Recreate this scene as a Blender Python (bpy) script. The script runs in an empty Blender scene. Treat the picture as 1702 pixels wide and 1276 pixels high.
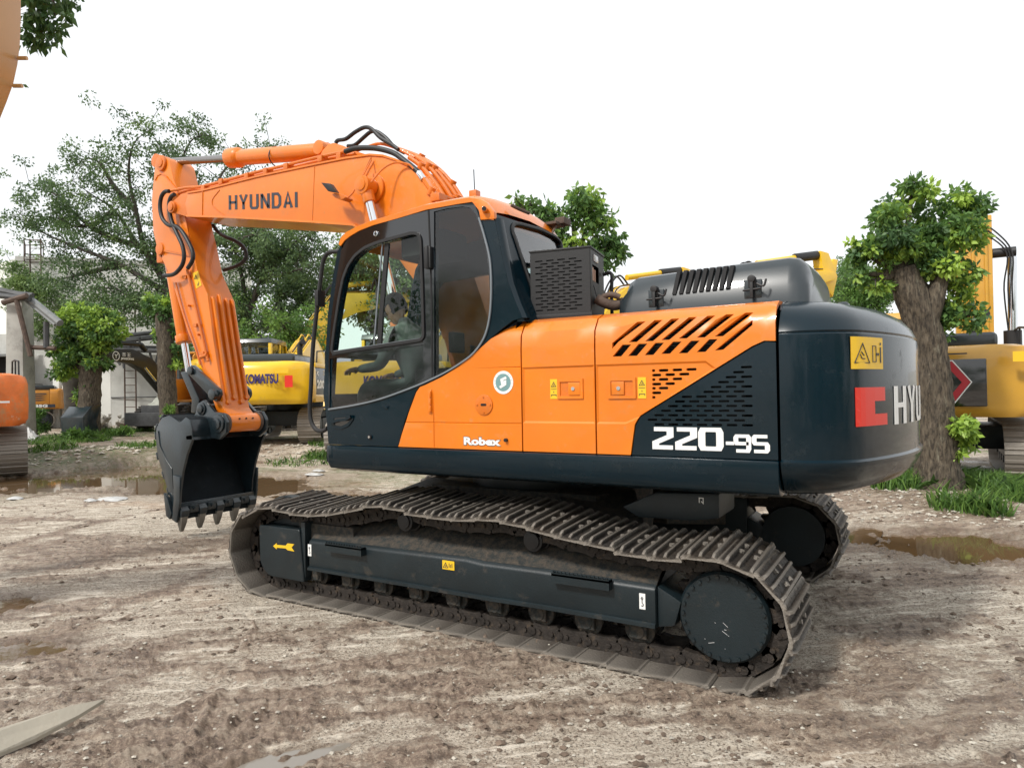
import bpy, bmesh, math, random
import numpy as np
from mathutils import Vector, Matrix
from mathutils.geometry import delaunay_2d_cdt
R = math.radians
random.seed(7); rng = np.random.default_rng(11)
sc = bpy.context.scene
COL = sc.collection
# ---------------------------------------------------------------- camera
F_PX, YAW, PITCH, ROLL = 1133.07, R(-58.9748), 0.010977, -0.016643
CAM = np.array([-2.7892, 5.1626, 1.6218])
fw = np.array([math.cos(PITCH)*math.cos(YAW), math.cos(PITCH)*math.sin(YAW), math.sin(PITCH)])
rt = np.cross(fw, [0, 0, 1]); rt /= np.linalg.norm(rt); up = np.cross(rt, fw)
rt, up = math.cos(ROLL)*rt + math.sin(ROLL)*up, -math.sin(ROLL)*rt + math.cos(ROLL)*up
cd = bpy.data.cameras.new('camera'); cam = bpy.data.objects.new('camera', cd); COL.objects.link(cam)
cam.matrix_world = Matrix(((rt[0], up[0], -fw[0], CAM[0]), (rt[1], up[1], -fw[1], CAM[1]), (rt[2], up[2], -fw[2], CAM[2]), (0, 0, 0, 1)))
cd.sensor_fit = 'HORIZONTAL'; cd.sensor_width = 36; cd.lens = 36*F_PX/1702
cd.clip_start = 0.1; cd.clip_end = 2000
sc.camera = cam
# ---------------------------------------------------------------- world, sun, exposure
SUN_EL, SUN_AZ = 46.0, 74.0      # azimuth of the sun, degrees from +X towards +Y
w = bpy.data.worlds.new("World"); sc.world = w; w.use_nodes = True
nt = w.node_tree; nt.nodes.clear()
sky = nt.nodes.new('ShaderNodeTexSky'); sky.sky_type = 'NISHITA'; sky.sun_disc = False
sky.sun_elevation = R(SUN_EL); sky.sun_rotation = R(90 - SUN_AZ); sky.air_density = 1.0; sky.dust_density = 3.0
mx = nt.nodes.new('ShaderNodeMix'); mx.data_type = 'RGBA'; mx.inputs[0].default_value = 0.86
mx.inputs[7].default_value = (9.2, 9.35, 9.4, 1)          # the closed white cloud layer
bg = nt.nodes.new('ShaderNodeBackground'); bg.inputs[1].default_value = 0.1
wo = nt.nodes.new('ShaderNodeOutputWorld')
nt.links.new(sky.outputs[0], mx.inputs[6]); nt.links.new(mx.outputs[2], bg.inputs[0]); nt.links.new(bg.outputs[0], wo.inputs[0])
sl = bpy.data.lights.new('sun', 'SUN'); so = bpy.data.objects.new('sun', sl); COL.objects.link(so)
sl.energy = 2.5; sl.angle = R(7.0); sl.color = (1.0, 0.96, 0.9)
sd = Vector((math.cos(R(SUN_EL))*math.cos(R(SUN_AZ)), math.cos(R(SUN_EL))*math.sin(R(SUN_AZ)), math.sin(R(SUN_EL))))
so.rotation_euler = sd.to_track_quat('Z', 'Y').to_euler(); so.location = (0, 0, 30)
sc.view_settings.view_transform = 'Standard'; sc.view_settings.look = 'None'
sc.view_settings.exposure = 0.42; sc.view_settings.gamma = 1; sc.view_settings.use_curve_mapping = False
sc.render.film_transparent = False
sc.cycles.max_bounces = 8; sc.cycles.transparent_max_bounces = 16; sc.cycles.use_denoising = True
sc.cycles.sample_clamp_indirect = 6
# ---------------------------------------------------------------- measuring helpers: a sight line of the survey camera cut with a real plane
def ray(px, py): return fw + rt*(px-851)/F_PX - up*(py-638)/F_PX
def onY(px, py, Y):
    d = ray(px, py); t = (Y-CAM[1])/d[1]; return CAM + t*d
def onZ(px, py, Z=0.0):
    d = ray(px, py); t = (Z-CAM[2])/d[2]; return CAM + t*d
def S(px, py, Y=1.355):
    p = onY(px, py, Y); return (float(p[0]), float(p[2]))
def SL(pts, Y=1.355): return [S(x, y, Y) for x, y in pts]
def AT(px, depth, z=0.0, py=650):
    d = ray(px, py); d = d*depth
    return np.array([CAM[0]+d[0], CAM[1]+d[1], z])
def ATH(px, py, depth):
    return CAM + ray(px, py)*depth
# ---------------------------------------------------------------- materials
def mat(name, base, rough=.5, metal=0., coat=0., noise=None, bump=None, spec=.5, dirt=None, rnd=None, wear=None, obj=True, stretch=None):
    """noise=(scale, amount): value variation; bump=(scale, strength); dirt=(colour, lo, hi, scale): patchy second colour"""
    m = bpy.data.materials.new(name); m.use_nodes = True; n = m.node_tree; N = n.nodes; L = n.links
    b = N['Principled BSDF']; b.inputs['Base Color'].default_value = (*base, 1); b.inputs['Roughness'].default_value = rough
    b.inputs['Metallic'].default_value = metal; b.inputs['Coat Weight'].default_value = coat; b.inputs['Coat Roughness'].default_value = .04
    b.inputs['Specular IOR Level'].default_value = spec
    tc = N.new('ShaderNodeTexCoord'); co = tc.outputs['Object' if obj else 'Generated']
    if not obj:
        g = N.new('ShaderNodeNewGeometry'); co = g.outputs['Position']
    if stretch:
        mpn = N.new('ShaderNodeVectorMath'); mpn.operation = 'MULTIPLY'; mpn.inputs[1].default_value = stretch; L.new(co, mpn.inputs[0]); co = mpn.outputs[0]
    cur = None
    def tex(sc_, det=4, ro=.6):
        t = N.new('ShaderNodeTexNoise'); t.inputs['Scale'].default_value = sc_; t.inputs['Detail'].default_value = det; t.inputs['Roughness'].default_value = ro
        L.new(co, t.inputs['Vector']); return t.outputs['Fac']
    if noise:
        t = tex(noise[0], 5); mr = N.new('ShaderNodeMapRange'); L.new(t, mr.inputs[0])
        mr.inputs[1].default_value = .3; mr.inputs[2].default_value = .7; mr.inputs[3].default_value = 1-noise[1]; mr.inputs[4].default_value = 1+noise[1]
        v = N.new('ShaderNodeVectorMath'); v.operation = 'SCALE'; v.inputs[0].default_value = base; L.new(mr.outputs[0], v.inputs['Scale']); cur = v.outputs[0]
    def over(col, fac):
        nonlocal cur
        q = N.new('ShaderNodeMix'); q.data_type = 'RGBA'; L.new(fac, q.inputs[0])
        if cur is None: q.inputs[6].default_value = (*base, 1)
        else: L.new(cur, q.inputs[6])
        q.inputs[7].default_value = (*col, 1); cur = q.outputs[2]; return q
    if rnd:
        oi = N.new('ShaderNodeObjectInfo'); mr = N.new('ShaderNodeMath'); mr.operation = 'MULTIPLY'; L.new(oi.outputs['Random'], mr.inputs[0]); mr.inputs[1].default_value = rnd[1]
        over(rnd[0], mr.outputs[0])
    if dirt:
        cols = [dirt] if not isinstance(dirt[0][0], (tuple, list)) else dirt
        for dcol, lo, hi, s_ in cols:
            t = tex(s_, 8, .7); mr = N.new('ShaderNodeMapRange'); L.new(t, mr.inputs[0]); mr.inputs[1].default_value = lo; mr.inputs[2].default_value = hi
            over(dcol, mr.outputs[0])
            rr = N.new('ShaderNodeMapRange'); L.new(mr.outputs[0], rr.inputs[0]); rr.inputs[3].default_value = rough; rr.inputs[4].default_value = max(rough, .75); L.new(rr.outputs[0], b.inputs['Roughness'])
    if wear:
        g = N.new('ShaderNodeNewGeometry'); mr = N.new('ShaderNodeMapRange'); L.new(g.outputs['Pointiness'], mr.inputs[0]); mr.inputs[1].default_value = .52; mr.inputs[2].default_value = .6
        over(wear, mr.outputs[0])
    if cur is not None: L.new(cur, b.inputs['Base Color'])
    if bump:
        t = tex(bump[0], 6); bp = N.new('ShaderNodeBump'); bp.inputs['Strength'].default_value = bump[1]; bp.inputs['Distance'].default_value = .01; L.new(t, bp.inputs['Height']); L.new(bp.outputs[0], b.inputs['Normal'])
        if coat: L.new(bp.outputs[0], b.inputs['Coat Normal'])
    return m
def glass_mat(name, tint, rough=.0, ior=1.5, refl=1.0):
    m = bpy.data.materials.new(name); m.use_nodes = True; n = m.node_tree; N = n.nodes; L = n.links; N.clear()
    o = N.new('ShaderNodeOutputMaterial'); t = N.new('ShaderNodeBsdfTransparent'); t.inputs[0].default_value = (*tint, 1)
    g = N.new('ShaderNodeBsdfGlossy'); g.inputs['Roughness'].default_value = rough; g.inputs[0].default_value = (refl, refl, refl, 1)
    f = N.new('ShaderNodeFresnel'); f.inputs[0].default_value = ior; mx_ = N.new('ShaderNodeMixShader')
    gg = N.new('ShaderNodeNewGeometry'); iv = N.new('ShaderNodeMath'); iv.operation = 'SUBTRACT'; iv.inputs[0].default_value = 1; L.new(gg.outputs['Backfacing'], iv.inputs[1])
    ml = N.new('ShaderNodeMath'); ml.operation = 'MULTIPLY'; L.new(f.outputs[0], ml.inputs[0]); L.new(iv.outputs[0], ml.inputs[1])
    L.new(ml.outputs[0], mx_.inputs[0]); L.new(t.outputs[0], mx_.inputs[1]); L.new(g.outputs[0], mx_.inputs[2]); L.new(mx_.outputs[0], o.inputs[0]); return m
M = {}
M['orange'] = mat('orange_paint', (.74, .186, .004), .36, coat=.4, noise=(2.2, .09), bump=(4, .07), dirt=[((.58, .19, .04), .54, .78, 4), ((.34, .19, .09), .63, .76, 42), ((.50, .24, .09), .60, .8, 13)])
M['orange_weld'] = mat('orange_cast', (.64, .155, .007), .4, coat=.25, noise=(8, .08), bump=(60, .2), dirt=((.45, .16, .05), .55, .8, 14))
M['blue'] = mat('dark_blue_paint', (.0010, .0105, .0175), .24, coat=.32, noise=(2, .15), bump=(4, .06), spec=.22, dirt=((.018, .024, .027), .60, .85, 7))
M['hood'] = mat('dark_grey_paint', (.016, .024, .029), .34, coat=.5, noise=(5, .1), bump=(300, .03))
M['frame'] = mat('undercarriage_paint', (.0065, .0135, .017), .45, noise=(4, .25), bump=(90, .15), dirt=((.07, .055, .04), .58, .82, 9))
M['framedirt'] = mat('dusty_frame', (.014, .018, .018), .75, noise=(8, .3), bump=(120, .5), dirt=((.075, .058, .042), .40, .66, 24))
M['black'] = mat('black_rubber', (.012, .012, .013), .5, bump=(80, .1))
M['gloss'] = mat('black_glazing', (.005, .006, .008), .08, coat=1.)
M['dark'] = mat('dark_inside', (.006, .006, .007), .8)
M['chrome'] = mat('chrome_rod', (.75, .76, .78), .12, metal=1.)
M['shoe'] = mat('rusty_steel_shoe', (.038, .035, .032), .5, metal=.35, noise=(14, .5), bump=(70, .8), dirt=[((.085, .068, .052), .49, .68, 11), ((.018, .014, .011), .50, .64, 24)], rnd=((.07, .052, .038), .6), wear=(.24, .215, .185))
M['shoein'] = mat('rusty_chain', (.030, .024, .020), .6, metal=.3, noise=(20, .5), bump=(60, .6), dirt=((.12, .085, .055), .55, .72, 16))
M['yellow'] = mat('yellow_paint', (.78, .48, .012), .35, coat=.4, noise=(2, .08), dirt=((.50, .36, .12), .6, .85, 3))
M['catyellow'] = mat('ochre_yellow_paint', (.56, .30, .035), .35, coat=.4, noise=(2, .08), dirt=((.36, .24, .09), .58, .85, 3))
M['oldorange'] = mat('weathered_orange_paint', (.72, .17, .03), .5, coat=.1, noise=(3, .2), dirt=[((.45, .25, .12), .5, .7, 4), ((.62, .50, .38), .64, .7, 7)])
M['syorange'] = mat('amber_paint', (.55, .23, .03), .4, coat=.2, noise=(2, .1))
M['tan'] = mat('tan_paint', (.50, .27, .10), .45, coat=.2, noise=(1.5, .08), bump=(150, .06))
M['red'] = mat('red_decal', (.70, .028, .012), .35)
M['white'] = mat('white_decal', (.82, .82, .80), .4)
M['decal'] = mat('yellow_decal', (.80, .50, .02), .4)
M['ink'] = mat('dark_lettering', (.03, .035, .05), .45)
M['navy'] = mat('navy_lettering', (.03, .02, .12), .45)
M['tooth'] = mat('worn_steel_tooth', (.10, .095, .085), .5, metal=.4, noise=(12, .4), bump=(50, .5), wear=(.3, .28, .24))
M['bucket'] = mat('bucket_paint', (.009, .018, .024), .3, coat=.45, noise=(6, .3), bump=(40, .12), dirt=((.06, .055, .05), .6, .8, 12))
M['glass'] = glass_mat('cab_glass', (.93, .98, .95), 0, 1.45)
M['smoked'] = glass_mat('smoked_glass', (.60, .63, .65), .07, 1.6)
M['rearglass'] = glass_mat('coated_glass', (.75, .80, .82), .08, 2.3)
M['seat'] = mat('seat_fabric', (.02, .02, .022), .9, bump=(200, .2))
M['skin'] = mat('skin', (.42, .25, .17), .5); M['cloth'] = mat('olive_shirt', (.13, .155, .14), .9, noise=(9, .3), bump=(60, .3)); M['cap'] = mat('dark_cap', (.03, .035, .03), .9)
M['lens'] = mat('lamp_lens', (.5, .5, .5), .15); M['mirrorface'] = mat('mirror_face', (.6, .62, .64), .05, metal=1.)
M['tyre'] = mat('muddy_tyre', (.03, .028, .026), .8, noise=(9, .3), bump=(30, .5), dirt=((.12, .09, .06), .5, .7, 12))
M['concrete'] = mat('weathered_concrete', (.36, .35, .32), .85, noise=(1.5, .15), bump=(30, .3), dirt=((.17, .165, .15), .52, .75, 1.3), obj=False)
M['wall'] = mat('whitewashed_wall', (.74, .74, .70), .9, noise=(.6, .08), bump=(12, .2), dirt=((.42, .42, .39), .52, .78, .45), obj=False)
M['wallgrey'] = mat('grey_rendered_wall', (.52, .52, .49), .9, noise=(.8, .1), bump=(12, .2), dirt=((.30, .30, .275), .52, .78, .5), obj=False)
M['rust'] = mat('rusty_iron', (.09, .06, .045), .75, noise=(9, .3), bump=(50, .4))
M['iron'] = mat('grey_painted_iron', (.06, .062, .065), .6, noise=(6, .3))
M['roof'] = mat('sheet_roof', (.16, .17, .17), .6, noise=(3, .25), bump=(20, .2))
M['rubble'] = mat('rubble_stone', (.33, .31, .27), .9, noise=(3, .3), bump=(20, .5), obj=False)
M['tarp'] = mat('dirty_tarpaulin', (.30, .31, .27), .8, noise=(3, .25), bump=(8, .5))
M['sack'] = mat('white_sack', (.46, .46, .45), .7, noise=(7, .2), bump=(20, .5))
M['plate'] = mat('muddy_board', (.34, .31, .25), .6, noise=(2.5, .18), bump=(30, .3), dirt=((.26, .22, .16), .5, .75, 5))
# ---------------------------------------------------------------- mesh builder
class MB:
    def __init__(s): s.V = []; s.F = []
    def add(s, V, F):
        n = len(s.V); s.V += [tuple(map(float, v)) for v in V]; s.F += [tuple(i+n for i in f) for f in F]; return s
    def box(s, x0, x1, y0, y1, z0, z1):
        if x0 > x1: x0, x1 = x1, x0
        if y0 > y1: y0, y1 = y1, y0
        if z0 > z1: z0, z1 = z1, z0
        return s.add([(x0,y0,z0),(x1,y0,z0),(x1,y1,z0),(x0,y1,z0),(x0,y0,z1),(x1,y0,z1),(x1,y1,z1),(x0,y1,z1)],
                     [(0,3,2,1),(4,5,6,7),(0,1,5,4),(1,2,6,5),(2,3,7,6),(3,0,4,7)])
    def cyl(s, p0, p1, r0, r1=None, n=16, caps=True):
        r1 = r0 if r1 is None else r1; p0 = Vector(p0); p1 = Vector(p1); a = (p1-p0).normalized(); u = a.orthogonal().normalized(); v = a.cross(u)
        V = [p0+(u*math.cos(t)+v*math.sin(t))*r0 for t in (2*math.pi*i/n for i in range(n))] + [p1+(u*math.cos(t)+v*math.sin(t))*r1 for t in (2*math.pi*i/n for i in range(n))]
        F = [(i, (i+1) % n, n+(i+1) % n, n+i) for i in range(n)]
        if caps: F += [tuple(range(n-1, -1, -1)), tuple(range(n, 2*n))]
        return s.add(V, F)
    def tube(s, pts, r, n=8, caps=True):
        pts = [Vector(p) for p in pts]; rs = r if isinstance(r, (list, tuple)) else [r]*len(pts); V = []; F = []; u = None
        for i, p in enumerate(pts):
            d = (pts[min(i+1, len(pts)-1)]-pts[max(i-1, 0)]).normalized()
            u = d.orthogonal().normalized() if u is None else (u-d*u.dot(d)).normalized()
            v = d.cross(u); V += [p+(u*math.cos(t)+v*math.sin(t))*rs[i] for t in (2*math.pi*k/n for k in range(n))]
        for i in range(len(pts)-1):
            for k in range(n): F.append((i*n+k, i*n+(k+1) % n, (i+1)*n+(k+1) % n, (i+1)*n+k))
        if caps: F += [tuple(range(n-1, -1, -1)), tuple(range((len(pts)-1)*n, len(pts)*n))]
        return s.add(V, F)
    def prism(s, poly, y0, y1):      # poly in (x,z), extruded along y
        n = len(poly); a = sum(poly[i][0]*poly[(i+1) % n][1]-poly[(i+1) % n][0]*poly[i][1] for i in range(n))
        if a < 0: poly = poly[::-1]
        if y0 > y1: y0, y1 = y1, y0
        V = [(x, y0, z) for x, z in poly] + [(x, y1, z) for x, z in poly]
        F = [tuple(range(n)), tuple(range(2*n-1, n-1, -1))] + [(i, n+i, n+(i+1) % n, (i+1) % n) for i in range(n)]
        return s.add(V, F)
    def prismz(s, poly, z0, z1):     # poly in (x,y), extruded along z
        n = len(poly); a = sum(poly[i][0]*poly[(i+1) % n][1]-poly[(i+1) % n][0]*poly[i][1] for i in range(n))
        if a < 0: poly = poly[::-1]
        V = [(x, y, z0) for x, y in poly] + [(x, y, z1) for x, y in poly]
        F = [tuple(range(n-1, -1, -1)), tuple(range(n, 2*n))] + [(i, (i+1) % n, n+(i+1) % n, n+i) for i in range(n)]
        return s.add(V, F)
    def loft(s, rings, caps=True, closed=True):
        n = len(rings[0]); V = [p for r_ in rings for p in r_]; F = []
        for i in range(len(rings)-1):
            for k in range(n if closed else n-1): F.append((i*n+k, i*n+(k+1) % n, (i+1)*n+(k+1) % n, (i+1)*n+k))
        if caps: F += [tuple(range(n-1, -1, -1)), tuple(range((len(rings)-1)*n, len(rings)*n))]
        return s.add(V, F)
    def xf(s, mtx):
        s.V = [tuple(mtx @ Vector(v)) for v in s.V]; return s
    def build(s, name, m, parent=None, bev=0, seg=2, ang=31, smooth=True, recalc=True):
        me = bpy.data.meshes.new(name); me.from_pydata(s.V, [], s.F)
        bm = bmesh.new(); bm.from_mesh(me)
        if recalc: bmesh.ops.recalc_face_normals(bm, faces=bm.faces)
        if bev:
            ed = [e for e in bm.edges if len(e.link_faces) == 2 and e.calc_face_angle(0) > R(32)]
            bmesh.ops.bevel(bm, geom=ed, offset=bev, segments=seg, affect='EDGES', profile=.6, clamp_overlap=True)
        bm.to_mesh(me); bm.free()
        if smooth:
            me.polygons.foreach_set('use_smooth', [True]*len(me.polygons)); me.set_sharp_from_angle(angle=R(ang))
        return link(name, me, m, parent)
def link(name, me, m=None, parent=None):
    if m is not None:
        me.materials.clear()
        for q in (m if isinstance(m, (list, tuple)) else [m]): me.materials.append(q)
    o = bpy.data.objects.new(name, me); COL.objects.link(o)
    if parent is not None: o.parent = parent
    return o
def empty(name, loc=(0, 0, 0), rz=0, parent=None):
    o = bpy.data.objects.new(name, None); COL.objects.link(o); o.location = loc; o.rotation_euler = (0, 0, rz); o.empty_display_size = .3
    if parent is not None: o.parent = parent
    return o
def tag(o, label=None, cat=None, group=None, kind=None):
    if label: o['label'] = label
    if cat: o['category'] = cat
    if group: o['group'] = group
    if kind: o['kind'] = kind
    return o
def copy_tree(o, parent=None, top=True):
    c = o.copy(); COL.objects.link(c)
    if parent is not None: c.parent = parent
    for ch in [x for x in o.children]: copy_tree(ch, c)
    return c
def inpoly(x, y, poly):
    c = False; n = len(poly); j = n-1
    for i in range(n):
        xi, yi = poly[i]; xj, yj = poly[j]
        if (yi > y) != (yj > y) and x < (xj-xi)*(y-yi)/(yj-yi)+xi: c = not c
        j = i
    return c
def area2(poly): return sum(poly[i][0]*poly[(i+1) % len(poly)][1]-poly[(i+1) % len(poly)][0]*poly[i][1] for i in range(len(poly)))
def offset_poly(poly, d):            # positive d shrinks
    if area2(poly) < 0: poly = poly[::-1]
    n = len(poly); out = []
    for i in range(n):
        a, b, c = Vector(poly[i-1]), Vector(poly[i]), Vector(poly[(i+1) % n])
        e1 = (b-a).normalized(); e2 = (c-b).normalized(); n1 = Vector((-e1.y, e1.x)); n2 = Vector((-e2.y, e2.x))
        m_ = n1+n2; l_ = max(.3, m_.dot(n1)); out.append(tuple(b+m_*(d/l_)))
    return out
def resample(poly, step):            # subdivide the edges of an outline
    out = []; n = len(poly)
    for i in range(n):
        a = Vector(poly[i]); b = Vector(poly[(i+1) % n]); k = max(1, int((b-a).length/step))
        out += [tuple(a.lerp(b, j/k)) for j in range(k)]
    return out
def rounded(poly, r, k=4):
    n = len(poly); out = []
    rr = r if isinstance(r, (list, tuple)) else [r]*n
    for i in range(n):
        b = Vector(poly[i]); a = Vector(poly[i-1]); c = Vector(poly[(i+1) % n]); q = min(rr[i], (a-b).length*.45, (c-b).length*.45)
        if q < 1e-5: out.append(tuple(b)); continue
        p0 = b+(a-b).normalized()*q; p2 = b+(c-b).normalized()*q
        for j in range(k+1):
            t = j/k; out.append(tuple(p0*(1-t)**2+b*2*t*(1-t)+p2*t*t))
    return out
def panel(name, outline, holes, mp, th, m, parent, lines=(), grid=.12, ang=28):
    """Sheet-metal panel: outline and holes in panel coordinates, pressed to shape by mp(u,v)->(point, outward normal), thickness th inward."""
    loops = [resample(outline, grid)] + [list(h) for h in holes]
    P = []; E = []
    for lp in loops:
        s0 = len(P); P += [Vector(p) for p in lp]; E += [(s0+i, s0+(i+1) % len(lp)) for i in range(len(lp))]
    for ln in lines:
        s0 = len(P); ln = [p for p in ln]; P += [Vector(p) for p in ln]; E += [(s0+i, s0+i+1) for i in range(len(ln)-1)]
    xs = [p[0] for p in outline]; ys = [p[1] for p in outline]
    gx = np.arange(min(xs)+grid/2, max(xs), grid); gy = np.arange(min(ys)+grid/2, max(ys), grid)
    inner = offset_poly(outline, grid*.3)
    for x in gx:
        for y in gy:
            if inpoly(x, y, inner) and not any(inpoly(x, y, offset_poly(h, -.008)) for h in holes if min(q[0] for q in h)-.02 < x < max(q[0] for q in h)+.02): P.append(Vector((x, y)))
    vs, es, fs, *_ = delaunay_2d_cdt(P, E, [], 0, 1e-5)
    T = []
    for f in fs:
        cx = sum(vs[i][0] for i in f)/len(f); cy = sum(vs[i][1] for i in f)/len(f)
        if inpoly(cx, cy, loops[0]) and not any(inpoly(cx, cy, h) for h in holes): T.append(tuple(f))
    front = []; back = []
    for v in vs:
        p, nn = mp(v[0], v[1]); p = Vector(p); nn = Vector(nn); front.append(p); back.append(p-nn*th)
    n = len(vs); cnt = {}
    for f in T:
        for i in range(len(f)): e = (f[i], f[(i+1) % len(f)]); cnt[e] = 1
    V = front+back; F = list(T)+[tuple(n+i for i in f[::-1]) for f in T]
    for (a, b) in cnt:
        if (b, a) not in cnt: F.append((b, a, n+a, n+b))
    mb = MB(); mb.add(V, F)
    # drop unused vertices through bmesh in build
    o = mb.build(name, m, parent, ang=ang)
    bm = bmesh.new(); bm.from_mesh(o.data); loose = [v for v in bm.verts if not v.link_faces]; bmesh.ops.delete(bm, geom=loose, context='VERTS'); bm.to_mesh(o.data); bm.free()
    return o
# ---------------------------------------------------------------- lettering
def text_mesh(s, bold=0.0, res=3):
    c = bpy.data.curves.new('lettering', 'FONT'); c.body = s; c.size = 1; c.offset = bold; c.extrude = .004; c.resolution_u = res
    o = bpy.data.objects.new('lettering', c); COL.objects.link(o); bpy.context.view_layer.update()
    me = bpy.data.meshes.new_from_object(o.evaluated_get(bpy.context.evaluated_depsgraph_get()))
    V = np.array([v.co[:] for v in me.vertices]); F = [tuple(p.vertices) for p in me.polygons]
    bpy.data.objects.remove(o); bpy.data.curves.remove(c); bpy.data.meshes.remove(me)
    V[:, 0] -= V[:, 0].min(); V[:, 1] -= V[:, 1].min()
    return V, F
def lettering(name, s, m, parent, mp, width, height, bold=.01, VF=None):
    """mp(u, v, w) -> world point; u along the word in metres, v up, w outward"""
    V, F = VF if VF else text_mesh(s, bold); V = V.copy(); V[:, 0] *= width/V[:, 0].max(); V[:, 1] *= height/V[:, 1].max()
    mb = MB(); mb.add([mp(a, b, c) for a, b, c in V], F); return mb.build(name, m, parent, smooth=False)
def block_letters(strokes, tx, ty):
    """strokes: list of polylines (unit box, aspect already in x); thick pen tx wide, ty high with mitred joints"""
    V = []; F = []
    for pl in strokes:
        closed = pl[0] == pl[-1]; pts = pl[:-1] if closed else pl; n = len(pts); L_ = []; R_ = []
        for i in range(n):
            p = Vector(pts[i]); a = Vector(pts[i-1]) if (i > 0 or closed) else None; c = Vector(pts[(i+1) % n]) if (i < n-1 or closed) else None
            def sc_(v): return Vector((v.x/tx, v.y/ty))
            d1 = (sc_(p-a)).normalized() if a is not None else None; d2 = (sc_(c-p)).normalized() if c is not None else None
            d1 = d1 or d2; d2 = d2 or d1; n1 = Vector((-d1.y, d1.x)); n2 = Vector((-d2.y, d2.x)); q = n1+n2; q = q/max(.35, q.dot(n1))
            L_.append((p.x+q.x*tx/2, p.y+q.y*ty/2)); R_.append((p.x-q.x*tx/2, p.y-q.y*ty/2))
        for k in range(n if closed else n-1):
            j = (k+1) % n; b = len(V)
            V += [(*L_[k], .004), (*L_[j], .004), (*R_[j], .004), (*R_[k], .004), (*L_[k], -.002), (*L_[j], -.002), (*R_[j], -.002), (*R_[k], -.002)]
            F += [(b, b+3, b+2, b+1), (b+4, b+5, b+6, b+7), (b, b+1, b+5, b+4), (b+3, b+7, b+6, b+2), (b, b+4, b+7, b+3), (b+1, b+2, b+6, b+5)]
    V = np.array(V); V[:, 0] -= V[:, 0].min(); V[:, 1] -= V[:, 1].min(); return V, F
# ---------------------------------------------------------------- numpy noise
def _hash(ix, iy, seed):
    h = (ix.astype(np.int64)*374761393 + iy.astype(np.int64)*668265263 + seed*1442695041) & 0xffffffff
    h = ((h ^ (h >> 13))*1274126177) & 0xffffffff; h ^= h >> 16
    return (h & 0xffff)/65535.0
def vnoise(x, y, seed=0):
    ix = np.floor(x); iy = np.floor(y); fx = x-ix; fy = y-iy; fx = fx*fx*(3-2*fx); fy = fy*fy*(3-2*fy)
    a = _hash(ix, iy, seed); b = _hash(ix+1, iy, seed); c = _hash(ix, iy+1, seed); d = _hash(ix+1, iy+1, seed)
    return (a*(1-fx)+b*fx)*(1-fy)+(c*(1-fx)+d*fx)*fy
def fbm(x, y, oct_=4, seed=0, gain=.5):
    s = 0; a = 1; t = 0
    for i in range(oct_): s = s+a*vnoise(x*(2**i)+i*17.3, y*(2**i)-i*9.1, seed+i); t += a; a *= gain
    return s/t
# ================================================================ ground
VD = np.array([math.cos(YAW), math.sin(YAW)]); VR = np.array([math.sin(YAW), -math.cos(YAW)])   # view direction and its right, on the ground
def sstep(a, b, x): t = np.clip((x-a)/(b-a), 0, 1); return t*t*(3-2*t)
def W2(px, py):
    p = onZ(px, py, 0.); return (p[0], p[1])
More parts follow.
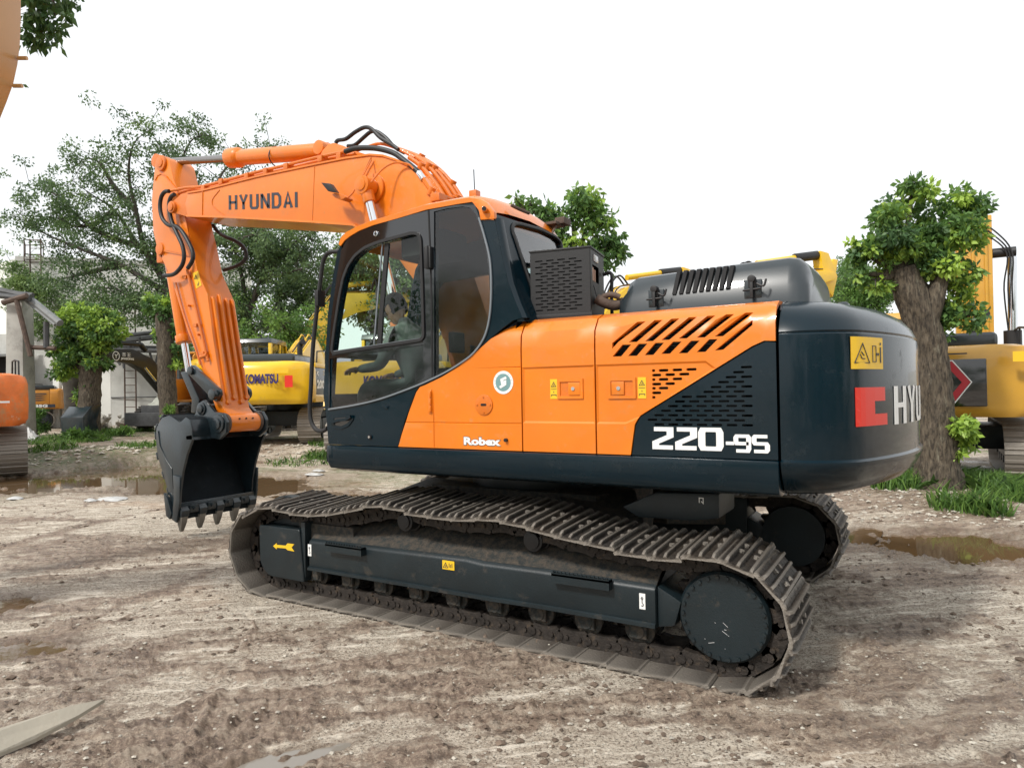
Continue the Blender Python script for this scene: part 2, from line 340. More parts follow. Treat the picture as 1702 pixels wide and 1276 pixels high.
# shallow hollows that hold water: (centre, half length, half width, direction, depth)
HOLLOWS = []
def hollow(px0, py0, px1, py1, wid, dep):
    a = np.array(W2(px0, py0)); b = np.array(W2(px1, py1)); HOLLOWS.append(((a+b)/2, np.linalg.norm(b-a)/2+.2, wid, (b-a)/np.linalg.norm(b-a), dep))
hollow(50, 786, 300, 791, 2.5, .26); hollow(240, 796, 500, 810, 1.5, .17); hollow(480, 820, 600, 826, .5, .07)
hollow(1440, 900, 1700, 903, .62, .07); hollow(1560, 925, 1730, 915, .42, .05)
hollow(-80, 1012, 22, 1004, .42, .055); hollow(-60, 1090, 60, 1075, .2, .03); hollow(490, 1262, 545, 1244, .05, .03); hollow(400, 1275, 440, 1262, .04, .03)
hollow(1405, 908, 1440, 880, .16, .05)
def ground_fields(x, y):
    rx = x-CAM[0]; ry = y-CAM[1]; dep = rx*VD[0]+ry*VD[1]; lat = rx*VR[0]+ry*VR[1]
    h = np.zeros_like(x)
    left = 1-sstep(.25, .55, lat/np.maximum(dep, 1))
    h += .30*sstep(16.2, 18.2, dep)*left + .05*sstep(10, 14, dep)*(1-left)
    h += .05*(fbm(x*.35, y*.35, 3, 5)-.5)*sstep(2, 12, dep)*2
    # soil bank round the right-hand tree and in front of the left one
    tx, ty = TREE_R; d2 = np.hypot(x-tx, y-ty); h += .14*np.exp(-(d2/1.4)**2)
    lx, ly = TREE_L; d3 = np.hypot(x-lx, y-ly); h += .18*np.exp(-(d3/2.2)**2)
    # concrete slabs with joints
    a = R(17); u = x*math.cos(a)+y*math.sin(a)+.25*(fbm(x*.5, y*.5, 2, 31)-.5); v = -x*math.sin(a)+y*math.cos(a)+.25*(fbm(x*.5, y*.5, 2, 37)-.5)
    ju = np.abs((u/3.1) % 1-.5)*3.1; jv = np.abs((v/2.3+.35*np.floor(u/3.1)) % 1-.5)*2.3
    wj = .06+.07*fbm(x*2, y*2, 2, 41)
    joint = np.exp(-(np.minimum(1.55-ju, 1.15-jv)/wj)**2)
    cr = np.abs(fbm(x*.8, y*.8, 4, 51)-.5); crack = np.exp(-(cr/.008)**2)
    slabs = sstep(.35, .6, fbm(x*.25+3, y*.25, 2, 61)) * sstep(3.8, 5.5, dep)*(1-sstep(.1, .5, lat/np.maximum(dep, 1)))
    # mud cover
    m1 = fbm(x*.7, y*.7, 4, 3); m2 = fbm(x*3.1, y*3.1, 4, 9); m3 = fbm(x*14, y*14, 3, 12)
    aa = R(-14); su = lat*.97+dep*.22+.5*(m1-.5); sv = dep*.97-lat*.22+.6*(m1-.5)
    streak = fbm(su*1.1, sv*5.0, 5, 15)
    mud = .34*m1+.22*m2+.50*streak+.22*(m3-.5) - .015
    mud = mud - .10*slabs + .22*joint*(.4+slabs) + .26*crack*(.3+.7*slabs)
    near_left = np.exp(-((dep-3.2)/1.4)**2)*sstep(.2, -.6, lat/np.maximum(dep, .5)) if False else 0
    mud = mud + .13*np.exp(-((dep-2.7)/.9)**2)*(1-sstep(-.1, .35, lat)) + .05*sstep(15.0, 15.6, dep)*(1-sstep(17.5, 19, dep))
    mud = mud + .14*np.exp(-(np.hypot(x-tx, y-ty)/2.3)**2)*1.6 + .3*np.exp(-(d3/2.6)**2)
    # wheel ruts running past the machine
    for off, wd in ((2.02, .30), (2.9, .22), (-3.2, .35), (-3.9, .3)):
        c = y-off-.12*np.sin(x*.8+off); rut = np.exp(-(c/wd)**2)*sstep(-2.2, -3.4, x)
        lug = .5+.5*np.sin(x*34+np.sign(c)*c*18); h += rut*(-.022+.010*lug); mud = mud+.05*rut
        h += .012*np.exp(-((np.abs(c)-wd*1.5)/.07)**2)*sstep(-2.2, -3.4, x)*(.4+m2)
    # tyre prints at the near left
    ta = R(118); q = np.array(W2(360, 1215)); tu = (x-q[0])*math.cos(ta)+(y-q[1])*math.sin(ta); tv = -(x-q[0])*math.sin(ta)+(y-q[1])*math.cos(ta)
    pr = np.exp(-(np.abs(tu)/.62)**4)*np.exp(-(np.abs(tv)/.36)**4); lug = np.clip(np.sin((tv+.25*np.abs(tu)+.10*(m2-.5))*47)+1.4*(m3-.5), -.4, 1)*sstep(.30, .5, m2); h += pr*(.020*lug-.010); mud = mud+.16*pr
    cover = sstep(.44, .64, mud)                      # 1 = mud, 0 = bare slab
    rough = (fbm(x*9, y*9, 4, 21)-.5)*.030+(fbm(x*34, y*34, 3, 23)-.5)*.022
    clod = np.clip(fbm(x*22, y*22, 2, 29)-.66, 0, 1)*.12
    fade = 1-sstep(25, 60, dep)
    near = 1+.9*np.exp(-((dep-3.0)/1.3)**2)*(1-sstep(-.3, .2, lat/np.maximum(dep, .5))); h += (cover*(.010+rough*near+clod*sstep(.5, .8, m1+.2)) + (1-cover)*(fbm(x*30, y*30, 3, 25)-.5)*.004 - joint*.02*slabs - .012*crack*(1-cover))*fade
    # rubbly broken edge beyond the long puddle
    bank = np.exp(-((dep-16.9)/.8)**2)*left; stones = np.clip(fbm(x*2.2, y*2.2, 2, 71)-.5, 0, 1)
    h += bank*(stones*.35)
    wet = np.zeros_like(x)
    for (c, hl, hw, dr, dp) in HOLLOWS:
        a1 = (x-c[0])*dr[0]+(y-c[1])*dr[1]; a2 = -(x-c[0])*dr[1]+(y-c[1])*dr[0]
        nk = 2.2 if dp < .06 else 1.; e = np.sqrt((a1/hl)**2+(a2/hw)**2)+nk*(.5*(m2-.5)+.35*(m3-.5))
        k = 1-sstep(.55, 1.15, e); h -= dp*k; wet = np.maximum(wet, 1-sstep(.8, 1.7, e))
    grass = sstep(.52, .62, fbm(x*.5, y*.5, 4, 81)+.25*np.exp(-(np.hypot(x-tx, y-ty)/2.5)**2)+.35*np.exp(-(d3/2.8)**2)-.02)*sstep(8.5, 16, dep)
    return h, cover, wet, grass*.9
TREE_R = tuple(AT(1556, 9.6)[:2]); TREE_L = tuple(AT(140, 22.5)[:2])
def gz(x, y):
    h = ground_fields(np.array([float(x)]), np.array([float(y)]))[0]; return float(h[0])
def build_ground():
    ang_f = np.linspace(-R(44), R(44), 760); ang_b = np.linspace(R(44), 2*math.pi-R(44), 120)[1:-1]
    ang = np.concatenate([ang_f, ang_b]); nA = len(ang); rad = [0.05, .5, 1.0]
    r_ = 1.5
    while r_ < 60: rad.append(r_); r_ *= 1.0062
    while r_ < 900: rad.append(r_); r_ *= 1.05
    rad = np.array(rad); nR = len(rad)
    A_, R_ = np.meshgrid(ang, rad); th = YAW-A_
    X = CAM[0]+R_*np.cos(th); Y = CAM[1]+R_*np.sin(th)
    H, C_, Wt, G_ = ground_fields(X.ravel(), Y.ravel())
    V = np.stack([X.ravel(), Y.ravel(), H], 1)
    i = np.arange(nR-1)[:, None]; j = np.arange(nA)[None, :]; j2 = (j+1) % nA
    Q = np.stack([i*nA+j+0*i, i*nA+j2, (i+1)*nA+j2, (i+1)*nA+j+0*i], -1).reshape(-1, 4)[:, ::-1]
    # orientation: make normals point up
    me = bpy.data.meshes.new('ground'); me.vertices.add(len(V)); me.vertices.foreach_set('co', V.ravel().astype(np.float32))
    me.loops.add(Q.size); me.loops.foreach_set('vertex_index', Q.ravel().astype(np.int32)); me.polygons.add(len(Q))
    me.polygons.foreach_set('loop_start', np.arange(0, Q.size, 4, dtype=np.int32)); me.polygons.foreach_set('loop_total', np.full(len(Q), 4, dtype=np.int32))
    me.update(calc_edges=True); me.polygons.foreach_set('use_smooth', np.ones(len(Q), bool))
    if me.polygons[nA*300].normal.z < 0: me.flip_normals()
    for nm, arr in (('mud', C_), ('wet', Wt), ('green', G_)):
        a = me.attributes.new(nm, 'FLOAT', 'POINT'); a.data.foreach_set('value', arr.astype(np.float32))
    m = bpy.data.materials.new('yard_ground'); m.use_nodes = True; N = m.node_tree.nodes; L = m.node_tree.links; b = N['Principled BSDF']
    g = N.new('ShaderNodeNewGeometry'); pos = g.outputs['Position']
    def noise(s, d=6, r=.65):
        t = N.new('ShaderNodeTexNoise'); t.inputs['Scale'].default_value = s; t.inputs['Detail'].default_value = d; t.inputs['Roughness'].default_value = r; L.new(pos, t.inputs['Vector']); return t.outputs['Fac']
    def ramp(f, lo, hi, a=0, b_=1):
        q = N.new('ShaderNodeMapRange'); L.new(f, q.inputs[0]); q.inputs[1].default_value = lo; q.inputs[2].default_value = hi; q.inputs[3].default_value = a; q.inputs[4].default_value = b_; return q.outputs[0]
    def mixc(f, a, c):
        q = N.new('ShaderNodeMix'); q.data_type = 'RGBA'; L.new(f, q.inputs[0])
        for sck, v in ((6, a), (7, c)):
            if isinstance(v, tuple): q.inputs[sck].default_value = (*v, 1)
            else: L.new(v, q.inputs[sck])
        return q.outputs[2]
    def attr(n_):
        a = N.new('ShaderNodeAttribute'); a.attribute_name = n_; return a.outputs['Fac']
    conc = mixc(ramp(noise(1.3), .35, .68), (.50, .435, .35), (.36, .295, .22))
    conc = mixc(ramp(noise(24, 6, .8), .44, .62), conc, (.66, .59, .485))
    conc = mixc(ramp(noise(60, 5, .9), .51, .57), conc, (.09, .066, .048))
    conc = mixc(ramp(noise(9, 6, .8), .56, .66), conc, (.20, .155, .115))
    conc = mixc(ramp(noise(.45, 4), .56, .7, 0, .6), conc, (.36, .22, .13))
    mudc = mixc(ramp(noise(2.1), .38, .62), (.185, .13, .096), (.25, .187, .14))
    mudc = mixc(ramp(noise(52, 5, .9), .52, .59), mudc, (.42, .335, .25))
    mudc = mixc(ramp(noise(18, 6, .8), .53, .63), mudc, (.055, .038, .028))
    mpv = N.new('ShaderNodeMapping'); mpv.vector_type = 'TEXTURE'; mpv.inputs['Rotation'].default_value = (0, 0, YAW-math.pi/2+.16); mpv.inputs['Scale'].default_value = (.45, .075, 1); L.new(pos, mpv.inputs['Vector'])
    tsn = N.new('ShaderNodeTexNoise'); tsn.inputs['Scale'].default_value = 1.; tsn.inputs['Detail'].default_value = 7; tsn.inputs['Roughness'].default_value = .72; L.new(mpv.outputs[0], tsn.inputs['Vector'])
    conc = mixc(ramp(tsn.outputs['Fac'], .54, .62, 0, .8), conc, (.78, .71, .60)); conc = mixc(ramp(tsn.outputs['Fac'], .46, .38, 0, .7), conc, (.24, .185, .14)); mudc = mixc(ramp(tsn.outputs['Fac'], .50, .60, 0, .55), mudc, (.46, .385, .30)); mudc = mixc(ramp(tsn.outputs['Fac'], .47, .38, 0, .6), mudc, (.08, .056, .042))
    # scattered pale grit, coverage broken up with fine noise
    mm = N.new('ShaderNodeMath'); mm.operation = 'ADD'; L.new(attr('mud'), mm.inputs[0]); L.new(ramp(noise(33, 5, .8), .25, .75, -.5, .5), mm.inputs[1])
    cov = ramp(mm.outputs[0], .22, .80)
    col = mixc(cov, conc, mudc)
    gm = N.new('ShaderNodeMath'); gm.operation = 'MULTIPLY'; L.new(attr('green'), gm.inputs[0]); L.new(ramp(noise(7, 6, .8), .42, .58), gm.inputs[1])
    col = mixc(gm.outputs[0], col, (.07, .115, .03))
    wetf = attr('wet'); wc = mixc(ramp(wetf, 0, 1, 0, .62), col, (.12, .075, .045)); L.new(wc, b.inputs['Base Color'])
    mr = N.new('ShaderNodeMath'); mr.operation = 'MULTIPLY'; L.new(cov, mr.inputs[0]); L.new(ramp(noise(1.1, 4), .42, .58), mr.inputs[1])
    mr2 = N.new('ShaderNodeMath'); mr2.operation = 'MAXIMUM'; L.new(mr.outputs[0], mr2.inputs[0]); L.new(wetf, mr2.inputs[1])
    L.new(ramp(mr2.outputs[0], 0, 1, .80, .26), b.inputs['Roughness'])
    bp = N.new('ShaderNodeBump'); bp.inputs['Strength'].default_value = 1.0; bp.inputs['Distance'].default_value = .02; L.new(noise(42, 8, .75), bp.inputs['Height']); L.new(bp.outputs[0], b.inputs['Normal'])
    tag(link('ground', me, m), kind='structure')
build_ground()
# water standing in the hollows
wm = bpy.data.materials.new('muddy_water'); wm.use_nodes = True; b_ = wm.node_tree.nodes['Principled BSDF']
b_.inputs['Base Color'].default_value = (.12, .075, .038, 1); b_.inputs['Roughness'].default_value = .04; b_.inputs['IOR'].default_value = 1.45
tn = wm.node_tree.nodes.new('ShaderNodeTexNoise'); tn.inputs['Scale'].default_value = 5; bpn = wm.node_tree.nodes.new('ShaderNodeBump'); bpn.inputs['Strength'].default_value = .04; bpn.inputs['Distance'].default_value = .02
wm.node_tree.links.new(tn.outputs[0], bpn.inputs['Height']); wm.node_tree.links.new(bpn.outputs[0], b_.inputs['Normal'])
wm2 = wm.copy(); wm2.name = 'sky_pale_water'; wm2.node_tree.nodes['Principled BSDF'].inputs['Base Color'].default_value = (.22, .20, .17, 1)  # paler base colour stands in for the white sky reflection on near puddles
for i, (c, hl, hw, dr, dp) in enumerate(HOLLOWS):
    mb = MB(); n = 24; hs = [gz(c[0]+dr[0]*hl*t, c[1]+dr[1]*hl*t) for t in (-.45, 0, .45)]; zw = sum(hs)/3+dp*(.66 if dp > .08 else .62)
    ring = [(c[0]+dr[0]*hl*1.25*math.cos(t)-dr[1]*hw*1.25*math.sin(t), c[1]+dr[1]*hl*1.25*math.cos(t)+dr[0]*hw*1.25*math.sin(t), zw) for t in (2*math.pi*k/n for k in range(n))]
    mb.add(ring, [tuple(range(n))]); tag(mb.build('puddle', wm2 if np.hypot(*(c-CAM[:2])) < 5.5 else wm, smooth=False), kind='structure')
# loose clods and stones
def scatter_stones(name, pts, sizes, m, seed=1):
    r_ = np.random.default_rng(seed); base = np.array([(1,0,0),(-1,0,0),(0,1,0),(0,-1,0),(0,0,1),(0,0,-.6),(.6,.6,.5),(-.6,.6,.4),(.6,-.6,.4),(-.6,-.6,.5)])*.9
    bm = bmesh.new(); [bm.verts.new(v) for v in base]; bmesh.ops.convex_hull(bm, input=bm.verts); bm.verts.ensure_lookup_table(); bm.verts.index_update()
    bv = np.array([v.co[:] for v in bm.verts]); bf = np.array([[v.index for v in f.verts] for f in bm.faces if len(f.verts) == 3]); bm.free()
    n = len(pts); V = np.repeat(bv[None], n, 0)*(1+.45*(r_.random((n, len(bv), 1))-.5)); a = r_.random(n)*6.28; ca, sa = np.cos(a), np.sin(a)
    V = np.stack([V[..., 0]*ca[:, None]-V[..., 1]*sa[:, None], V[..., 0]*sa[:, None]+V[..., 1]*ca[:, None], V[..., 2]*.6], -1)*np.asarray(sizes)[:, None, None]+np.asarray(pts)[:, None]
    F = (bf[None]+(np.arange(n)*len(bv))[:, None, None]).reshape(-1, 3)
    me = bpy.data.meshes.new(name); me.from_pydata(V.reshape(-1, 3).tolist(), [], F.tolist()); return tag(link(name, me, m), kind='stuff')
M['clod'] = mat('mud_clod', (.13, .095, .07), .9, noise=(9, .4), bump=(60, .5), obj=False)
M['stone'] = mat('pale_stone', (.42, .39, .33), .9, noise=(9, .3), bump=(60, .4), obj=False)
def stone_points(n, dmin, dmax, lo, hi, seed, power=1.6):
    r_ = np.random.default_rng(seed); dep = dmin+(dmax-dmin)*r_.random(n)**power; lat = (r_.random(n)*(hi-lo)+lo)*dep
    x = CAM[0]+VD[0]*dep+VR[0]*lat; y = CAM[1]+VD[1]*dep+VR[1]*lat; h, c, w_, g_ = ground_fields(x, y); keep = w_ < .3
    cl = fbm(x*1.3, y*1.3, 3, 91) > .5 if seed % 2 else np.ones(n, bool); keep &= cl
    return np.stack([x, y, h+.002], 1)[keep]
p_ = stone_points(9000, 2.2, 12, -.85, .85, 5); scatter_stones('clods', p_, .005+.026*rng.random(len(p_))**4, M['clod'], 3)
p_ = stone_points(3600, 2.2, 12, -.85, .85, 8); scatter_stones('grit', p_, .004+.012*rng.random(len(p_))**2, M['stone'], 4)
p_ = stone_points(900, 16.0, 18.4, -.75, -.12, 10, 1); scatter_stones('rubble', p_, .02+.09*rng.random(len(p_))**3, M['stone'], 6)
p_ = stone_points(800, 7.6, 9.9, .45, .8, 12, 1); scatter_stones('gravel', p_, .008+.035*rng.random(len(p_))**3, M['stone'], 7)
# ================================================================ the orange excavator
EX = tag(empty('excavator', (0, 0, 0)), 'large orange and dark blue crawler excavator in the foreground, bucket hanging left', 'excavator')
YS = 1.355
def bez(pts, k=8):        # smooth curve through points (Catmull-Rom)
    P = [Vector(p) for p in pts]; out = []
    for i in range(len(P)-1):
        p0 = P[max(i-1, 0)]; p1 = P[i]; p2 = P[i+1]; p3 = P[min(i+2, len(P)-1)]
        for j in range(k):
            t = j/k; out.append(.5*((2*p1)+(p2-p0)*t+(2*p0-5*p1+4*p2-p3)*t*t+(3*p1-p0-3*p2+p3)*t**3))
    out.append(P[-1]); return out
# ---- crawler tracks
near_edge = [(431,841),(473,851),(510,855),(538,854),(569,850),(611,841),(640,841),(670,848),(705,857),(742,861),(779,863),(809,862.6),(836,866),(867,873),(913,887),(960,900),(1011,911),(1062,919.5),(1117,925),(1180,927.5),(1215,935),(1248,950),(1276,976),(1300,1005),(1310,1034),(1314,1062),(1309,1090),(1296,1117),(1273,1139),(1221,1157)]
front_edge = [(423,989),(407,974),(393,958),(384,930),(381.5,911),(384,886),(392,868),(408,852)]
tp = [S(x, y, 1.495) for x, y in near_edge]; tp = [(x, z) for x, z in tp]; tp[-1] = (tp[-1][0], .0)
fp = [S(x, y, 1.495) for x, y in front_edge]; fp[0] = (fp[0][0], .0)
loop_xz = tp+fp
def arc_resample(P, n, off=0.):
    P = [Vector(p) for p in P]; P.append(P[0]); d = [0]
    for a, b in zip(P, P[1:]): d.append(d[-1]+(b-a).length)
    tot = d[-1]; out = []
    for k in range(n):
        s_ = ((k+off)/n*tot) % tot; i = max(j for j in range(len(d)-1) if d[j] <= s_); t = (s_-d[i])/(d[i+1]-d[i]); out.append(P[i].lerp(P[i+1], t))
    return out, tot
NSH = 49
_, TOT = arc_resample(loop_xz, NSH); PITCH_T = TOT/NSH
def shoe_mesh():
    mb = MB(); L2 = PITCH_T*.5; hw = .30
    prof = [(-L2-.012, -.004), (-L2+.004, .006), (-L2+.022, .008), (-L2+.030, .036), (-L2+.044, .036), (-L2+.052, .009), (-.012, .007), (-.006, .029), (.008, .029), (.014, .007), (L2-.040, .007), (L2-.034, .030), (L2-.020, .030), (L2-.012, .008), (L2-.004, .0), (L2-.004, -.012), (-L2+.02, -.014), (-L2-.004, -.020)]
    rings = []
    for y in (-hw, -hw+.03, -.09, .09, hw-.03, hw):
        k = .55 if abs(y) > .29 else 1.
        rings.append([(x, y, z*k if z > .01 else z) for x, z in prof])
    mb.loft(rings); 
    for sx, sy in ((-.035, .06), (.05, .06), (-.035, -.06), (.05, -.06)): mb.cyl((sx, sy, .006), (sx, sy, .022), .017, n=6)
    return mb
shoe_me = None
def make_track(side):
    global shoe_me
    tr = empty('crawler_track', (0, side*1.195, 0), parent=EX)
    if side < 0: tr['label'] = 'far crawler track, in the shade behind the machine'
    pts, _ = arc_resample(loop_xz, NSH, .3)
    n = len(pts)
    for i in range(n):
        a = pts[i-1]; b = pts[(i+1) % n]; c = pts[i]; d = (b-a).normalized()           # runs rearward along the top, so outward = left normal
        t3 = Vector((d.x, 0, d.y)); nrm = Vector((-d.y, 0, d.x));
        top = c.y > .7
        if nrm.dot(Vector((c.x*.2, 0, c.y-.45))) < 0: nrm = -nrm
        yv = nrm.cross(t3); mtx = Matrix((t3, yv, nrm)).transposed()
        if i == 0 and shoe_me is None:
            o = shoe_mesh().build('track_shoe', M['shoe'], tr, smooth=False); shoe_me = o.data
        else: o = link('track_shoe', shoe_me, None, tr)
        tilt = (R(4.5) if side > 0 else R(1)) * sstep(.55, .8, c.y)
        m4 = (Matrix.Rotation(-tilt, 3, 'X') @ mtx).to_4x4()
        p = Vector((c.x, 0, c.y)) + (nrm*.004 if c.y < .1 else Vector((0,0,0)))
        if top: p.z += .30*math.sin(tilt)*.9
        j = rng.normal(0, 1, 3); m4 = m4 @ Matrix.Rotation(float(j[0])*R(.8), 4, 'Y') @ Matrix.Rotation(float(j[1])*R(.5), 4, 'X')
        p.z = max(p.z, .016) if c.y < .1 else p.z
        m4.translation = p; o.matrix_local = m4
    # chain links with pins inside the shoes
    ch = MB(); inner = []
    for i in range(n):
        a = pts[i-1]; b = pts[(i+1) % n]; c = pts[i]; d = (b-a).normalized(); nn = Vector((-d.y, d.x))
        if nn.dot(Vector((c.x*.2, c.y-.45))) < 0: nn = -nn
        q = c-nn*.075; t3 = Vector((d.x, 0, d.y)); n3 = Vector((nn.x, 0, nn.y))
        for sy in (-.095, .095):
            C_ = Vector((q.x, sy, q.y)); V = []
            for a_, h_ in ((-.105, -.035), (-.08, -.055), (-.03, -.045), (.03, -.045), (.08, -.055), (.105, -.035), (.105, .03), (.06, .05), (-.06, .05), (-.105, .03)):
                V.append((C_+t3*a_+n3*h_))
            ch.loft([[v+Vector((0, -.022, 0)) for v in V], [v+Vector((0, .022, 0)) for v in V]])
            e = 1 if sy > 0 else -1
            ch.cyl(C_+t3*.045+n3*.0+Vector((0, e*.02, 0)), C_+t3*.045+Vector((0, e*.034, 0)), .016, n=6); ch.cyl(C_-t3*.045+Vector((0, e*.02, 0)), C_-t3*.045+Vector((0, e*.034, 0)), .016, n=6)
        ch.cyl((q.x+t3.x*.095, -.125, q.y+t3.z*.095), (q.x+t3.x*.095, .125, q.y+t3.z*.095), .026, n=8)
    ch.build('track_chain', M['shoein'], tr, smooth=False)
    # sprocket
    sx, sz = S(1202, 1027, 1.36); sp = MB(); ring = []
    nt_ = 21
    for k in range(nt_*4):
        a_ = 2*math.pi*k/(nt_*4); rr = (.27, .315, .315, .27)[k % 4]; ring.append((sx+rr*math.cos(a_), sz+rr*math.sin(a_)))
    sp.prism(ring, -.035, .035); sp.cyl((sx, -.10, sz), (sx, .05, sz), .25, n=32); sp.build('sprocket', M['shoein'], tr, bev=.004, seg=1)
    hub = MB(); f0 = .165
    hub.cyl((sx, -.2, sz), (sx, f0-.02, sz), .250, n=48); hub.cyl((sx, f0-.02, sz), (sx, f0, sz), .250, .236, n=48)
    hb = hub.build('final_drive', M['frame'], tr, ang=40)
    bo = MB()
    for k in range(26):
        a_ = 2*math.pi*k/26; bo.cyl((sx+.222*math.cos(a_), f0-.004, sz+.222*math.sin(a_)), (sx+.222*math.cos(a_), f0+.013, sz+.222*math.sin(a_)), .0115, n=6)
    bo.build('cover_bolts', M['frame'], tr, smooth=False)['kind'] = 'stuff'
    if side < 0: hb.scale = (1, -1, 1)
    else:
        r9 = random.Random(4)
        for k in range(8):
            a9 = r9.uniform(-2.2, -.6); q9 = r9.uniform(.05, .20); x9 = sx+q9*math.cos(a9); z9 = sz+q9*math.sin(a9); l9 = r9.choice((.003, .004, .006, .012, .034)); t9 = r9.uniform(-.6, .8)
            MB().prism([(x9, z9), (x9+l9*math.cos(t9), z9+l9*math.sin(t9)), (x9+l9*math.cos(t9), z9+l9*math.sin(t9)+.0025), (x9, z9+.0025)], f0-.001, f0+.0012).build('paint_scratch', M['lens'], tr, smooth=False)
    # idler
    ix, iz = 1.80, .45; idl = MB(); idl.cyl((ix, -.045, iz), (ix, .045, iz), .33, n=40); idl.cyl((ix, -.085, iz), (ix, .085, iz), .29, n=40); idl.cyl((ix, -.14, iz), (ix, .14, iz), .09, n=20)
    idl.build('idler', M['frame'], tr, bev=.006)
    # rollers
    for k in range(9):
        x = 1.36-k*.335; ro = MB(); ro.cyl((x, -.14, .195), (x, .14, .195), .045, n=14)
        for s_ in (-1, 1): ro.cyl((x, s_*.04, .195), (x, s_*.085, .195), .082, n=22); ro.cyl((x, s_*.085, .195), (x, s_*.10, .195), .094, n=22); ro.box(x-.055, x+.055, s_*.105, s_*.135, .15, .30)
        ro.build('track_roller', M['framedirt'], tr, bev=.004, seg=1)
    for (x, zt) in (S(671, 867, 1.33), S(884, 899, 1.33)):
        ro = MB(); zt += .06; ro.cyl((x, -.10, zt-.06), (x, .125, zt-.06), .070, n=28); ro.cyl((x, -.10, zt-.06), (x, .04, zt-.06), .082, n=28); ro.cyl((x, .125, zt-.06), (x, .14, zt-.06), .052, n=20); ro.box(x-.05, x+.05, -.2, -.10, .60, zt-.05)
        ro.build('carrier_roller', M['black'], tr, bev=.006, seg=2)
        MB().prism([(x-.09, .60), (x+.09, .60), (x+.11, zt-.10), (x-.07, zt-.10)], -.02, .0).build('dark_opening_plate', M['dark'], tr)  # dark plate set in for the black opening below the roller
    return tr
TRK = make_track(1); 
tr2 = make_track(-1)
# ---- track frames: outer box, sloped dusty top
def frame_profile(x, zt, side, yo):    # cross-section loop at station x, outer face at yo
    yi = yo-.41*side
    return [(x, yo, zt[1]+.015), (x, yo, zt[0]-.015), (x, yo-.015*side, zt[0]), (x, yo-.26*side, zt[0]+.165), (x, yi, zt[0]+.165), (x, yi, zt[1]+.04), (x, yo-.03*side, zt[1]-.008), (x, yo-.005*side, zt[1])]
def z_on(px, py, Y): return S(px, py, Y)
YF = 1.40
stt = [((511, 897), (516, 947)), ((670, 916.3), (680, 974.5)), ((772, 928.5), (775, 991)), ((800, 935.5), (803, 996)), ((900, 948.5), (900, 1011)), ((1092, 976.5), (1087, 1043.5))]
for side in (1, -1):
    fr = MB(); rings = []
    for (a, b) in stt:
        xa, za = S(*a, YF); xb, zb = S(*b, YF); rings.append(frame_profile((xa+xb)/2, (za, zb), side, YF*side))
    fr.loft(rings); tf = fr.build('track_frame', M['frame'], EX, bev=.010, seg=2)
    if side < 0: tf['label'] = 'far track frame'
    tp_ = MB(); tr_ = []
    for rg in rings: tr_.append([(rg[3][0], rg[2][1]-.012*side, rg[2][2]+.011), (rg[3][0], rg[3][1], rg[3][2]+.003), (rg[3][0], rg[4][1]+.01*side, rg[4][2]+.003), (rg[3][0], rg[4][1]+.01*side, rg[4][2]-.02), (rg[3][0], rg[2][1]-.03*side, rg[2][2]-.02)])
    tp_.loft(tr_); tp_.build('mud_crust', M['framedirt'], tf)
    # lower lip along the side plate
    lp = MB(); lr = []
    for rg in rings: lr.append([(rg[0][0], YF*side+.002*side, rg[0][2]-.012), (rg[0][0], YF*side+.018*side, rg[0][2]-.012), (rg[0][0], YF*side+.018*side, rg[0][2]+.008), (rg[0][0], YF*side+.002*side, rg[0][2]+.014)])
    lp.loft(lr); lp.build('frame_lip', M['frame'], tf)
    # slanted tail plate
    x0 = rings[-1][0][0]; za = rings[-1][2][2]; zb = rings[-1][7][2]
    tl = MB(); tl.prism([(x0-.003, zb), (x0-.003, za), (x0-.10, za-.05), (x0-.14, zb+.16), (x0-.10, zb+.02)], (YF-.03)*side, (YF-.40)*side); tl.build('tail_plate', M['frame'], tf, bev=.006)
    # idler guard at the front
    g0 = [S(430, 872, 1.41), S(497, 880, 1.41), S(505, 968, 1.41), S(447, 957, 1.41), S(432, 938, 1.41)]
    gd = MB(); gd.prism(rounded(g0, [.02, .02, .02, .04, .06]), 1.19*side, 1.41*side); gd.build('idler_guard', M['frame'], EX, bev=.014, seg=3)
    cp_ = MB(); xg, zg = S(503, 870, 1.39); cp_.box(xg-.03, xg+.012, 1.0*side, 1.395*side, zg-.42, zg+.012); cp_.build('guard_end_plate', M['frame'], EX, bev=.004)
    bk = MB(); bk.box(.95, 1.55, (1.07)*side, (1.33)*side, .36, .60); bk.build('recoil_housing', M['framedirt'], EX, bev=.01)
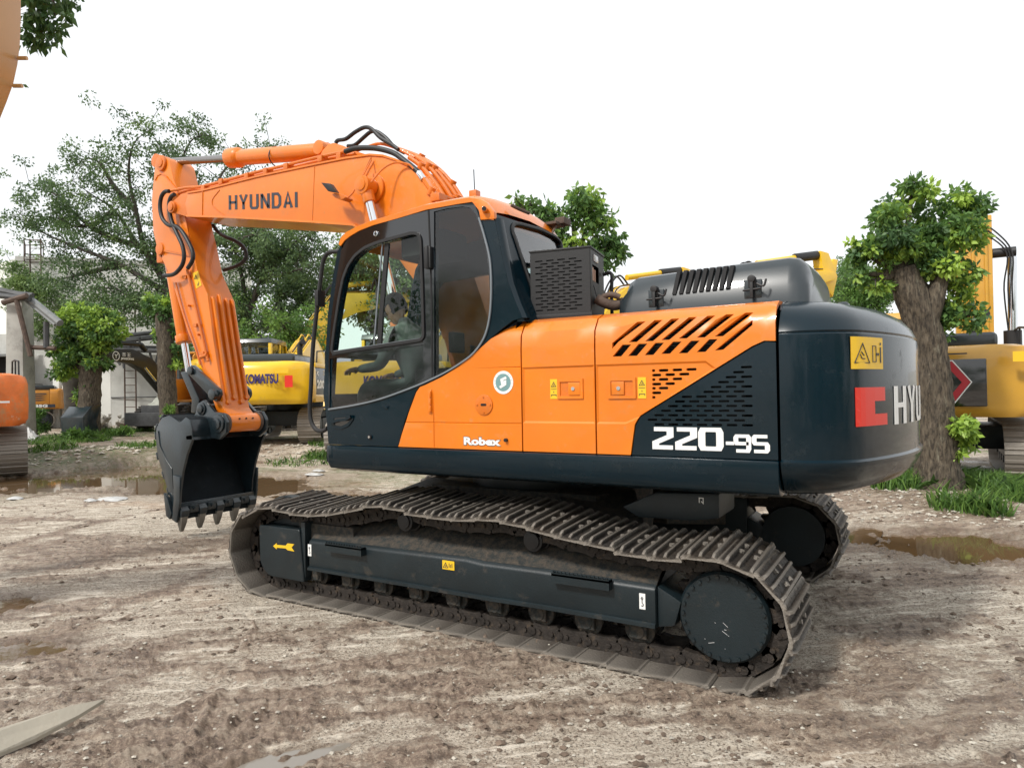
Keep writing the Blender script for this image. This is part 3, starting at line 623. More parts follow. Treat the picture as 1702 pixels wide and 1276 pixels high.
# ---- details on the near track frame
YO = YF+.004
def rect_on(pxs, Y0, Y1): return [S(x, y, Y0) for x, y in pxs]
def plate(name, poly, y0, y1, m, parent, bev=0): return MB().prism(poly, y0, y1).build(name, m, parent, bev=bev)
for q in ([(540, 905), (600, 913), (600, 927), (542, 920)], [(916, 954), (1012, 968), (1012, 984), (918, 970)]):
    P = [S(x, y, YF+.05) for x, y in q]; x0 = P[0][0]; x1 = P[1][0]; z1 = max(P[0][1], P[1][1]); z0 = min(P[2][1], P[3][1]); mb = MB()
    x0, x1 = max(x0, x1), min(x0, x1); zc = (P[0][1]+P[1][1])/2
    mb.box(x1, x0, YF, YF+.05, zc-.006, zc+.006); mb.box(x1, x0, YF+.044, YF+.05, zc-.05, zc+.012)
    for k in range(14):
        xx = x1+(x0-x1)*(k+.5)/14; mb.prism([(xx-.005, zc+.013), (xx+.005, zc+.013), (xx, zc+.025)], YF+.042, YF+.052)
    mb.prism([(x0-.006, zc-.05), (x0, zc-.05), (x0, zc+.01), (x0-.006, zc+.01)], YF, YF+.049); mb.prism([(x1, zc-.05), (x1+.006, zc-.05), (x1+.006, zc+.01), (x1, zc+.01)], YF, YF+.049)
    mb.build('step', M['frame'], EX)
ax, az = S(488, 909.5, 1.413); w_ = .115
plate('arrow_decal', [S(x, y, 1.413) for x, y in [(454, 907), (460, 902), (460, 905), (475, 906.3), (478, 902.5), (489, 904), (484.5, 909.5), (489, 916), (478, 913.8), (475, 911), (460, 909.6), (460, 912.5)]], 1.411, 1.414, M['decal'], EX)
dx, dz = S(745, 939, YO)
dc = plate('warning_decal', [(dx-.05, dz-.03), (dx+.05, dz-.03), (dx+.05, dz+.03), (dx-.05, dz+.03)], YF, YO, M['decal'], EX)
def tri_mark(cx, cz, r, Y, sgn=1, frame=None):   # outlined warning triangle with a small figure, seen from +Y
    V, F = block_letters([[(-.87*r, -.5*r), (.87*r, -.5*r), (0, r), (-.87*r, -.5*r)], [(-.15*r, -.25*r), (.2*r, -.02*r), (.0, .38*r)]], .16*r, .16*r)
    return V, F
def put_mark(VF, cx, cz, Y, parent, m='ink', name='pictogram', sx=1.):
    V, F = VF; V = V.copy(); V[:, 0] -= V[:, 0].max()/2; V[:, 1] -= V[:, 1].max()/2
    mb = MB(); mb.add([(cx-a*sx, Y+c*.3, cz+b) for a, b, c in V], F); return mb.build(name, M[m], parent, smooth=False)
put_mark(tri_mark(0, 0, .022, 0), dx+.022, dz, YO+.001, dc); put_mark(block_letters([[(0, 0), (0, .03)], [(.012, .0), (.012, .022)], [(.024, 0), (.024, .03)]], .004, .004), dx-.02, dz, YO+.001, dc)
for hx, hy in ((514.5, 914), (1067.5, 999)):
    x_, z_ = S(hx, hy, YO); h2 = .045; d_ = plate('hook_decal', [(x_-.018, z_-h2), (x_+.018, z_-h2), (x_+.018, z_+h2), (x_-.018, z_+h2)], YF, YO, M['white'], EX)
    put_mark(block_letters([[(.0, .018), (.006, .026), (.0, .034), (-.006, .026), (.0, .018)], [(0, .018), (0, .0), (.008, -.008), (.004, -.018), (-.006, -.016)]], .004, .004), x_, z_, YO+.001, d_)
# ---- lower frame between the tracks
cb = MB(); cb.prismz([(-.75, -.62), (.75, -.62), (.95, 0), (.75, .62), (-.75, .62), (-.95, 0)], .52, .86)
for sx in (1, -1):
    for sy in (1, -1):
        cb.loft([[(sx*.35, sy*.5, .50), (sx*.95, sy*.35, .50), (sx*.95, sy*.35, .88), (sx*.35, sy*.5, .88)], [(sx*.85, sy*1.08, .40), (sx*1.32, sy*1.08, .40), (sx*1.32, sy*1.08, .66), (sx*.85, sy*1.08, .66)]])
cb.build('lower_frame', M['framedirt'], EX, bev=.015)
rb = MB(); rb.cyl((0, 0, .86), (0, 0, .97), .62, n=48); rb.cyl((0, 0, .97), (0, 0, 1.05), .70, n=48); rb.build('swing_bearing', M['frame'], EX, bev=.008)
tg = MB(); xa, za = S(1162, 834, 1.0); 
tmx = MB(); q = [S(1032, 842, .95), S(1090, 818, .95), S(1196, 820, .95), S(1196, 862, .95), S(1150, 866, .95), S(1060, 860, .95)]; tmx.prism(q, .55, .95); tm = tmx.build('travel_guard', M['frame'], EX, bev=.02)
put_mark(block_letters([[(0, 0), (.012, -.012), (.012, .02), (-.012, .02), (-.012, -.01)]], .006, .006), xa, za, .953, tm, 'white')
# ================================================================ upper structure
XJ = S(1296, 760, 1.355)[0]; XF = S(545, 745, 1.355)[0]; ZS = .5*(S(546, 738)[1]+S(1294, 767)[1]); ZB = 1.035; ZD = 2.105
sk = MB()
prof = [(1.345, ZS), (1.372, ZS-.006), (1.372, ZB+.07), (1.350, ZB+.02), (1.30, ZB)]
for s_ in (1, -1):
    o = MB(); xs = [(XJ+.004, 0), (XF-.10, 0), (XF-.02, .012), (XF+.02, .05)]
    rings = []
    for x, up_ in xs: rings.append([(x, s_*(y-(.02 if up_ > .04 else 0)), max(z, ZB+up_)) for y, z in prof]+[(x, s_*1.12, ZB+up_), (x, s_*1.12, ZS-.02)])
    o.loft(rings); q_ = o.build('side_skirt', M['blue'], EX, bev=.006)
    if s_ < 0: q_['label'] = 'side skirt on the far side'
dk = MB(); dk.box(XJ+.02, XF-.02, -1.11, 1.11, ZB+.03, ZS-.03); dk.build('deck_frame', M['frame'], EX, bev=.01)
core = MB(); core.box(XJ+.03, -.62, -1.25, 1.25, ZS-.02, ZD-.16); core.build('engine_bay', M['dark'], EX, smooth=False)
for i in range(3):
    rc = MB(); rc.box(-1.95+i*.42, -1.62+i*.42, .9, 1.27, 1.3, 1.9); rc.build('radiator', M['iron'], EX, bev=.005)
# side doors: pressed panels with a rolled top edge
SH = ZD-.17                     # where the roll-over starts
Rr = .16
def side_map(s_=1, off=None):
    def f(u, v):
        o_ = off(u, v) if off else 0.
        if v <= SH: return (u, s_*(YS-o_), v), (0, s_, 0)
        a = min((v-SH)/Rr, 1.45); y = YS-o_-Rr*(1-math.cos(a)); z = SH+Rr*math.sin(a); ex = max(0, (v-SH)-1.45*Rr)
        return (u, s_*(y-ex), z+ex*.06), (0, s_*math.cos(a), math.sin(a))
    return f
VT = SH+Rr*1.45+.10             # top of the panel in pressed coordinates
Zg1 = lambda px: S(px, 610.7-.0364*(px-862.6))[1]
ZL = S(840, 702.4)[1]; ZU = S(1010, 605.3)[1]
def mid_off(poly, d=.009):
    pin = offset_poly(poly, .012)
    def f(u, v): return d if inpoly(u, v, offset_poly(poly, .006)) else 0.
    return f, [list(poly)+[poly[0]], list(pin)+[pin[0]]]
XA = S(867, 640)[0]; XB = S(989.5, 640)[0]; XC = S(721, 690)[0]; G = .005
ZP0 = ZS+.004
M['hole'] = M['dark']
DIAG = [S(1290, 563), S(1262, 568), S(1060, 694), S(1047, 752)]     # orange / blue boundary (outer line)
# centre door
def mk_door(name, x0, x1, parent, slots=(), outline=None, midpoly=None, m='orange', s_=1):
    ol = outline or [(x0, ZP0), (x1, ZP0), (x1, VT), (x0, VT)]
    off, ln = mid_off(midpoly) if midpoly else (None, [])
    return panel(name, ol, slots, side_map(s_, off), .02, M[m], parent, lines=ln, grid=.09)
mp_ = [(XB+G+.001, ZL), (XA-G-.001, ZL), (XA-G-.001, ZU), (XB+G+.001, ZU)]
door1 = mk_door('service_door', XB+G, XA-G, EX, midpoly=mp_)
# rear door with louvres
DX = [S(1290.5, 566)[0], S(1290.5, 452)[0]]
ux = S(1173, 599.4)[0]
dgl = [S(1293, 566), S(1270, 566), S(1250, 575), S(1063, 691), S(1055, 705), S(1048, 752)]
XR_ = XJ+.009
rear_out = [(XB-G, ZP0), (dgl[-1][0], ZP0)] + [(p[0], p[1]) for p in dgl[-2:0:-1]] + [(XR_, dgl[0][1]), (XR_, VT), (XB-G, VT)]
# recessed field of the rear door follows the diagonal
ind = offset_poly([(XB-G, ZL)] + [(S(1040, 705)[0], ZL), S(1060, 696), S(1190, 612), S(1173, 599.5)] + [(XB-G, ZU)], 0.0)
slots = []
def slot_px(x0, y0, x1, y1, wd):      # slanted louvre: lower-left point to upper-right point, horizontal width wd (photo units on the panel)
    q = [(x0, y0), (x0+wd, y0-.3), (x1, y1), (x1-wd, y1+.3)]; return [S(a, b) for a, b in q]
up0 = [(1017.5, 579, 1071, 532), (1045, 568.5, 1099, 529.5), (1072, 567, 1127, 527), (1099, 565, 1156, 524.5), (1128, 562.5, 1187, 522), (1158, 561, 1218.5, 519.5), (1188, 559, 1250.5, 516.5)]
for i, q in enumerate(up0):
    if i == 0: slots.append([S(1017.5, 570), S(1017.5, 579.5), S(1028, 568), S(1071, 532), S(1057, 533)])
    else: slots.append(slot_px(q[0], q[1], q[2], q[3], 13.5))
lo0 = [(1018, 592.5, 1049, 572.5), (1044, 591.5, 1076, 571), (1071.5, 590, 1103.5, 569.5), (1099, 588, 1133, 567.5), (1128, 587, 1163, 566), (1158, 585, 1193, 563.5), (1188, 582, 1250, 533)]
for i, q in enumerate(lo0):
    if i == 6: slots.append([S(1188, 582.5), S(1202, 581), S(1250.5, 540), S(1250.5, 531)])
    else: slots.append(slot_px(*q, 14.5))
def rslot(px0, px1, py, h=4.6):
    a = S(px0, py); b = S(px1, py+.0); hh = abs(S(px0, py-h/2)[1]-S(px0, py+h/2)[1]); z = (a[1]+b[1])/2
    return rounded([(a[0], z-hh/2), (b[0], z-hh/2), (b[0], z+hh/2), (a[0], z+hh/2)], hh*.49, 2)
rows = [(615.5, [(1082.5, 1088), (1094, 1110), (1117, 1133), (1140, 1157)]), (623, [(1083, 1098), (1105, 1121), (1128, 1145)]), (630.5, [(1083, 1088.5), (1094, 1110), (1117, 1133)]), (638, [(1083, 1098), (1105, 1121)]),
        (645, [(1083, 1089), (1094, 1110)]), (652.5, [(1083, 1098)]), (660, [(1083, 1088.5)])]
for k, (y, rr) in enumerate(rows):
    for a, b in rr: slots.append(rslot(a, b, y+.2-(.036*(a-1083)), 4.4))
door2 = mk_door('louvred_door', 0, 0, EX, slots=slots, outline=rear_out, midpoly=ind)
lv = MB()
for i in range(24):             # louvre blades behind the slots
    z = 1.68+i*.0135; lv.box(S(1252, 540)[0]-.01, S(1015, 560)[0]+.02, 1.27, 1.30, z, z+.004)
lv.build('louvre_blades', M['frame'], door2, smooth=False)
# dark grille panel, rear lower
gl_out = [(dgl[-1][0]-.008, ZP0)] + [(p[0]-.006, p[1]-.006) for p in dgl[-2:0:-1]] + [(XR_, dgl[0][1]-.008), (XR_, ZP0)]
gs = []
for r_i in range(24):
    z = S(1200, 708.5)[1]+.0015+r_i*.0262
    for c_i in range(14):
        x0 = S(1254, 640)[0]+.012+c_i*.0820+(.041 if r_i % 2 else 0)
        h = rounded([(x0, z), (x0+.058, z), (x0+.058, z+.0125), (x0, z+.0125)], .006, 2)
        if all(inpoly(a, b, offset_poly(gl_out, .022)) for a, b in h) and x0 < S(1092, 640)[0]+.05 and z < S(1240, 585)[1]: gs.append(h)
gp = panel('grille_panel', gl_out, gs, side_map(1, lambda u, v: .004), .015, M['blue'], EX, grid=.14)
# front orange panel
fpx = [(662, 739.5), (673.4, 701.7), (692, 651.5), (698, 643), (707, 639.5), (735, 626), (764, 607.5), (790, 586), (815, 563), (835, 546), (850, 534.5), (862, 528.5)]
fo = [S(x, y) for x, y in fpx]
front_out = [(fo[0][0], ZP0)] + fo[1:-1] + [(S(853, 560)[0], SH+.10), (S(866, 529)[0], VT-.04), (XA+G, VT-.04), (XA+G, ZP0)]
fmid = [(XC, ZL), (fo[1][0]-.01, ZL), (fo[2][0]-.02, fo[2][1]), (S(740, 632)[0], S(740, 632)[1]), S(790, 611.8), (XA+G+.001, ZU), (XA+G+.001, ZL)]
fmid2 = [(XA+G+.001, ZL), (fo[1][0]-.006, ZL), (fo[1][0]-.006, ZL-.012), (XA+G+.001, ZL-.012)]
pf = panel('front_panel', front_out, [], side_map(1, lambda u, v: .006 if (ZL-.011 < v < ZL-.001 or (ZU-.003 < v < ZU+.007 and u < S(784, 612)[0])) else (.007 if abs(u-XC) < .0035 and v < 1.62 else 0)), .02, M['orange'], EX,
           lines=[[(fo[1][0]-.01, ZL), (XA+G+.002, ZL)], [(fo[1][0]-.01, ZL-.012), (XA+G+.002, ZL-.012)], [(fo[1][0]-.01, ZL-.006), (XA+G+.002, ZL-.006)],
                  [(S(784, 612)[0], ZU+.008), (XA+G+.002, ZU+.008)], [(S(784, 612)[0], ZU-.004), (XA+G+.002, ZU-.004)], [(S(784, 612)[0], ZU+.002), (XA+G+.002, ZU+.002)],
                  [(XC, ZP0+.002), (XC, S(720, 640)[1])], [(XC-.004, ZP0+.002), (XC-.004, S(720, 638)[1])], [(XC+.004, ZP0+.002), (XC+.004, S(720, 642)[1])]], grid=.08)
# bolted cover disc, hinge, round sticker, catches
cx, cz = S(804, 672.5, 1.36); mb = MB(); mb.cyl((cx, YS, cz), (cx, YS+.008, cz), .069, n=36); mb.build('inspection_cover', M['orange_weld'], EX, bev=.003)
mb = MB(); [mb.cyl((cx+.052*math.cos(a), YS+.007, cz+.052*math.sin(a)), (cx+.052*math.cos(a), YS+.014, cz+.052*math.sin(a)), .006, n=8) for a in (0, math.pi/2, math.pi, -math.pi/2)]; mb.build('cover_screws', M['orange_weld'], EX)
plate('cover_slot', rounded([(cx-.022, cz-.008), (cx+.022, cz-.008), (cx+.022, cz+.008), (cx-.022, cz+.008)], .007), YS+.005, YS+.0095, M['dark'], EX)
hx, hz = S(715, 667, 1.36); mb = MB(); mb.box(hx-.012, hx+.018, YS, YS+.006, hz-.085, hz+.085)
for k in (-1, 0, 1): mb.cyl((hx-.004, YS+.012, hz+k*.05-.022), (hx-.004, YS+.012, hz+k*.05+.022), .010, n=12)
mb.build('door_hinge', M['orange'], EX, bev=.002)
sx_, sz_ = S(836, 635.5, 1.36); mb = MB(); mb.cyl((sx_, YS-.001, sz_), (sx_, YS+.003, sz_), .076, n=40); st = mb.build('round_sticker', M['white'], EX)
M['green'] = mat('green_print', (.17, .30, .31), .4); M['greyprint'] = mat('grey_print', (.25, .27, .28), .4)
mb = MB(); mb.cyl((sx_, YS+.002, sz_), (sx_, YS+.0042, sz_), .058, n=36); mb.build('sticker_field', M['green'], st)
put_mark(block_letters([[(.03, .032), (-.005, .018), (.0, -.004), (.02, .004), (.02, -.012), (-.02, -.032)]], .02, .016), sx_, sz_, YS+.005, st, 'white')
def ring_text(s, r, a0, a1, cx, cz, Y, h, m, parent, inside=False):
    for i, ch_ in enumerate(s):
        if ch_ == ' ': continue
        a = a0+(a1-a0)*i/(len(s)-1); V, F = text_mesh(ch_, .01, 1); V = V*h; V[:, 0] -= V[:, 0].max()/2
        t = a-math.pi/2 if not inside else a+math.pi/2; mb = MB()
        mb.add([(cx-(r*math.cos(a)+x*math.cos(t)-y*math.sin(t)), Y+c*.3, cz+(r*math.sin(a)+x*math.sin(t)+y*math.cos(t))) for x, y, c in V], F); mb.build('ring_letter', M[m], parent, smooth=False)
ring_text('BUREAU SAFETY', .0605, R(205), R(-25), sx_, sz_, YS+.0035, .013, 'greyprint', st)
for (px, py, d_) in ((947, 646, 1), (1033, 645, -1)):
    x, z = S(px, py, YS); W_, H_ = .088, .062; off = .009
    yb = YS-off
    fr_ = MB(); o_ = [(x-W_, z-H_), (x+W_, z-H_), (x+W_, z+H_), (x-W_, z+H_)]; i_ = [(x-W_+.018, z-H_+.018), (x+W_-.018, z-H_+.018), (x+W_-.018, z+H_-.018), (x-W_+.018, z+H_-.018)]
    for k in range(4):
        a, b = o_[k], o_[(k+1) % 4]; c, e = i_[(k+1) % 4], i_[k]; fr_.prism([a, b, c, e], yb, yb+.009)
    c_ = fr_.build('door_catch', M['orange'], EX); 
    MB().prism(i_, yb-.002, yb+.0012).build('catch_recess', M['orange_weld'], c_, smooth=False)
    px0 = x+(-.030 if d_ > 0 else .024); mb = MB(); mb.box(px0-.040, px0+.040, yb+.001, yb+.012, z-.040, z+.040); mb.build('paddle', M['orange'], c_, bev=.003)
    mb = MB(); mb.cyl((px0+.006*d_, yb+.011, z), (px0+.006*d_, yb+.017, z), .012, n=16); mb.build('lock', M['chrome'], c_)
    sxx = x+(.115 if d_ > 0 else -.125); dd = plate('warning_decal', [(sxx-.025, z-.062), (sxx+.025, z-.062), (sxx+.025, z+.062), (sxx-.025, z+.062)], yb, yb+.003, M['decal'], EX)
    put_mark(tri_mark(0, 0, .019, 0), sxx, z+.030, yb+.0035, dd); put_mark(block_letters([[(-.017, -.02), (-.017, -.01), (.017, -.01), (.017, -.02)], [(0, .002), (0, .012)]], .0035, .0035), sxx, z-.03, yb+.0035, dd)
    put_mark(block_letters([[(-.02, 0), (.02, 0)]], .003, .0025), sxx, z, yb+.0035, dd)
# door stop knob
kx, kz = S(842, 731, YS); MB().cyl((kx, YS, kz), (kx, YS+.02, kz), .012, n=12).build('door_stop', M['black'], EX)
# Robex
lx0, lz0 = S(771.5, 739.0); lx1, _ = S(832.5, 739.0)
VF = text_mesh('Robex', .045)
lettering('model_lettering', 'Robex', M['ink'], EX, lambda u, v, w_: (lx0+.004-u, YS+.0015+w_*.2, lz0-.004+v), (lx0-lx1)+.008, .062, VF=text_mesh('Robex', .07))
lettering('model_lettering', 'Robex', M['white'], EX, lambda u, v, w_: (lx0-u, YS+.003+w_*.2, lz0+v), (lx0-lx1), .054, VF=VF)
# 220-9S
T2 = [[(0, .78), (.10, 1), (.80, 1), (.92, .86), (.92, .72), (.80, .58), (.06, .26), (.0, 0), (.98, 0)]]
def L2(dx, sc_=1., st=T2): return [[(x*sc_+dx, y*sc_) for x, y in p] for p in st]
TWO = [[(.0, .92), (.86, .92), (.86, .60), (.08, .30), (.08, .08), (1.0, .08)]]
ZERO = [[(.12, .08), (.88, .08), (.95, .2), (.95, .8), (.88, .92), (.12, .92), (.05, .8), (.05, .2), (.12, .08)]]
NINE = [[(.92, .5), (.12, .5), (.05, .6), (.05, .84), (.12, .92), (.85, .92), (.92, .84), (.92, .2), (.85, .08), (.06, .08)]]
ESS = [[(.95, .92), (.14, .92), (.06, .84), (.06, .6), (.14, .51), (.86, .51), (.94, .42), (.94, .16), (.86, .08), (.05, .08)]]
big = L2(0, 1, TWO)+L2(1.22, 1, TWO)+L2(2.44, 1, ZERO); V1, F1 = block_letters(big, .36, .19)
x0, z0 = S(1084.5, 746); x1, _ = S(1203, 748.5); zt = S(1084, 709.5)[1]
lettering('model_lettering', '', M['white'], gp, lambda u, v, w_: (x0-u, YS-.001+w_*.4, z0+v-.0), x0-x1, .128, VF=(V1, F1))
V2, F2 = block_letters(L2(0, 1, NINE)+L2(1.22, 1, ESS), .33, .19); xa, za = S(1219.5, 751.5); xb, _ = S(1280, 752)
lettering('model_lettering', '', M['white'], gp, lambda u, v, w_: (xa-u, YS-.001+w_*.4, za+v), xa-xb, .098, VF=(V2, F2))
V3, F3 = block_letters([[(0, 0), (.5, 0)]], .12, .14); xd, zd = S(1206.5, 739); lettering('model_lettering', '', M['white'], gp, lambda u, v, w_: (xd-u, YS-.001+w_*.4, zd+v), .045, .018, VF=(V3, F3))
# far side and top covers (seen only from elsewhere)
fs = panel('side_panel', [(XR_, ZP0), (.2, ZP0), (.2, VT), (XR_, VT)], [], side_map(-1), .02, M['orange'], EX, grid=.2)
tpn = MB(); tpn.box(XJ+.01, -.60, -1.17, 1.17, ZD-.055, ZD-.03); tpn.build('top_cover', M['blue'], EX)
tb = MB(); tb.box(-.5, .75, -1.33, -.45, ZS, 1.75); tb.build('fuel_tank', M['blue'], EX, bev=.05, seg=3)
tb = MB(); tb.box(.80, 1.05, -1.30, -.55, ZS, 1.55); tb.build('tool_box', M['blue'], EX, bev=.03, seg=3)
# ---- counterweight
def cw_plan(inset, n=7):
    P = []; Rr_ = 2.79-inset; hy = 1.362-inset; rc = .36; xj = XJ-.005
    # straight flank, corner blend, rear arc
    cx_, cy_ = None, None
    # corner circle centre: distance rc from line y=hy and inside arc Rr
    cy_ = hy-rc; cx_ = -math.sqrt((Rr_-rc)**2-cy_**2)
    P.append((xj, hy)); P.append(((xj+cx_)/2, hy))
    a1 = math.atan2(cy_, cx_)      # direction from origin through the corner centre
    for k in range(n+1):
        a = math.pi/2+(a1-math.pi/2)*k/n; P.append((cx_+rc*math.cos(a), cy_+rc*math.sin(a)))
    m_ = 12
    for k in range(1, m_): a = a1+(math.pi-a1)*k/m_*1.0; P.append((Rr_*math.cos(a), Rr_*math.sin(a)))
    P.append((-Rr_, 0)); Q = [(x, -y) for x, y in P[-2::-1]]; return P+Q
ring_spec = [(.30, ZB-.004), (.20, ZB+.0), (.10, ZB+.035), (.035, ZB+.10), (.010, ZB+.16), (.004, ZS-.02), (.004, ZS-.006), (.020, ZS+.006), (.020, ZS+.03), (.016, 1.5), (.020, 1.84), (.022, 1.895), (.030, 1.905), (.026, 1.915), (.05, 1.97), (.10, 2.03), (.18, 2.075), (.30, 2.105), (.55, 2.12)]
cw = MB(); cw.loft([[(x, y, z) for x, y in cw_plan(i_)] for i_, z in ring_spec]); CW = cw.build('counterweight', M['blue'], EX, ang=32)
# decals on the counterweight: u = distance along the plan curve from the joint
cpts = [Vector(p) for p in cw_plan(.016)]
def cw_at(u):
    d = 0
    for a, b in zip(cpts, cpts[1:]):
        l = (b-a).length
        if d+l >= u: t = (u-d)/l; p = a.lerp(b, t); tn_ = (b-a).normalized(); return p, Vector((tn_.y, -tn_.x)) if False else Vector((-tn_.y, tn_.x))*-1
        d += l
    return cpts[-1], Vector((-1, 0))
def cw_map(u0, z0):
    def f(u, v, w_):
        p, n = cw_at(u0+u)
        if n.dot(p) < 0: n = -n
        q = p+n*(.003+w_*.4); return (q.x, q.y, z0+v)
    return f
def u_of_px(px, py):   # where a sight line meets the counterweight's skin
    best = None; d = 0
    for k in range(0, 400):
        u = k*.006; p, n = cw_at(u); P3 = np.array([p.x, p.y, 1.5]); dd = P3-CAM; z_ = dd@fw; x_ = 851+F_PX*(dd@rt)/z_; 
        if best is None or abs(x_-px) < best[0]:
            zz = CAM[2]-(py-(638-F_PX*((dd)@up)/z_))*z_/F_PX*1.0-(CAM[2]-1.5); best = (abs(x_-px), u, zz)
    return best[1], best[2]
def grid_plate(name, poly, m, parent, u0, z0, step=.02):
    T = resample(poly, step); P = [Vector(p) for p in T]; E = [(i, (i+1) % len(T)) for i in range(len(T))]
    xs = [p[0] for p in poly]
    for x in np.arange(min(xs)+step, max(xs), step):
        for y in np.arange(min(p[1] for p in poly)+step, max(p[1] for p in poly), step*3):
            if inpoly(x, y, poly): P.append(Vector((x, y)))
    vs, es, fs, *_ = delaunay_2d_cdt(P, E, [], 0, 1e-5); fs = [f for f in fs if inpoly(sum(vs[i][0] for i in f)/3, sum(vs[i][1] for i in f)/3, T)]
    mp = cw_map(u0, z0); mb = MB(); n = len(vs); mb.add([mp(v[0], v[1], 0) for v in vs]+[mp(v[0], v[1], -.006) for v in vs], [tuple(f) for f in fs]+[tuple(n+i for i in f[::-1]) for f in fs]); return mb.build(name, m, parent, smooth=False, recalc=False)
ua, za = u_of_px(1415, 559); ub, _ = u_of_px(1468, 559); zb = u_of_px(1419, 613)[1]
d1 = grid_plate('warning_decal', [(0, 0), (ub-ua, 0), (ub-ua, za-zb), (0, za-zb)], M['decal'], CW, ua, zb)
hh = za-zb; ww = ub-ua
def cw_mark(VF, u, z, parent, m='ink'):
    V, F = VF; mp = cw_map(u, z); mb = MB(); mb.add([mp(a, b, c+.006) for a, b, c in V], F); mb.build('pictogram', M[m], parent, smooth=False)
cw_mark(block_letters([[(0, 0), (ww*.42, 0), (ww*.21, hh*.6), (0, 0)], [(ww*.14, hh*.26), (ww*.18, hh*.14), (ww*.27, hh*.12)], [(ww*.17, hh*.34), (ww*.25, hh*.22)]], .0045, .0045), ua+ww*.06, zb+hh*.18, d1)
cw_mark(block_letters([[(0, 0), (ww*.12, 0), (ww*.12, hh*.5), (0, hh*.5), (0, 0)]], .0035, .0035), ua+ww*.60, zb+hh*.22, d1)
cw_mark(block_letters([[(0, 0), (0, hh*.5)], [(0, hh*.56), (0, hh*.64)]], .009, .006), ua+ww*.88, zb+hh*.2, d1); cw_mark(block_letters([[(0, 0), (ww*.08, 0)], [(ww*.02, hh*.04), (0, 0), (ww*.02, -hh*.04)], [(ww*.06, hh*.04), (ww*.08, 0), (ww*.06, -hh*.04)]], .003, .004), ua+ww*.74, zb+hh*.42, d1)
uc, zc = u_of_px(1421.5, 644); ud, _ = u_of_px(1474, 700); zd = u_of_px(1424, 709)[1]; w3 = ud-uc; h3 = zc-zd; wn = w3*.90
grid_plate('logo_block', [(0, 0), (w3, 0), (w3, h3*.30), (w3*.55, h3*.30), (w3*.55, h3*.64), (w3*.93, h3*.64), (w3*.93, h3), (0, h3)], M['red'], CW, uc, zd)
ue, ze = u_of_px(1486, 637.5); uf, _ = u_of_px(1503.5, 640); zf = u_of_px(1487, 706)[1]; hl = ze-zf; wl = (uf-ue)
HY = {'H': [[(0, 0), (0, 1)], [(1, 0), (1, 1)], [(0, .5), (1, .5)]], 'Y': [[(0, 1), (.5, .42), (1, 1)], [(.5, 0), (.5, .5)]], 'U': [[(0, 1), (0, .18), (.15, .06), (.85, .06), (1, .18), (1, 1)]], 'N': [[(0, 0), (0, 1)], [(.04, .93), (.96, .07)], [(1, 0), (1, 1)]],
      'D': [[(0, .05), (.7, .05), (1, .25), (1, .75), (.7, .95), (0, .95), (0, .05)]], 'A': [[(0, 0), (.5, 1), (1, 0)], [(.2, .3), (.8, .3)]], 'I': [[(0, 0), (0, 1)]]}
def word(s, lw, gap, narrow=.22):
    out = []; x = 0
    for ch_ in s:
        w_ = 0 if ch_ == 'I' else lw; out += [[(x+a*w_, b) for a, b in p] for p in HY[ch_]]; x += w_+gap
    return out
V4, F4 = block_letters([[(a*wl*.80, b*hl) for a, b in p] for p in word('HYUNDAI', 1, .62)], wl*.30, hl*.13)
mp4 = cw_map(ue, zf); mb = MB(); mb.add([mp4(a, b*hl/V4[:, 1].max(), c) for a, b, c in V4], F4); mb.build('maker_lettering', M['white'], CW, smooth=False)
# ---- engine hood
XH0, ZH0 = S(1027, 506, .98); XH1 = S(1345, 488, .98)[0]; ZHT = S(1200, 440, .90)[1]
HFAR = .75
def hood_ring(x, tb_, k):
    yb, yt, z1 = 1.0-tb_*.25, .94-tb_*.7, ZHT-tb_*.9+k
    return [(x, yb, ZD-.04), (x, yb-.005, ZD+.10), (x, yt, z1-.07), (x, yt-.03, z1-.02), (x, yt-.10, z1), (x, .3, z1+.015), (x, -yt+HFAR+.10, z1), (x, -yt+HFAR+.03, z1-.02), (x, -yt+HFAR, z1-.07), (x, -yb+HFAR+.005, ZD+.10), (x, -yb+HFAR, ZD-.04)]
zslope = .0
hd = MB(); Lh = XH1-XH0
st_ = [(0, .17, -.05), (.006, .11, -.05), (.02, .055, -.04), (.05, .015, -.025), (.09, .0, -.015), (.5, 0, .0), (.90, .0, .01), (.945, .012, .01), (.975, .045, .01), (.992, .09, .01), (1.0, .15, .01)]
hd.loft([hood_ring(XH0+Lh*t, b_, k_) for t, b_, k_ in st_]); HD = hd.build('engine_hood', M['hood'], EX, ang=50)
for i in range(9):
    pt = (1127.5+i*11.1, 450-i*1.2); pb = (1121.5+i*11.1, 489.5-i*1.2)
    xa, za = S(*pt, .955); xb, zb_ = S(*pb, .985); mb = MB(); w_ = .024
    mb.loft([[(xa-w_/2, .945, za), (xa+w_/2, .945, za), (xa+w_/2, .90, za), (xa-w_/2, .90, za)], [(xb-w_/2+.0, 1.003, zb_), (xb+w_/2, 1.003, zb_), (xb+w_/2, .93, zb_), (xb-w_/2, .93, zb_)]]); mb.build('vent_slot', M['dark'], HD, smooth=False)
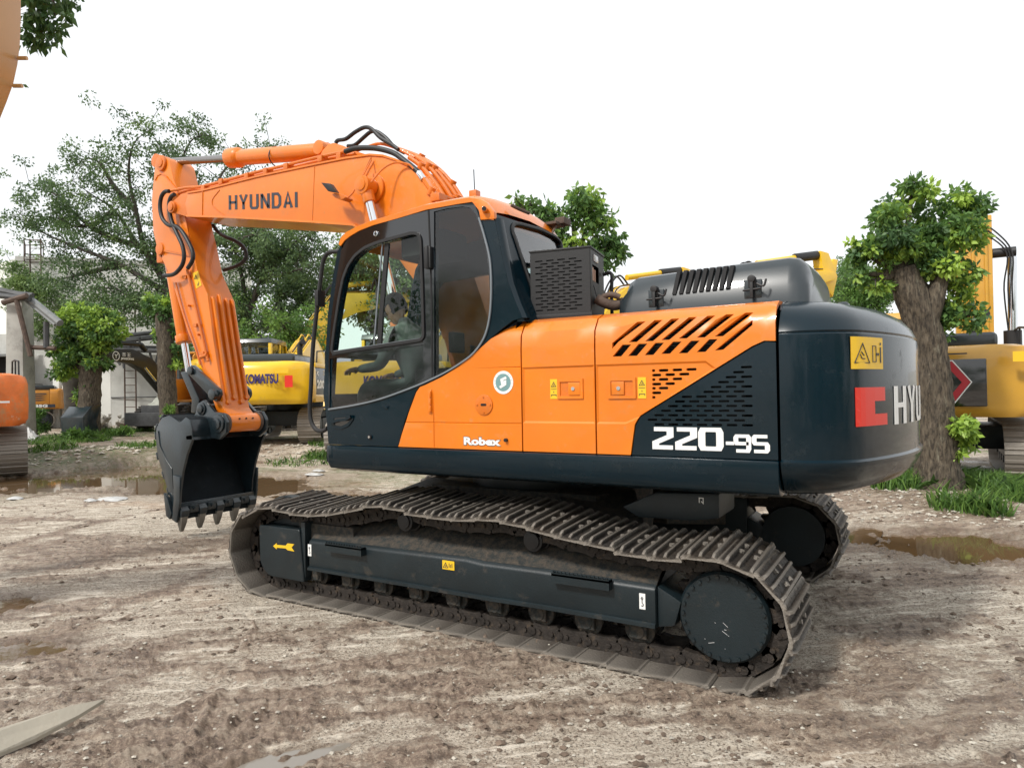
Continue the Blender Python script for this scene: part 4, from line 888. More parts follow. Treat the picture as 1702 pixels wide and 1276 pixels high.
for px, py in ((1090, 489), (1251, 473)):
    x, z = S(px, py, 1.0); mb = MB(); mb.box(x-.05, x+.05, .975, 1.0, z-.08, z+.03); lt = mb.build('hood_latch', M['hood'], EX, bev=.004)
    mb = MB(); mb.box(x-.022, x+.022, 1.0, 1.02, z-.02, z+.04); mb.box(x-.009, x+.009, 1.02, 1.045, z-.085, z+.015); mb.cyl((x-.055, 1.035, z-.03), (x+.05, 1.035, z-.035), .006, n=8); mb.cyl((x, 1.0, z+.03), (x, 1.045, z+.03), .022, n=12); mb.tube(bez([(x-.03, 1.04, z), (x-.07, 1.05, z-.02), (x-.085, 1.05, z+.02)], 4), .007, 6)
    mb.build('latch_lever', M['black'], lt, bev=.002)
h2 = MB(); h2.box(XH1-.01, XH1-.10, -.75, -.30, ZD-.03, ZD+.13); h2.build('rear_cover', M['hood'], EX, bev=.04, seg=3)
cpx, cpz = -2.35, 2.12; mb = MB(); xw = ATH(1405, 490, 5.4); mb.cyl((xw[0], xw[1], ZD), (xw[0], xw[1], ZD+.05), .10, n=24); mb.build('filler_cap', M['black'], EX, bev=.01)
# ---- cab
YC, YCR = 1.352, .36
cab_px = [(546, 737), (543, 700), (537.5, 655), (541, 590), (545, 520), (553, 462), (561, 418), (570, 400), (590, 385), (620, 374), (709, 347), (760, 338), (790, 336.5)]
cab_out = [S(x, y, YC) for x, y in cab_px]
rear_px = [(812, 344), (822, 362), (833, 420), (845, 470), (858, 505), (868, 528)]
cab_rear = [S(x, y, YC) for x, y in rear_px]
edge_px = fpx[::-1]
cab_all = cab_out+cab_rear+[(p[0], p[1]+.006) for p in [S(x, y, YC) for x, y in [(853, 534), (835, 547), (815, 564), (790, 587), (764, 608.5), (735, 627), (707, 640.5), (697.5, 644), (691, 651.5), (672.4, 701.7), (661, 739)]]]
cab_all = cab_all[:-1]+[(cab_all[-1][0], ZP0)]; cab_all[0] = (cab_all[0][0], ZP0)
win_up = [S(x, y, YC) for x, y in [(554, 585), (559, 545), (566, 500), (573, 464), (581, 443), (592, 427), (608, 414), (630, 405), (686, 390), (695, 391), (698.5, 399), (701.5, 480), (703.5, 562)]]
win_lo = [S(x, y, YC) for x, y in [(549, 596), (703.5, 573), (706, 628.5), (680, 640), (648, 652), (620, 661.5), (590, 669.5), (548, 678)]]
win_q = [S(x, y, YC) for x, y in [(722, 352), (745, 346.5), (770, 343.5), (783, 346), (791, 356), (797, 372), (808, 410), (813, 450), (815.5, 490), (815, 526), (808, 558), (797, 578), (780, 594), (763, 604), (722.5, 627.5)]]
def flatmap(Y, s_=1): return lambda u, v: ((u, Y, v), (0, s_, 0))
SHL = panel('cab', cab_all, [win_up, win_lo, win_q], flatmap(YC), .05, M['blue'], EX, grid=.3)
right_out = [p for p in cab_out]+[(p[0], p[1]) for p in cab_rear]+[(cab_rear[-1][0], ZP0)]
rwin = [(1.02, 1.55), (-.25, 1.55), (-.25, 2.62), (.78, 2.58), (.9, 2.45)]
panel('cab_side', right_out, [rwin], flatmap(YCR, -1), .05, M['blue'], SHL, grid=.3)
MB().prism(rwin, YCR+.02, YCR+.026).build('side_window', M['glass'], SHL, smooth=False)
# black glazing border (door frame print) standing 3 mm proud, with its bright rubber edge
rim_px = [(547, 680), (590, 673), (632, 663), (680, 646), (717, 630.5), (745, 616.5), (767, 603), (785, 589.5), (800, 571), (810, 549), (816, 515), (817.5, 470), (815, 430), (806, 392), (797, 362)]
rim = [S(x, y, YC) for x, y in rim_px]
def ribbon(name, line, w_, y0, y1, m, parent, closed=False):
    P = [Vector(p) for p in line]; A = []; B = []; n = len(P)
    for i in range(n):
        a = P[i-1] if (i or closed) else P[i]; b = P[(i+1) % n] if (i < n-1 or closed) else P[i]; d = (b-a).normalized(); q = Vector((-d.y, d.x))*w_/2; A.append(P[i]+q); B.append(P[i]-q)
    mb = MB(); V = []; 
    for p, q in zip(A, B): V += [(p.x, y1, p.y), (q.x, y1, q.y), (q.x, y0, q.y), (p.x, y0, p.y)]
    F = []
    for i in range(n if closed else n-1):
        j = (i+1) % n
        for k in range(4): F.append((i*4+k, i*4+(k+1) % 4, j*4+(k+1) % 4, j*4+k))
    mb.add(V, F); return mb.build(name, m, parent, ang=60)
M['trim'] = mat('grey_rubber_trim', (.16, .18, .2), .25, coat=.6)
ribbon('window_trim', [tuple(p) for p in bez([(a, 0, b) for a, b in rim], 4)] and [(p.x, p.z) for p in bez([(a, 0, b) for a, b in rim], 4)], .012, YC-.002, YC+.012, M['trim'], SHL)
# black field between rim and openings
fld = [S(547.5, 679, YC)]+[(p[0], p[1]+.008) for p in rim[1:]]+[S(790, 341, YC), S(760, 341, YC), S(722, 348, YC), S(709, 351, YC), S(650, 366, YC), S(600, 384, YC), S(578, 398, YC), S(568, 416, YC), S(560, 462, YC), S(551, 530, YC), S(547, 600, YC)]
def grow(p, d): return offset_poly(p, -d)
panel('glazing_border', fld, [win_up, win_lo, win_q], flatmap(YC+.005), .004, M['gloss'], SHL, grid=.3)
ribbon('window_seal', [(a, b) for a, b in offset_poly(rounded(win_up, .03, 3), -.010)], .022, YC+.004, YC+.016, M['black'], SHL, True)
ribbon('door_seam', SL([(713, 350), (716, 420), (718, 500), (719.5, 632)], YC), .012, YC+.001, YC+.008, M['dark'], SHL)
# panes
gu = MB(); gu.prism(grow(win_up, .012), YC-.025, YC-.019); gu.build('door_window', M['glass'], SHL, smooth=False)
gl = MB(); gl.prism(grow(win_lo, .012), YC-.012, YC-.006); gl.build('lower_door_window', M['smoked'], SHL, smooth=False)
gq = MB(); gq.prism(grow(win_q, .012), YC-.010, YC-.004); gq.build('quarter_window', M['smoked'], SHL, smooth=False)
ribbon('sliding_window_frame', SL([(641, 404), (637, 450), (631, 520), (628, 572)], YC), .040, YC-.030, YC-.012, M['black'], SHL)
ribbon('sliding_window_edge', SL([(634, 404), (630, 450), (624, 520), (620, 572)], YC), .010, YC-.018, YC-.008, M['trim'], SHL)
ribbon('window_rail', SL([(553, 588), (704, 566)], YC), .03, YC-.03, YC+.006, M['black'], SHL)
ribbon('window_rail', SL([(555, 584), (703, 562)], YC), .008, YC-.004, YC+.010, M['trim'], SHL)
# door furniture
hx, hz = S(570, 700, YC)
hp = [S(x, y, YC) for x, y in [(552, 691), (575, 688.5), (588, 690), (588, 697), (580, 708), (568, 713), (555, 711), (553, 702)]]
hm = panel('door_handle', hp, [offset_poly(hp, .022)], flatmap(YC+.008), .012, M['blue'], SHL, grid=.3); MB().prism(offset_poly(hp, .018), YC+.001, YC+.004).build('handle_recess', M['gloss'], hm, smooth=False)
ribbon('handle_grip', SL([(553, 702), (565, 698), (577, 697), (586, 692)], YC), .02, YC+.012, YC+.026, M['blue'], hm)
x, z = S(614, 726, YC+.01); MB().cyl((x, YC, z), (x, YC+.014, z), .016, n=14).build('door_lock', M['black'], SHL); MB().cyl((x, YC+.012, z), (x, YC+.017, z), .009, n=10).build('lock_barrel', M['chrome'], SHL)
x, z = S(640, 675, YC+.01); mb = MB(); mb.box(x-.03, x+.03, YC, YC+.006, z-.006, z+.004); mb.box(x-.02, x+.008, YC, YC+.008, z-.02, z); mb.build('latch_cover', M['blue'], SHL, bev=.002)
x, z = S(625, 388.5, YC+.01); mb = MB(); mb.cyl((x, YC+.004, z), (x, YC+.016, z), .020, n=18); mb.build('door_knob', M['chrome'], SHL, bev=.002); MB().cyl((x, YC+.014, z), (x, YC+.019, z), .011, n=14).build('knob_core', M['black'], SHL)
for py in (428,):
    x, z = S(711, py, YC+.02); mb = MB(); mb.box(x-.028, x+.028, YC+.002, YC+.03, z-.075, z+.075); mb.cyl((x, YC+.03, z-.08), (x, YC+.03, z+.08), .015, n=12); mb.build('door_hinge', M['black'], SHL, bev=.004)
# front of the cab: posts, windscreens, sill
ft = [(p[0]-.01, p[1]) for p in cab_out[3:8]]; xt, zt_ = cab_out[7]; xb_, zb_ = cab_out[3]
mb = MB(); P_ = [(cab_out[k][0]-.006, cab_out[k][1]) for k in range(0, 9)]
for ya, yb in ((YC-.05, YC-.004), (YCR+.004, YCR+.05)):
    inn = [(p[0]-.07, p[1]) for p in P_]; mb2 = P_+inn[::-1]; mb.prism(mb2, ya, yb)
mb.build('front_posts', M['blue'], SHL, ang=40)
mb = MB(); mb.prism([(P_[0][0], P_[0][1]), (P_[2][0], P_[2][1]), (P_[2][0]-.07, P_[2][1]), (P_[0][0]-.07, P_[0][1])], YCR+.05, YC-.05); mb.build('front_sill', M['blue'], SHL)
xm, zm = S(540, 610, YC)
mb = MB(); pl = [(P_[k][0]-.02, P_[k][1]) for k in range(3, 8)]; mb.prism(pl+[(a-.006, b) for a, b in pl[::-1]], YCR+.05, YC-.05); mb.build('windscreen', M['glass'], SHL, smooth=False)
mb = MB(); k3 = P_[3]; mb.box(k3[0]-.06, k3[0]-.012, YCR+.05, YC-.05, k3[1]-.02, k3[1]+.02); mb.build('windscreen_rail', M['black'], SHL)
# rear of the cab with its window
def rear_map(u, v):     # u across (Y), v = height
    (x0_, z0_), (x1_, z1_) = cab_rear[1], cab_rear[-1]
    t = (v-z1_)/(z0_-z1_); x = x1_+(x0_-x1_)*t+.02*math.sin(math.pi*min(max(t, 0), 1)); bow = .03*(1-((u-(YC+YCR)/2)/.5)**2)
    return (x-.0-bow, u, v), (-1, 0, 0)
zb0 = cab_rear[-1][1]; zt0 = cab_rear[1][1]
def onX_rear(px, py):
    Y = .9
    for _ in range(12):
        d = ray(px, py); X = rear_map(Y, 2.4)[0][0]; t = (X-CAM[0])/d[0]; p = CAM+t*d; X = rear_map(float(p[1]), float(p[2]))[0][0]; t = (X-CAM[0])/d[0]; p = CAM+t*d; Y = float(p[1])
    return (float(p[1]), float(p[2]))
rw = [onX_rear(x, y) for x, y in [(850, 381), (853, 374), (862, 374), (900, 383), (924, 393), (934, 402), (938, 425)]]
rw_poly = [(1.17, 2.70), (1.13, 2.72), (.56, 2.72), (.50, 2.68), (.46, 2.5), (.46, 2.22), (1.04, 2.16), (1.10, 2.22)]
print('rear window', rw)
rear_o = [(YCR, ZD-.03), (YC-.012, ZD-.03), (YC-.004, zt0+.03), (YCR, zt0+.03)]
rw_use = [(a, b) for a, b in rw[:7]]+[(rw[6][0]-.02, 2.2), (rw[6][0]+.04, 2.14), (1.02, 2.13), (1.10, 2.2)]
rp = panel('cab_rear', rear_o, [rw_use], rear_map, .05, M['blue'], SHL, grid=.12, ang=50)
panel('rear_window', grow(rw_use, .01), [], lambda u, v: ((rear_map(u, v)[0][0]+.012, u, v), (-1, 0, 0)), .006, M['rearglass'], SHL, grid=.3)
rr_ = [(p[0], p[1]) for p in offset_poly(rw_use, -.008)]
mb = MB(); ring3 = [Vector(rear_map(a, b)[0])+Vector((-.004, 0, 0)) for a, b in rounded(rr_, .03, 3)]; mb.tube(ring3+[ring3[0]], .014, 6); mb.build('rear_window_seal', M['black'], SHL)
# rounded rear corner of the cab shell
mb = MB(); cr_ = []
for (x, z) in cab_rear[1:]:
    cr_.append([(x+.03, YC-.001, z), (x+.006, YC-.001, z), (x-.016, YC-.010, z), (x-.026, YC-.035, z), (x-.022, YC-.08, z), (x+.01, YC-.08, z)])
mb.loft(cr_); mb.build('rear_corner', M['blue'], SHL, ang=70)
# roof
roof_edge = [(568, 405), (572, 394), (580, 385.5), (596, 377), (620, 367.5), (660, 356), (709, 341), (760, 331.5), (785, 328), (800, 331), (812, 340), (822, 357)]
RE = [S(x, y, 1.33) for x, y in roof_edge]
base = [S(x, y, YC) for x, y in [(567.5, 409), (574, 400), (583, 393), (598, 384), (622, 374.5), (662, 363.5), (710, 349), (760, 340), (786, 336), (799, 352), (806, 364), (822, 366)]]
mb = MB(); rings = []
for (y, dz_, dx_) in ((YC+.010, None, 0), (YC+.012, -.01, 0), (YC-.005, 0, 0), (YC-.06, .022, .0), (YC-.2, .04, 0), ((YC+YCR)/2, .055, 0), (YCR+.2, .04, 0), (YCR+.06, .022, 0), (YCR+.005, 0, 0), (YCR-.012, -.01, 0), (YCR-.010, None, 0)):
    rings.append([(b[0], y, b[1]) if dz_ is None else (a[0], y, a[1]+dz_) for a, b in zip(RE, base)])
n_ = len(RE); V = [p for r_ in rings for p in r_]; F = []
for i in range(len(rings)-1):
    for k in range(n_-1): F.append((i*n_+k, i*n_+k+1, (i+1)*n_+k+1, (i+1)*n_+k))
mb.add(V, F)
low = [[(b[0], y, b[1]-.0) for b in base] for y in (YC+.010, YCR-.010)]; s0 = len(mb.V); mb.V += low[0]+low[1]; mb.F += [(s0+k, s0+k+1, s0+n_+k+1, s0+n_+k) for k in range(n_-1)]
rf = mb.build('cab_roof', M['orange'], SHL, ang=50)
# rear orange corner below the roof: cap that laps the pillar, with hose stub
cp = [S(x, y, YC+.006) for x, y in [(786, 337), (793, 341), (797, 352), (799.5, 366), (823, 364), (822, 352), (810, 336), (800, 331)]]
MB().prism(cp, YC-.02, YC+.014).build('roof_corner', M['orange'], SHL, bev=.006)
x, z = S(806, 351, YC+.01); mb = MB(); mb.cyl((x, YC, z), (x-.02, YC+.05, z+.005), .020, n=14); mb.build('drain_stub', M['orange_weld'], SHL, bev=.003)
mb = MB(); mb.cyl((x-.02, YC+.05, z+.005), (x-.021, YC+.054, z+.005), .015, n=14); mb.build('stub_hole', M['dark'], SHL)
p = ATH(868, 352, 4.9); q = onY(862, 352, 1.05); mb = MB(); mb.tube(bez([(q[0]+.03, q[1]+.05, q[2]+.04), (q[0], q[1], q[2]+.02), (q[0]-.04, q[1]-.08, q[2])], 4), .012, 8); mb.build('nozzle', M['rust'], SHL)
# roof edge strip along the rear top, antenna, work lamp
a_ = onY(789, 322, 1.2); mb = MB(); mb.box(a_[0]-.03, a_[0]+.03, a_[1]-.03, a_[1]+.03, a_[2]-.045, a_[2]+.02); mb.build('antenna_base', M['orange_weld'], SHL, bev=.006); MB().cyl((a_[0], a_[1], a_[2]+.02), (a_[0]+.005, a_[1], a_[2]+.17), .0035, n=6).build('antenna', M['black'], SHL)
l_ = onY(926, 372, .45); mb = MB(); mb.box(l_[0]-.02, l_[0]+.10, l_[1]-.10, l_[1]+.06, l_[2]-.01, l_[2]+.012); mb.box(l_[0]-.06, l_[0]+.02, l_[1]-.12, l_[1]+.0, l_[2]+.0, l_[2]+.05); mb.tube([(l_[0], l_[1], l_[2]), (l_[0]+.02, l_[1]+.05, l_[2]-.08), (l_[0]+.03, l_[1]-.05, l_[2]-.10)], .01, 6)
mb.build('rear_work_lamp', M['rust'], SHL, bev=.004)
# handrail with mirror in front of the cab
rp_ = [(567, 417), (561, 418), (550, 419), (542, 424), (536, 440), (531, 480), (525, 530), (520, 580), (517, 640), (515, 680), (518, 702), (526, 714), (536, 716), (544, 712)]
pts = [Vector(onY(x, y, 1.30)) for x, y in rp_]; mb = MB(); mb.tube(bez(pts, 4), .017, 10); hr = mb.build('handrail', M['black'], SHL)
mm_ = onY(530, 496, 1.30); mb = MB(); mb.box(mm_[0]-.02, mm_[0]+.02, mm_[1]-.05, mm_[1]+.03, mm_[2]-.065, mm_[2]+.065); mb.build('mirror', M['black'], hr, bev=.008)
mb = MB(); mb.box(P_[7][0]-.01, P_[7][0]+.03, YC-.08, YC-.0, P_[7][1]-.08, P_[7][1]+.03); mb.build('rail_bracket', M['black'], hr, bev=.01)
# interior
mb = MB(); mb.box(.98, -.45, YCR+.06, YC-.06, ZS, ZS+.10); mb.build('cab_floor', M['dark'], SHL)
mb = MB(); mb.box(.12, -.36, .66, 1.06, 1.62, 1.76); mb.box(-.22, -.36, .66, 1.06, 1.74, 2.30); mb.build('operator_seat', M['seat'], SHL, bev=.05, seg=3)
mb = MB(); mb.box(-.25, -.33, .76, .96, 2.30, 2.50); mb.build('headrest', M['seat'], SHL, bev=.03, seg=3)
for y0 in (.50, 1.10): mb = MB(); mb.box(.42, -.25, y0, y0+.13, 1.42, 1.80); mb.build('side_console', M['black'], SHL, bev=.03, seg=3)
for y0 in (.57, 1.17): mb = MB(); mb.tube(bez([(.33, y0, 1.80), (.36, y0, 1.90), (.34, y0, 2.0)], 4), [.016]*8+[.026], 10); mb.build('joystick', M['black'], SHL)
mb = MB(); mb.box(.95, .62, .45, 1.2, 1.5, 1.58); mb.build('pedal_shelf', M['black'], SHL, bev=.02)
mb = MB(); [mb.tube([(.80, y, 1.3), (.78, y, 1.7), (.70, y, 1.78)], .014, 6) for y in (.75, .93)]; mb.build('travel_levers', M['black'], SHL)
mb = MB(); mb.box(.55, .50, .45, .62, 1.95, 2.12); mb.build('monitor', M['black'], SHL, bev=.01)
mb = MB(); mb.box(.50, .10, .95, 1.28, 2.60, 2.80); mb.build('ceiling_unit', M['dark'], SHL, bev=.05, seg=3)
mb = MB(); mb.tube(bez([(.92, 1.12, 2.45), (.86, 1.14, 2.52), (.84, 1.15, 2.40), (.86, 1.15, 2.1), (.95, 1.12, 2.0)], 5), .010, 6); mb.build('wiper', M['black'], SHL)
mb = MB(); mb.box(-.30, -.33, .5, 1.2, 1.35, 2.05); mb.build('rear_lining', M['dark'], SHL)
M['paper'] = mat('yellowed_board', (.50, .42, .20), .7, noise=(2, .15))
# ---- perforated cabinet on the deck behind the cab
c0 = onY(881, 424.7, 1.17); c1 = onY(980.7, 407, 1.10); zt_ = (c0[2]+c1[2])/2; u_ = Vector((c1[0]-c0[0], c1[1]-c0[1], 0)); L_ = u_.length; u_.normalize(); n_ = Vector((-u_.y, u_.x, 0))
if n_.y < 0: n_ = -n_
zb_ = ZD-.005; Hc = zt_-zb_; Dc = .36
bx = empty('perforated_cabinet', (c0[0], c0[1], zb_), parent=EX); ang_c = math.atan2(u_.y, u_.x); bx.rotation_euler = (0, 0, ang_c)
# local axes: x along the near face (towards the rear of the machine), y = away from the camera is +? decide sign
ys = -1 if (Matrix.Rotation(ang_c, 3, 'Z') @ Vector((0, 1, 0))).dot(n_) > 0 else 1      # +1: local +y points away from the camera
def cbx(mb_, x0, x1, y0, y1, z0, z1): return mb_.box(x0, x1, ys*y0, ys*y1, z0, z1)
slots_c = []
for r_i in range(17):
    z = .055+r_i*(Hc-.10)/17
    for c_i in range(5):
        x0_ = .035+c_i*.078+(.036 if r_i % 2 else 0)
        if x0_+.058 < L_-.02: slots_c.append([(x0_, z), (x0_+.052, z), (x0_+.052, z+.008), (x0_, z+.008)])
panel('cabinet_face', [(0, .03), (L_, .03), (L_, Hc), (0, Hc)], slots_c, lambda u, v: ((u, 0, v), (0, -ys, 0)), .004, M['hoodblack'] if 'hoodblack' in M else M['black'], bx, grid=.3)
sl2 = [[(.06, .10+k*.045), (.075, .10+k*.045), (.23, -.03+k*.045+.02), (.215, -.03+k*.045+.02)] for k in range(1, 6)]
sl2 = [[(.07, .22-k*.035+.14), (.20, .12-k*.035+.14), (.20, .105-k*.035+.14), (.07, .205-k*.035+.14)] for k in range(5)]
win_c = [(.05, Hc-.21), (.22, Hc-.21), (.22, Hc-.10), (.05, Hc-.10)]
sl2 = [s for s in sl2 if max(q[1] for q in s) < Hc-.22 and min(q[1] for q in s) > .02]
panel('cabinet_end', [(0, 0), (Dc, 0), (Dc, Hc), (0, Hc)], sl2+[win_c], lambda u, v: ((L_, ys*u, v), (1, 0, 0)), .004, M['black'], bx, grid=.3)
mb = MB(); cbx(mb, 0, .004, .004, Dc, 0, Hc); cbx(mb, .0, L_, Dc, Dc+.004, 0, Hc); cbx(mb, -.006, L_+.006, -.006, Dc+.008, Hc, Hc+.012); cbx(mb, -.01, L_+.01, -.012, Dc+.01, 0, .028); mb.build('cabinet_body', M['black'], bx, bev=.002)
mb = MB(); cbx(mb, .03, L_-.03, .06, Dc-.05, .03, Hc-.04); mb.build('cabinet_core', M['dark'], bx)
mb = MB(); cbx(mb, L_, L_+.006, .08, .19, Hc-.075, Hc-.03); mb.build('badge', M['lens'], bx, bev=.002)
mb = MB(); cbx(mb, L_-.03, L_-.01, .08, .12, Hc-.2, Hc-.11); cbx(mb, L_-.03, L_-.012, .15, .18, Hc-.2, Hc-.12); mb.build('terminals', M['skin'], bx)
p = onY(1005, 503, .98); mb = MB(); mb.tube(bez([(p[0]+.05, p[1]+.02, p[2]+.03), (p[0], p[1], p[2]), (p[0]-.06, p[1]-.03, p[2]-.02), (p[0]-.12, p[1]-.05, p[2]-.0)], 4), .035, 10); mb.tube(bez([(p[0]-.1, p[1]-.02, p[2]+.03), (p[0]-.04, p[1]+.0, p[2]+.05), (p[0]+.04, p[1], p[2]+.03)], 4), .02, 8); mb.build('hose_coupling', M['rust'], EX, ang=60)
mb = MB(); q = onY(1016, 455, .8); mb.tube(bez([(q[0], q[1], 2.1), (q[0], q[1], 2.3), (q[0]-.0, q[1], q[2]), (q[0]+.06, q[1], q[2]+.0)], 5), .013, 6); mb.build('cabinet_pipe', M['black'], EX)
# ================================================================ boom
YBm = .27
bo_px = [(312, 359.5), (307, 340), (312, 320.5), (337, 316.7), (427.5, 293.7), (523, 273.5), (575, 263), (615, 257.5), (637, 259), (658, 265.7), (687.6, 279), (707, 298.6), (727, 333)]
bt = [S(x, y, YBm) for x, y in bo_px]; bb = [S(x, y, YBm) for x, y in [(589, 374.4), (519.7, 369.4), (450, 365.5), (378, 361.5)]]
foot = [(.62, 2.9), (.40, 2.3), (.16, 1.62), (.02, 1.42), (.10, 1.26), (.34, 1.26), (.50, 1.42), (.80, 2.0), (1.10, 2.55), (1.45, 2.98)]
boom_poly = bt+foot+bb
def beam(name, poly, y0, y1, m, parent, inset=.0, flange=.016, bev=.004):
    mb = MB(); mb.prism(offset_poly(poly, flange), y0+.012, y1-.012) ; o_ = mb.build(name, m, parent, bev=bev)
    return o_
BM = MB(); BM.prism(boom_poly, -YBm, YBm); BM = BM.build('boom', M['orange'], EX, bev=.008)
# top and bottom flange strips (proud of the side plates)
def strip(name, line, y0, y1, th, m, parent):
    P = [Vector(p) for p in line]; V = []; F = []
    for i, p in enumerate(P):
        a = P[max(i-1, 0)]; b = P[min(i+1, len(P)-1)]; d = (b-a).normalized(); q = Vector((-d.y, d.x))*th/2
        V += [(p.x+q.x, y0, p.y+q.y), (p.x+q.x, y1, p.y+q.y), (p.x-q.x, y1, p.y-q.y), (p.x-q.x, y0, p.y-q.y)]
    for i in range(len(P)-1):
        for k in range(4): F.append((i*4+k, i*4+(k+1) % 4, i*4+4+(k+1) % 4, i*4+4+k))
    F += [(0, 1, 2, 3), tuple(len(V)-4+k for k in (3, 2, 1, 0))]
    return MB().add(V, F).build(name, m, parent, ang=50)
strip('boom_bottom_flange', [(p[0], p[1]+.002) for p in [bt[0]]+bb[::-1]+[(1.45, 2.985)]], -YBm-.022, YBm+.022, .022, M['orange'], BM)
strip('boom_top_flange', [(p[0], p[1]) for p in bt[2:]], -YBm-.012, YBm+.012, .018, M['orange'], BM)
# weld seams
for a, b in (((523, 274), (519, 369)), ): ribbon('weld_seam', SL([a, b], YBm), .008, YBm-.002, YBm+.004, M['orange_weld'], BM)
ribbon('weld_seam', [(p.x, p.z) for p in bez([(*S(365, 316, YBm)[:1], 0, S(365, 316, YBm)[1]), (S(354, 330, YBm)[0], 0, S(354, 330, YBm)[1]), (S(353, 340, YBm)[0], 0, S(353, 340, YBm)[1]), (S(358, 347, YBm)[0], 0, S(358, 347, YBm)[1]), (S(375, 360, YBm)[0], 0, S(375, 360, YBm)[1])], 5)], .010, YBm-.002, YBm+.006, M['orange_weld'], BM)
ribbon('weld_seam', SL([(337, 318), (336, 360)], YBm), .012, YBm-.002, YBm+.008, M['orange'], BM)
# nose fork and pin
nz = [(287.6, 334), (300, 323), (313, 319), (330, 318), (330, 361), (313, 361), (300, 357), (287, 354), (282, 345)]
for yy in (.15, -.27):
    MB().prism([S(x, y, .27) for x, y in nz], yy+(.004 if yy > 0 else -.0)*0, yy+.118+.0).build('nose_fork', M['orange_weld'], BM, bev=.006)
nx, nz_ = S(288, 344.7, .27)
mb = MB(); mb.cyl((nx, -.30, nz_), (nx, .30, nz_), .07, n=24); mb.cyl((nx, .28, nz_), (nx, .315, nz_), .05, n=20); mb.build('nose_pin', M['orange_weld'], BM, bev=.006)
# HYUNDAI on the boom
xa, za = S(380.5, 349.5, YBm); xb, zb = S(495, 345.5, YBm); hgt = S(381, 322.5, YBm)[1]-za; slope = (zb-za)/(xa-xb)
W_ = xa-xb
V5, F5 = block_letters([[(a*.66, b) for a, b in p] for p in word('HYUNDAI', 1, .66)], .25, .165)
sN = 'HYUNDAI'
lettering('maker_lettering', '', M['ink'], BM, lambda u, v, w_: (xa-u-v*.0, YBm+.002+w_*.3, za+v*(1+.0*u)+u*slope), W_, hgt, VF=(V5, F5))
# boom cylinders
for s_ in (1, -1):
    x, z = S(600.5, 307, .44); a0 = Vector((x, s_*.38, z)); b0 = Vector((.98, s_*.38, 1.28)); mb = MB(); mb.cyl((x, s_*.27, z), (x, s_*.455, z), .055, n=24); mb.cyl((x, s_*.31, z), (x, s_*.445, z), .088, n=28); mb.cyl((x, s_*.272, z), (x, s_*.30, z), .14, n=28)
    d = (b0-a0).normalized(); mb.cyl(a0+d*.05, a0+d*.17, .062, .058, n=20); rd = mb.build('boom_cylinder_head', M['orange'], EX, bev=.006)
    MB().cyl(a0+d*.16, a0+d*1.45, .043, n=24).build('boom_cylinder_rod', M['chrome'], rd)
    mb = MB(); mb.cyl(a0+d*1.35, b0, .075, n=24); mb.cyl(a0+d*1.35, a0+d*1.45, .088, n=24); mb.cyl(b0-Vector((0, .07, 0)), b0+Vector((0, .07, 0)), .09, n=20); mb.build('boom_cylinder_barrel', M['orange'], rd, bev=.005)
x, z = S(601, 305, YBm); 
# work lamp on the boom side
lp = onY(560, 315, .50); mb = MB(); q4 = [onY(*p, .52) for p in [(533, 303.5), (548, 305), (558.5, 320), (545, 318)]]
c_ = sum(q4)/4; mb.add([tuple(p) for p in q4]+[tuple(p+np.array([.02, -.07, .01])) for p in q4], [(0, 1, 2, 3), (7, 6, 5, 4), (0, 4, 5, 1), (1, 5, 6, 2), (2, 6, 7, 3), (3, 7, 4, 0)]); lm = mb.build('work_lamp', M['black'], BM, bev=.006)
s4 = [onY(*p, .47) for p in [(551, 323), (556, 321), (570, 323), (575, 328), (568, 332), (557, 329)]]; mb = MB(); mb.add([tuple(p) for p in s4]+[tuple(p+np.array([0, -.10, -.005])) for p in s4], [tuple(range(6)), tuple(range(11, 5, -1))]+[(i, i+6, (i+1) % 6+6, (i+1) % 6) for i in range(6)]); mb.tube([tuple(onY(573, 328, .42)), tuple(onY(580, 334, .27))], .012, 6); mb.build('lamp_bracket', M['orange_weld'], lm, bev=.004)
mb = MB(); mb.tube(bez([onY(575, 331, .44), onY(585, 322, .40), onY(592, 310, .36), onY(603, 290, .30), onY(617, 262, .30)], 5), .008, 6); mb.build('lamp_cable', M['orange_weld'], lm)
mb = MB(); mb.tube(bez([onY(617, 303, .47), onY(635, 282, .40), onY(655, 271, .34), onY(678, 273, .30), onY(687, 281, .29)], 6), .009, 6); mb.tube([onY(603, 292, .44), onY(617, 266, .30)], .008, 6); mb.build('grease_line', M['orange_weld'], BM)
# ---- steel pipes and hoses on the boom
pipes = [[(281, 318), (310, 312), (340, 309), (427, 286), (470, 276), (540, 259), (572, 252.5)],
         [(287, 324), (318, 315), (345, 313), (430, 291), (475, 281), (545, 264), (590, 256)]]
for k, pl in enumerate(pipes):
    pts = [onY(x, y, .24-.07*k) for x, y in pl]; mb = MB(); mb.tube(bez(pts, 4), .018, 8); mb.build('boom_pipe', M['orange_weld'], BM)
mb = MB()
for px, py in ((372, 300), (415, 291), (446, 283), (480, 275), (537, 262), (343, 312), (568, 258)):
    c = onY(px, py+3, .22); mb.box(c[0]-.03, c[0]+.03, .05, .27, c[2]-.035, c[2]+.03); mb.cyl((c[0], .2, c[2]-.09), (c[0], .2, c[2]+.05), .010, n=6)
mb.build('pipe_clamps', M['orange_weld'], BM, bev=.003)
mb = MB(); mb.tube(bez([onY(x, y, .26) for x, y in [(574, 252), (590, 247), (612, 246), (632, 248), (655, 255), (672, 267), (688, 280), (697, 288)]], 5), .026, 12); mb.build('boom_hose', M['black'], BM)
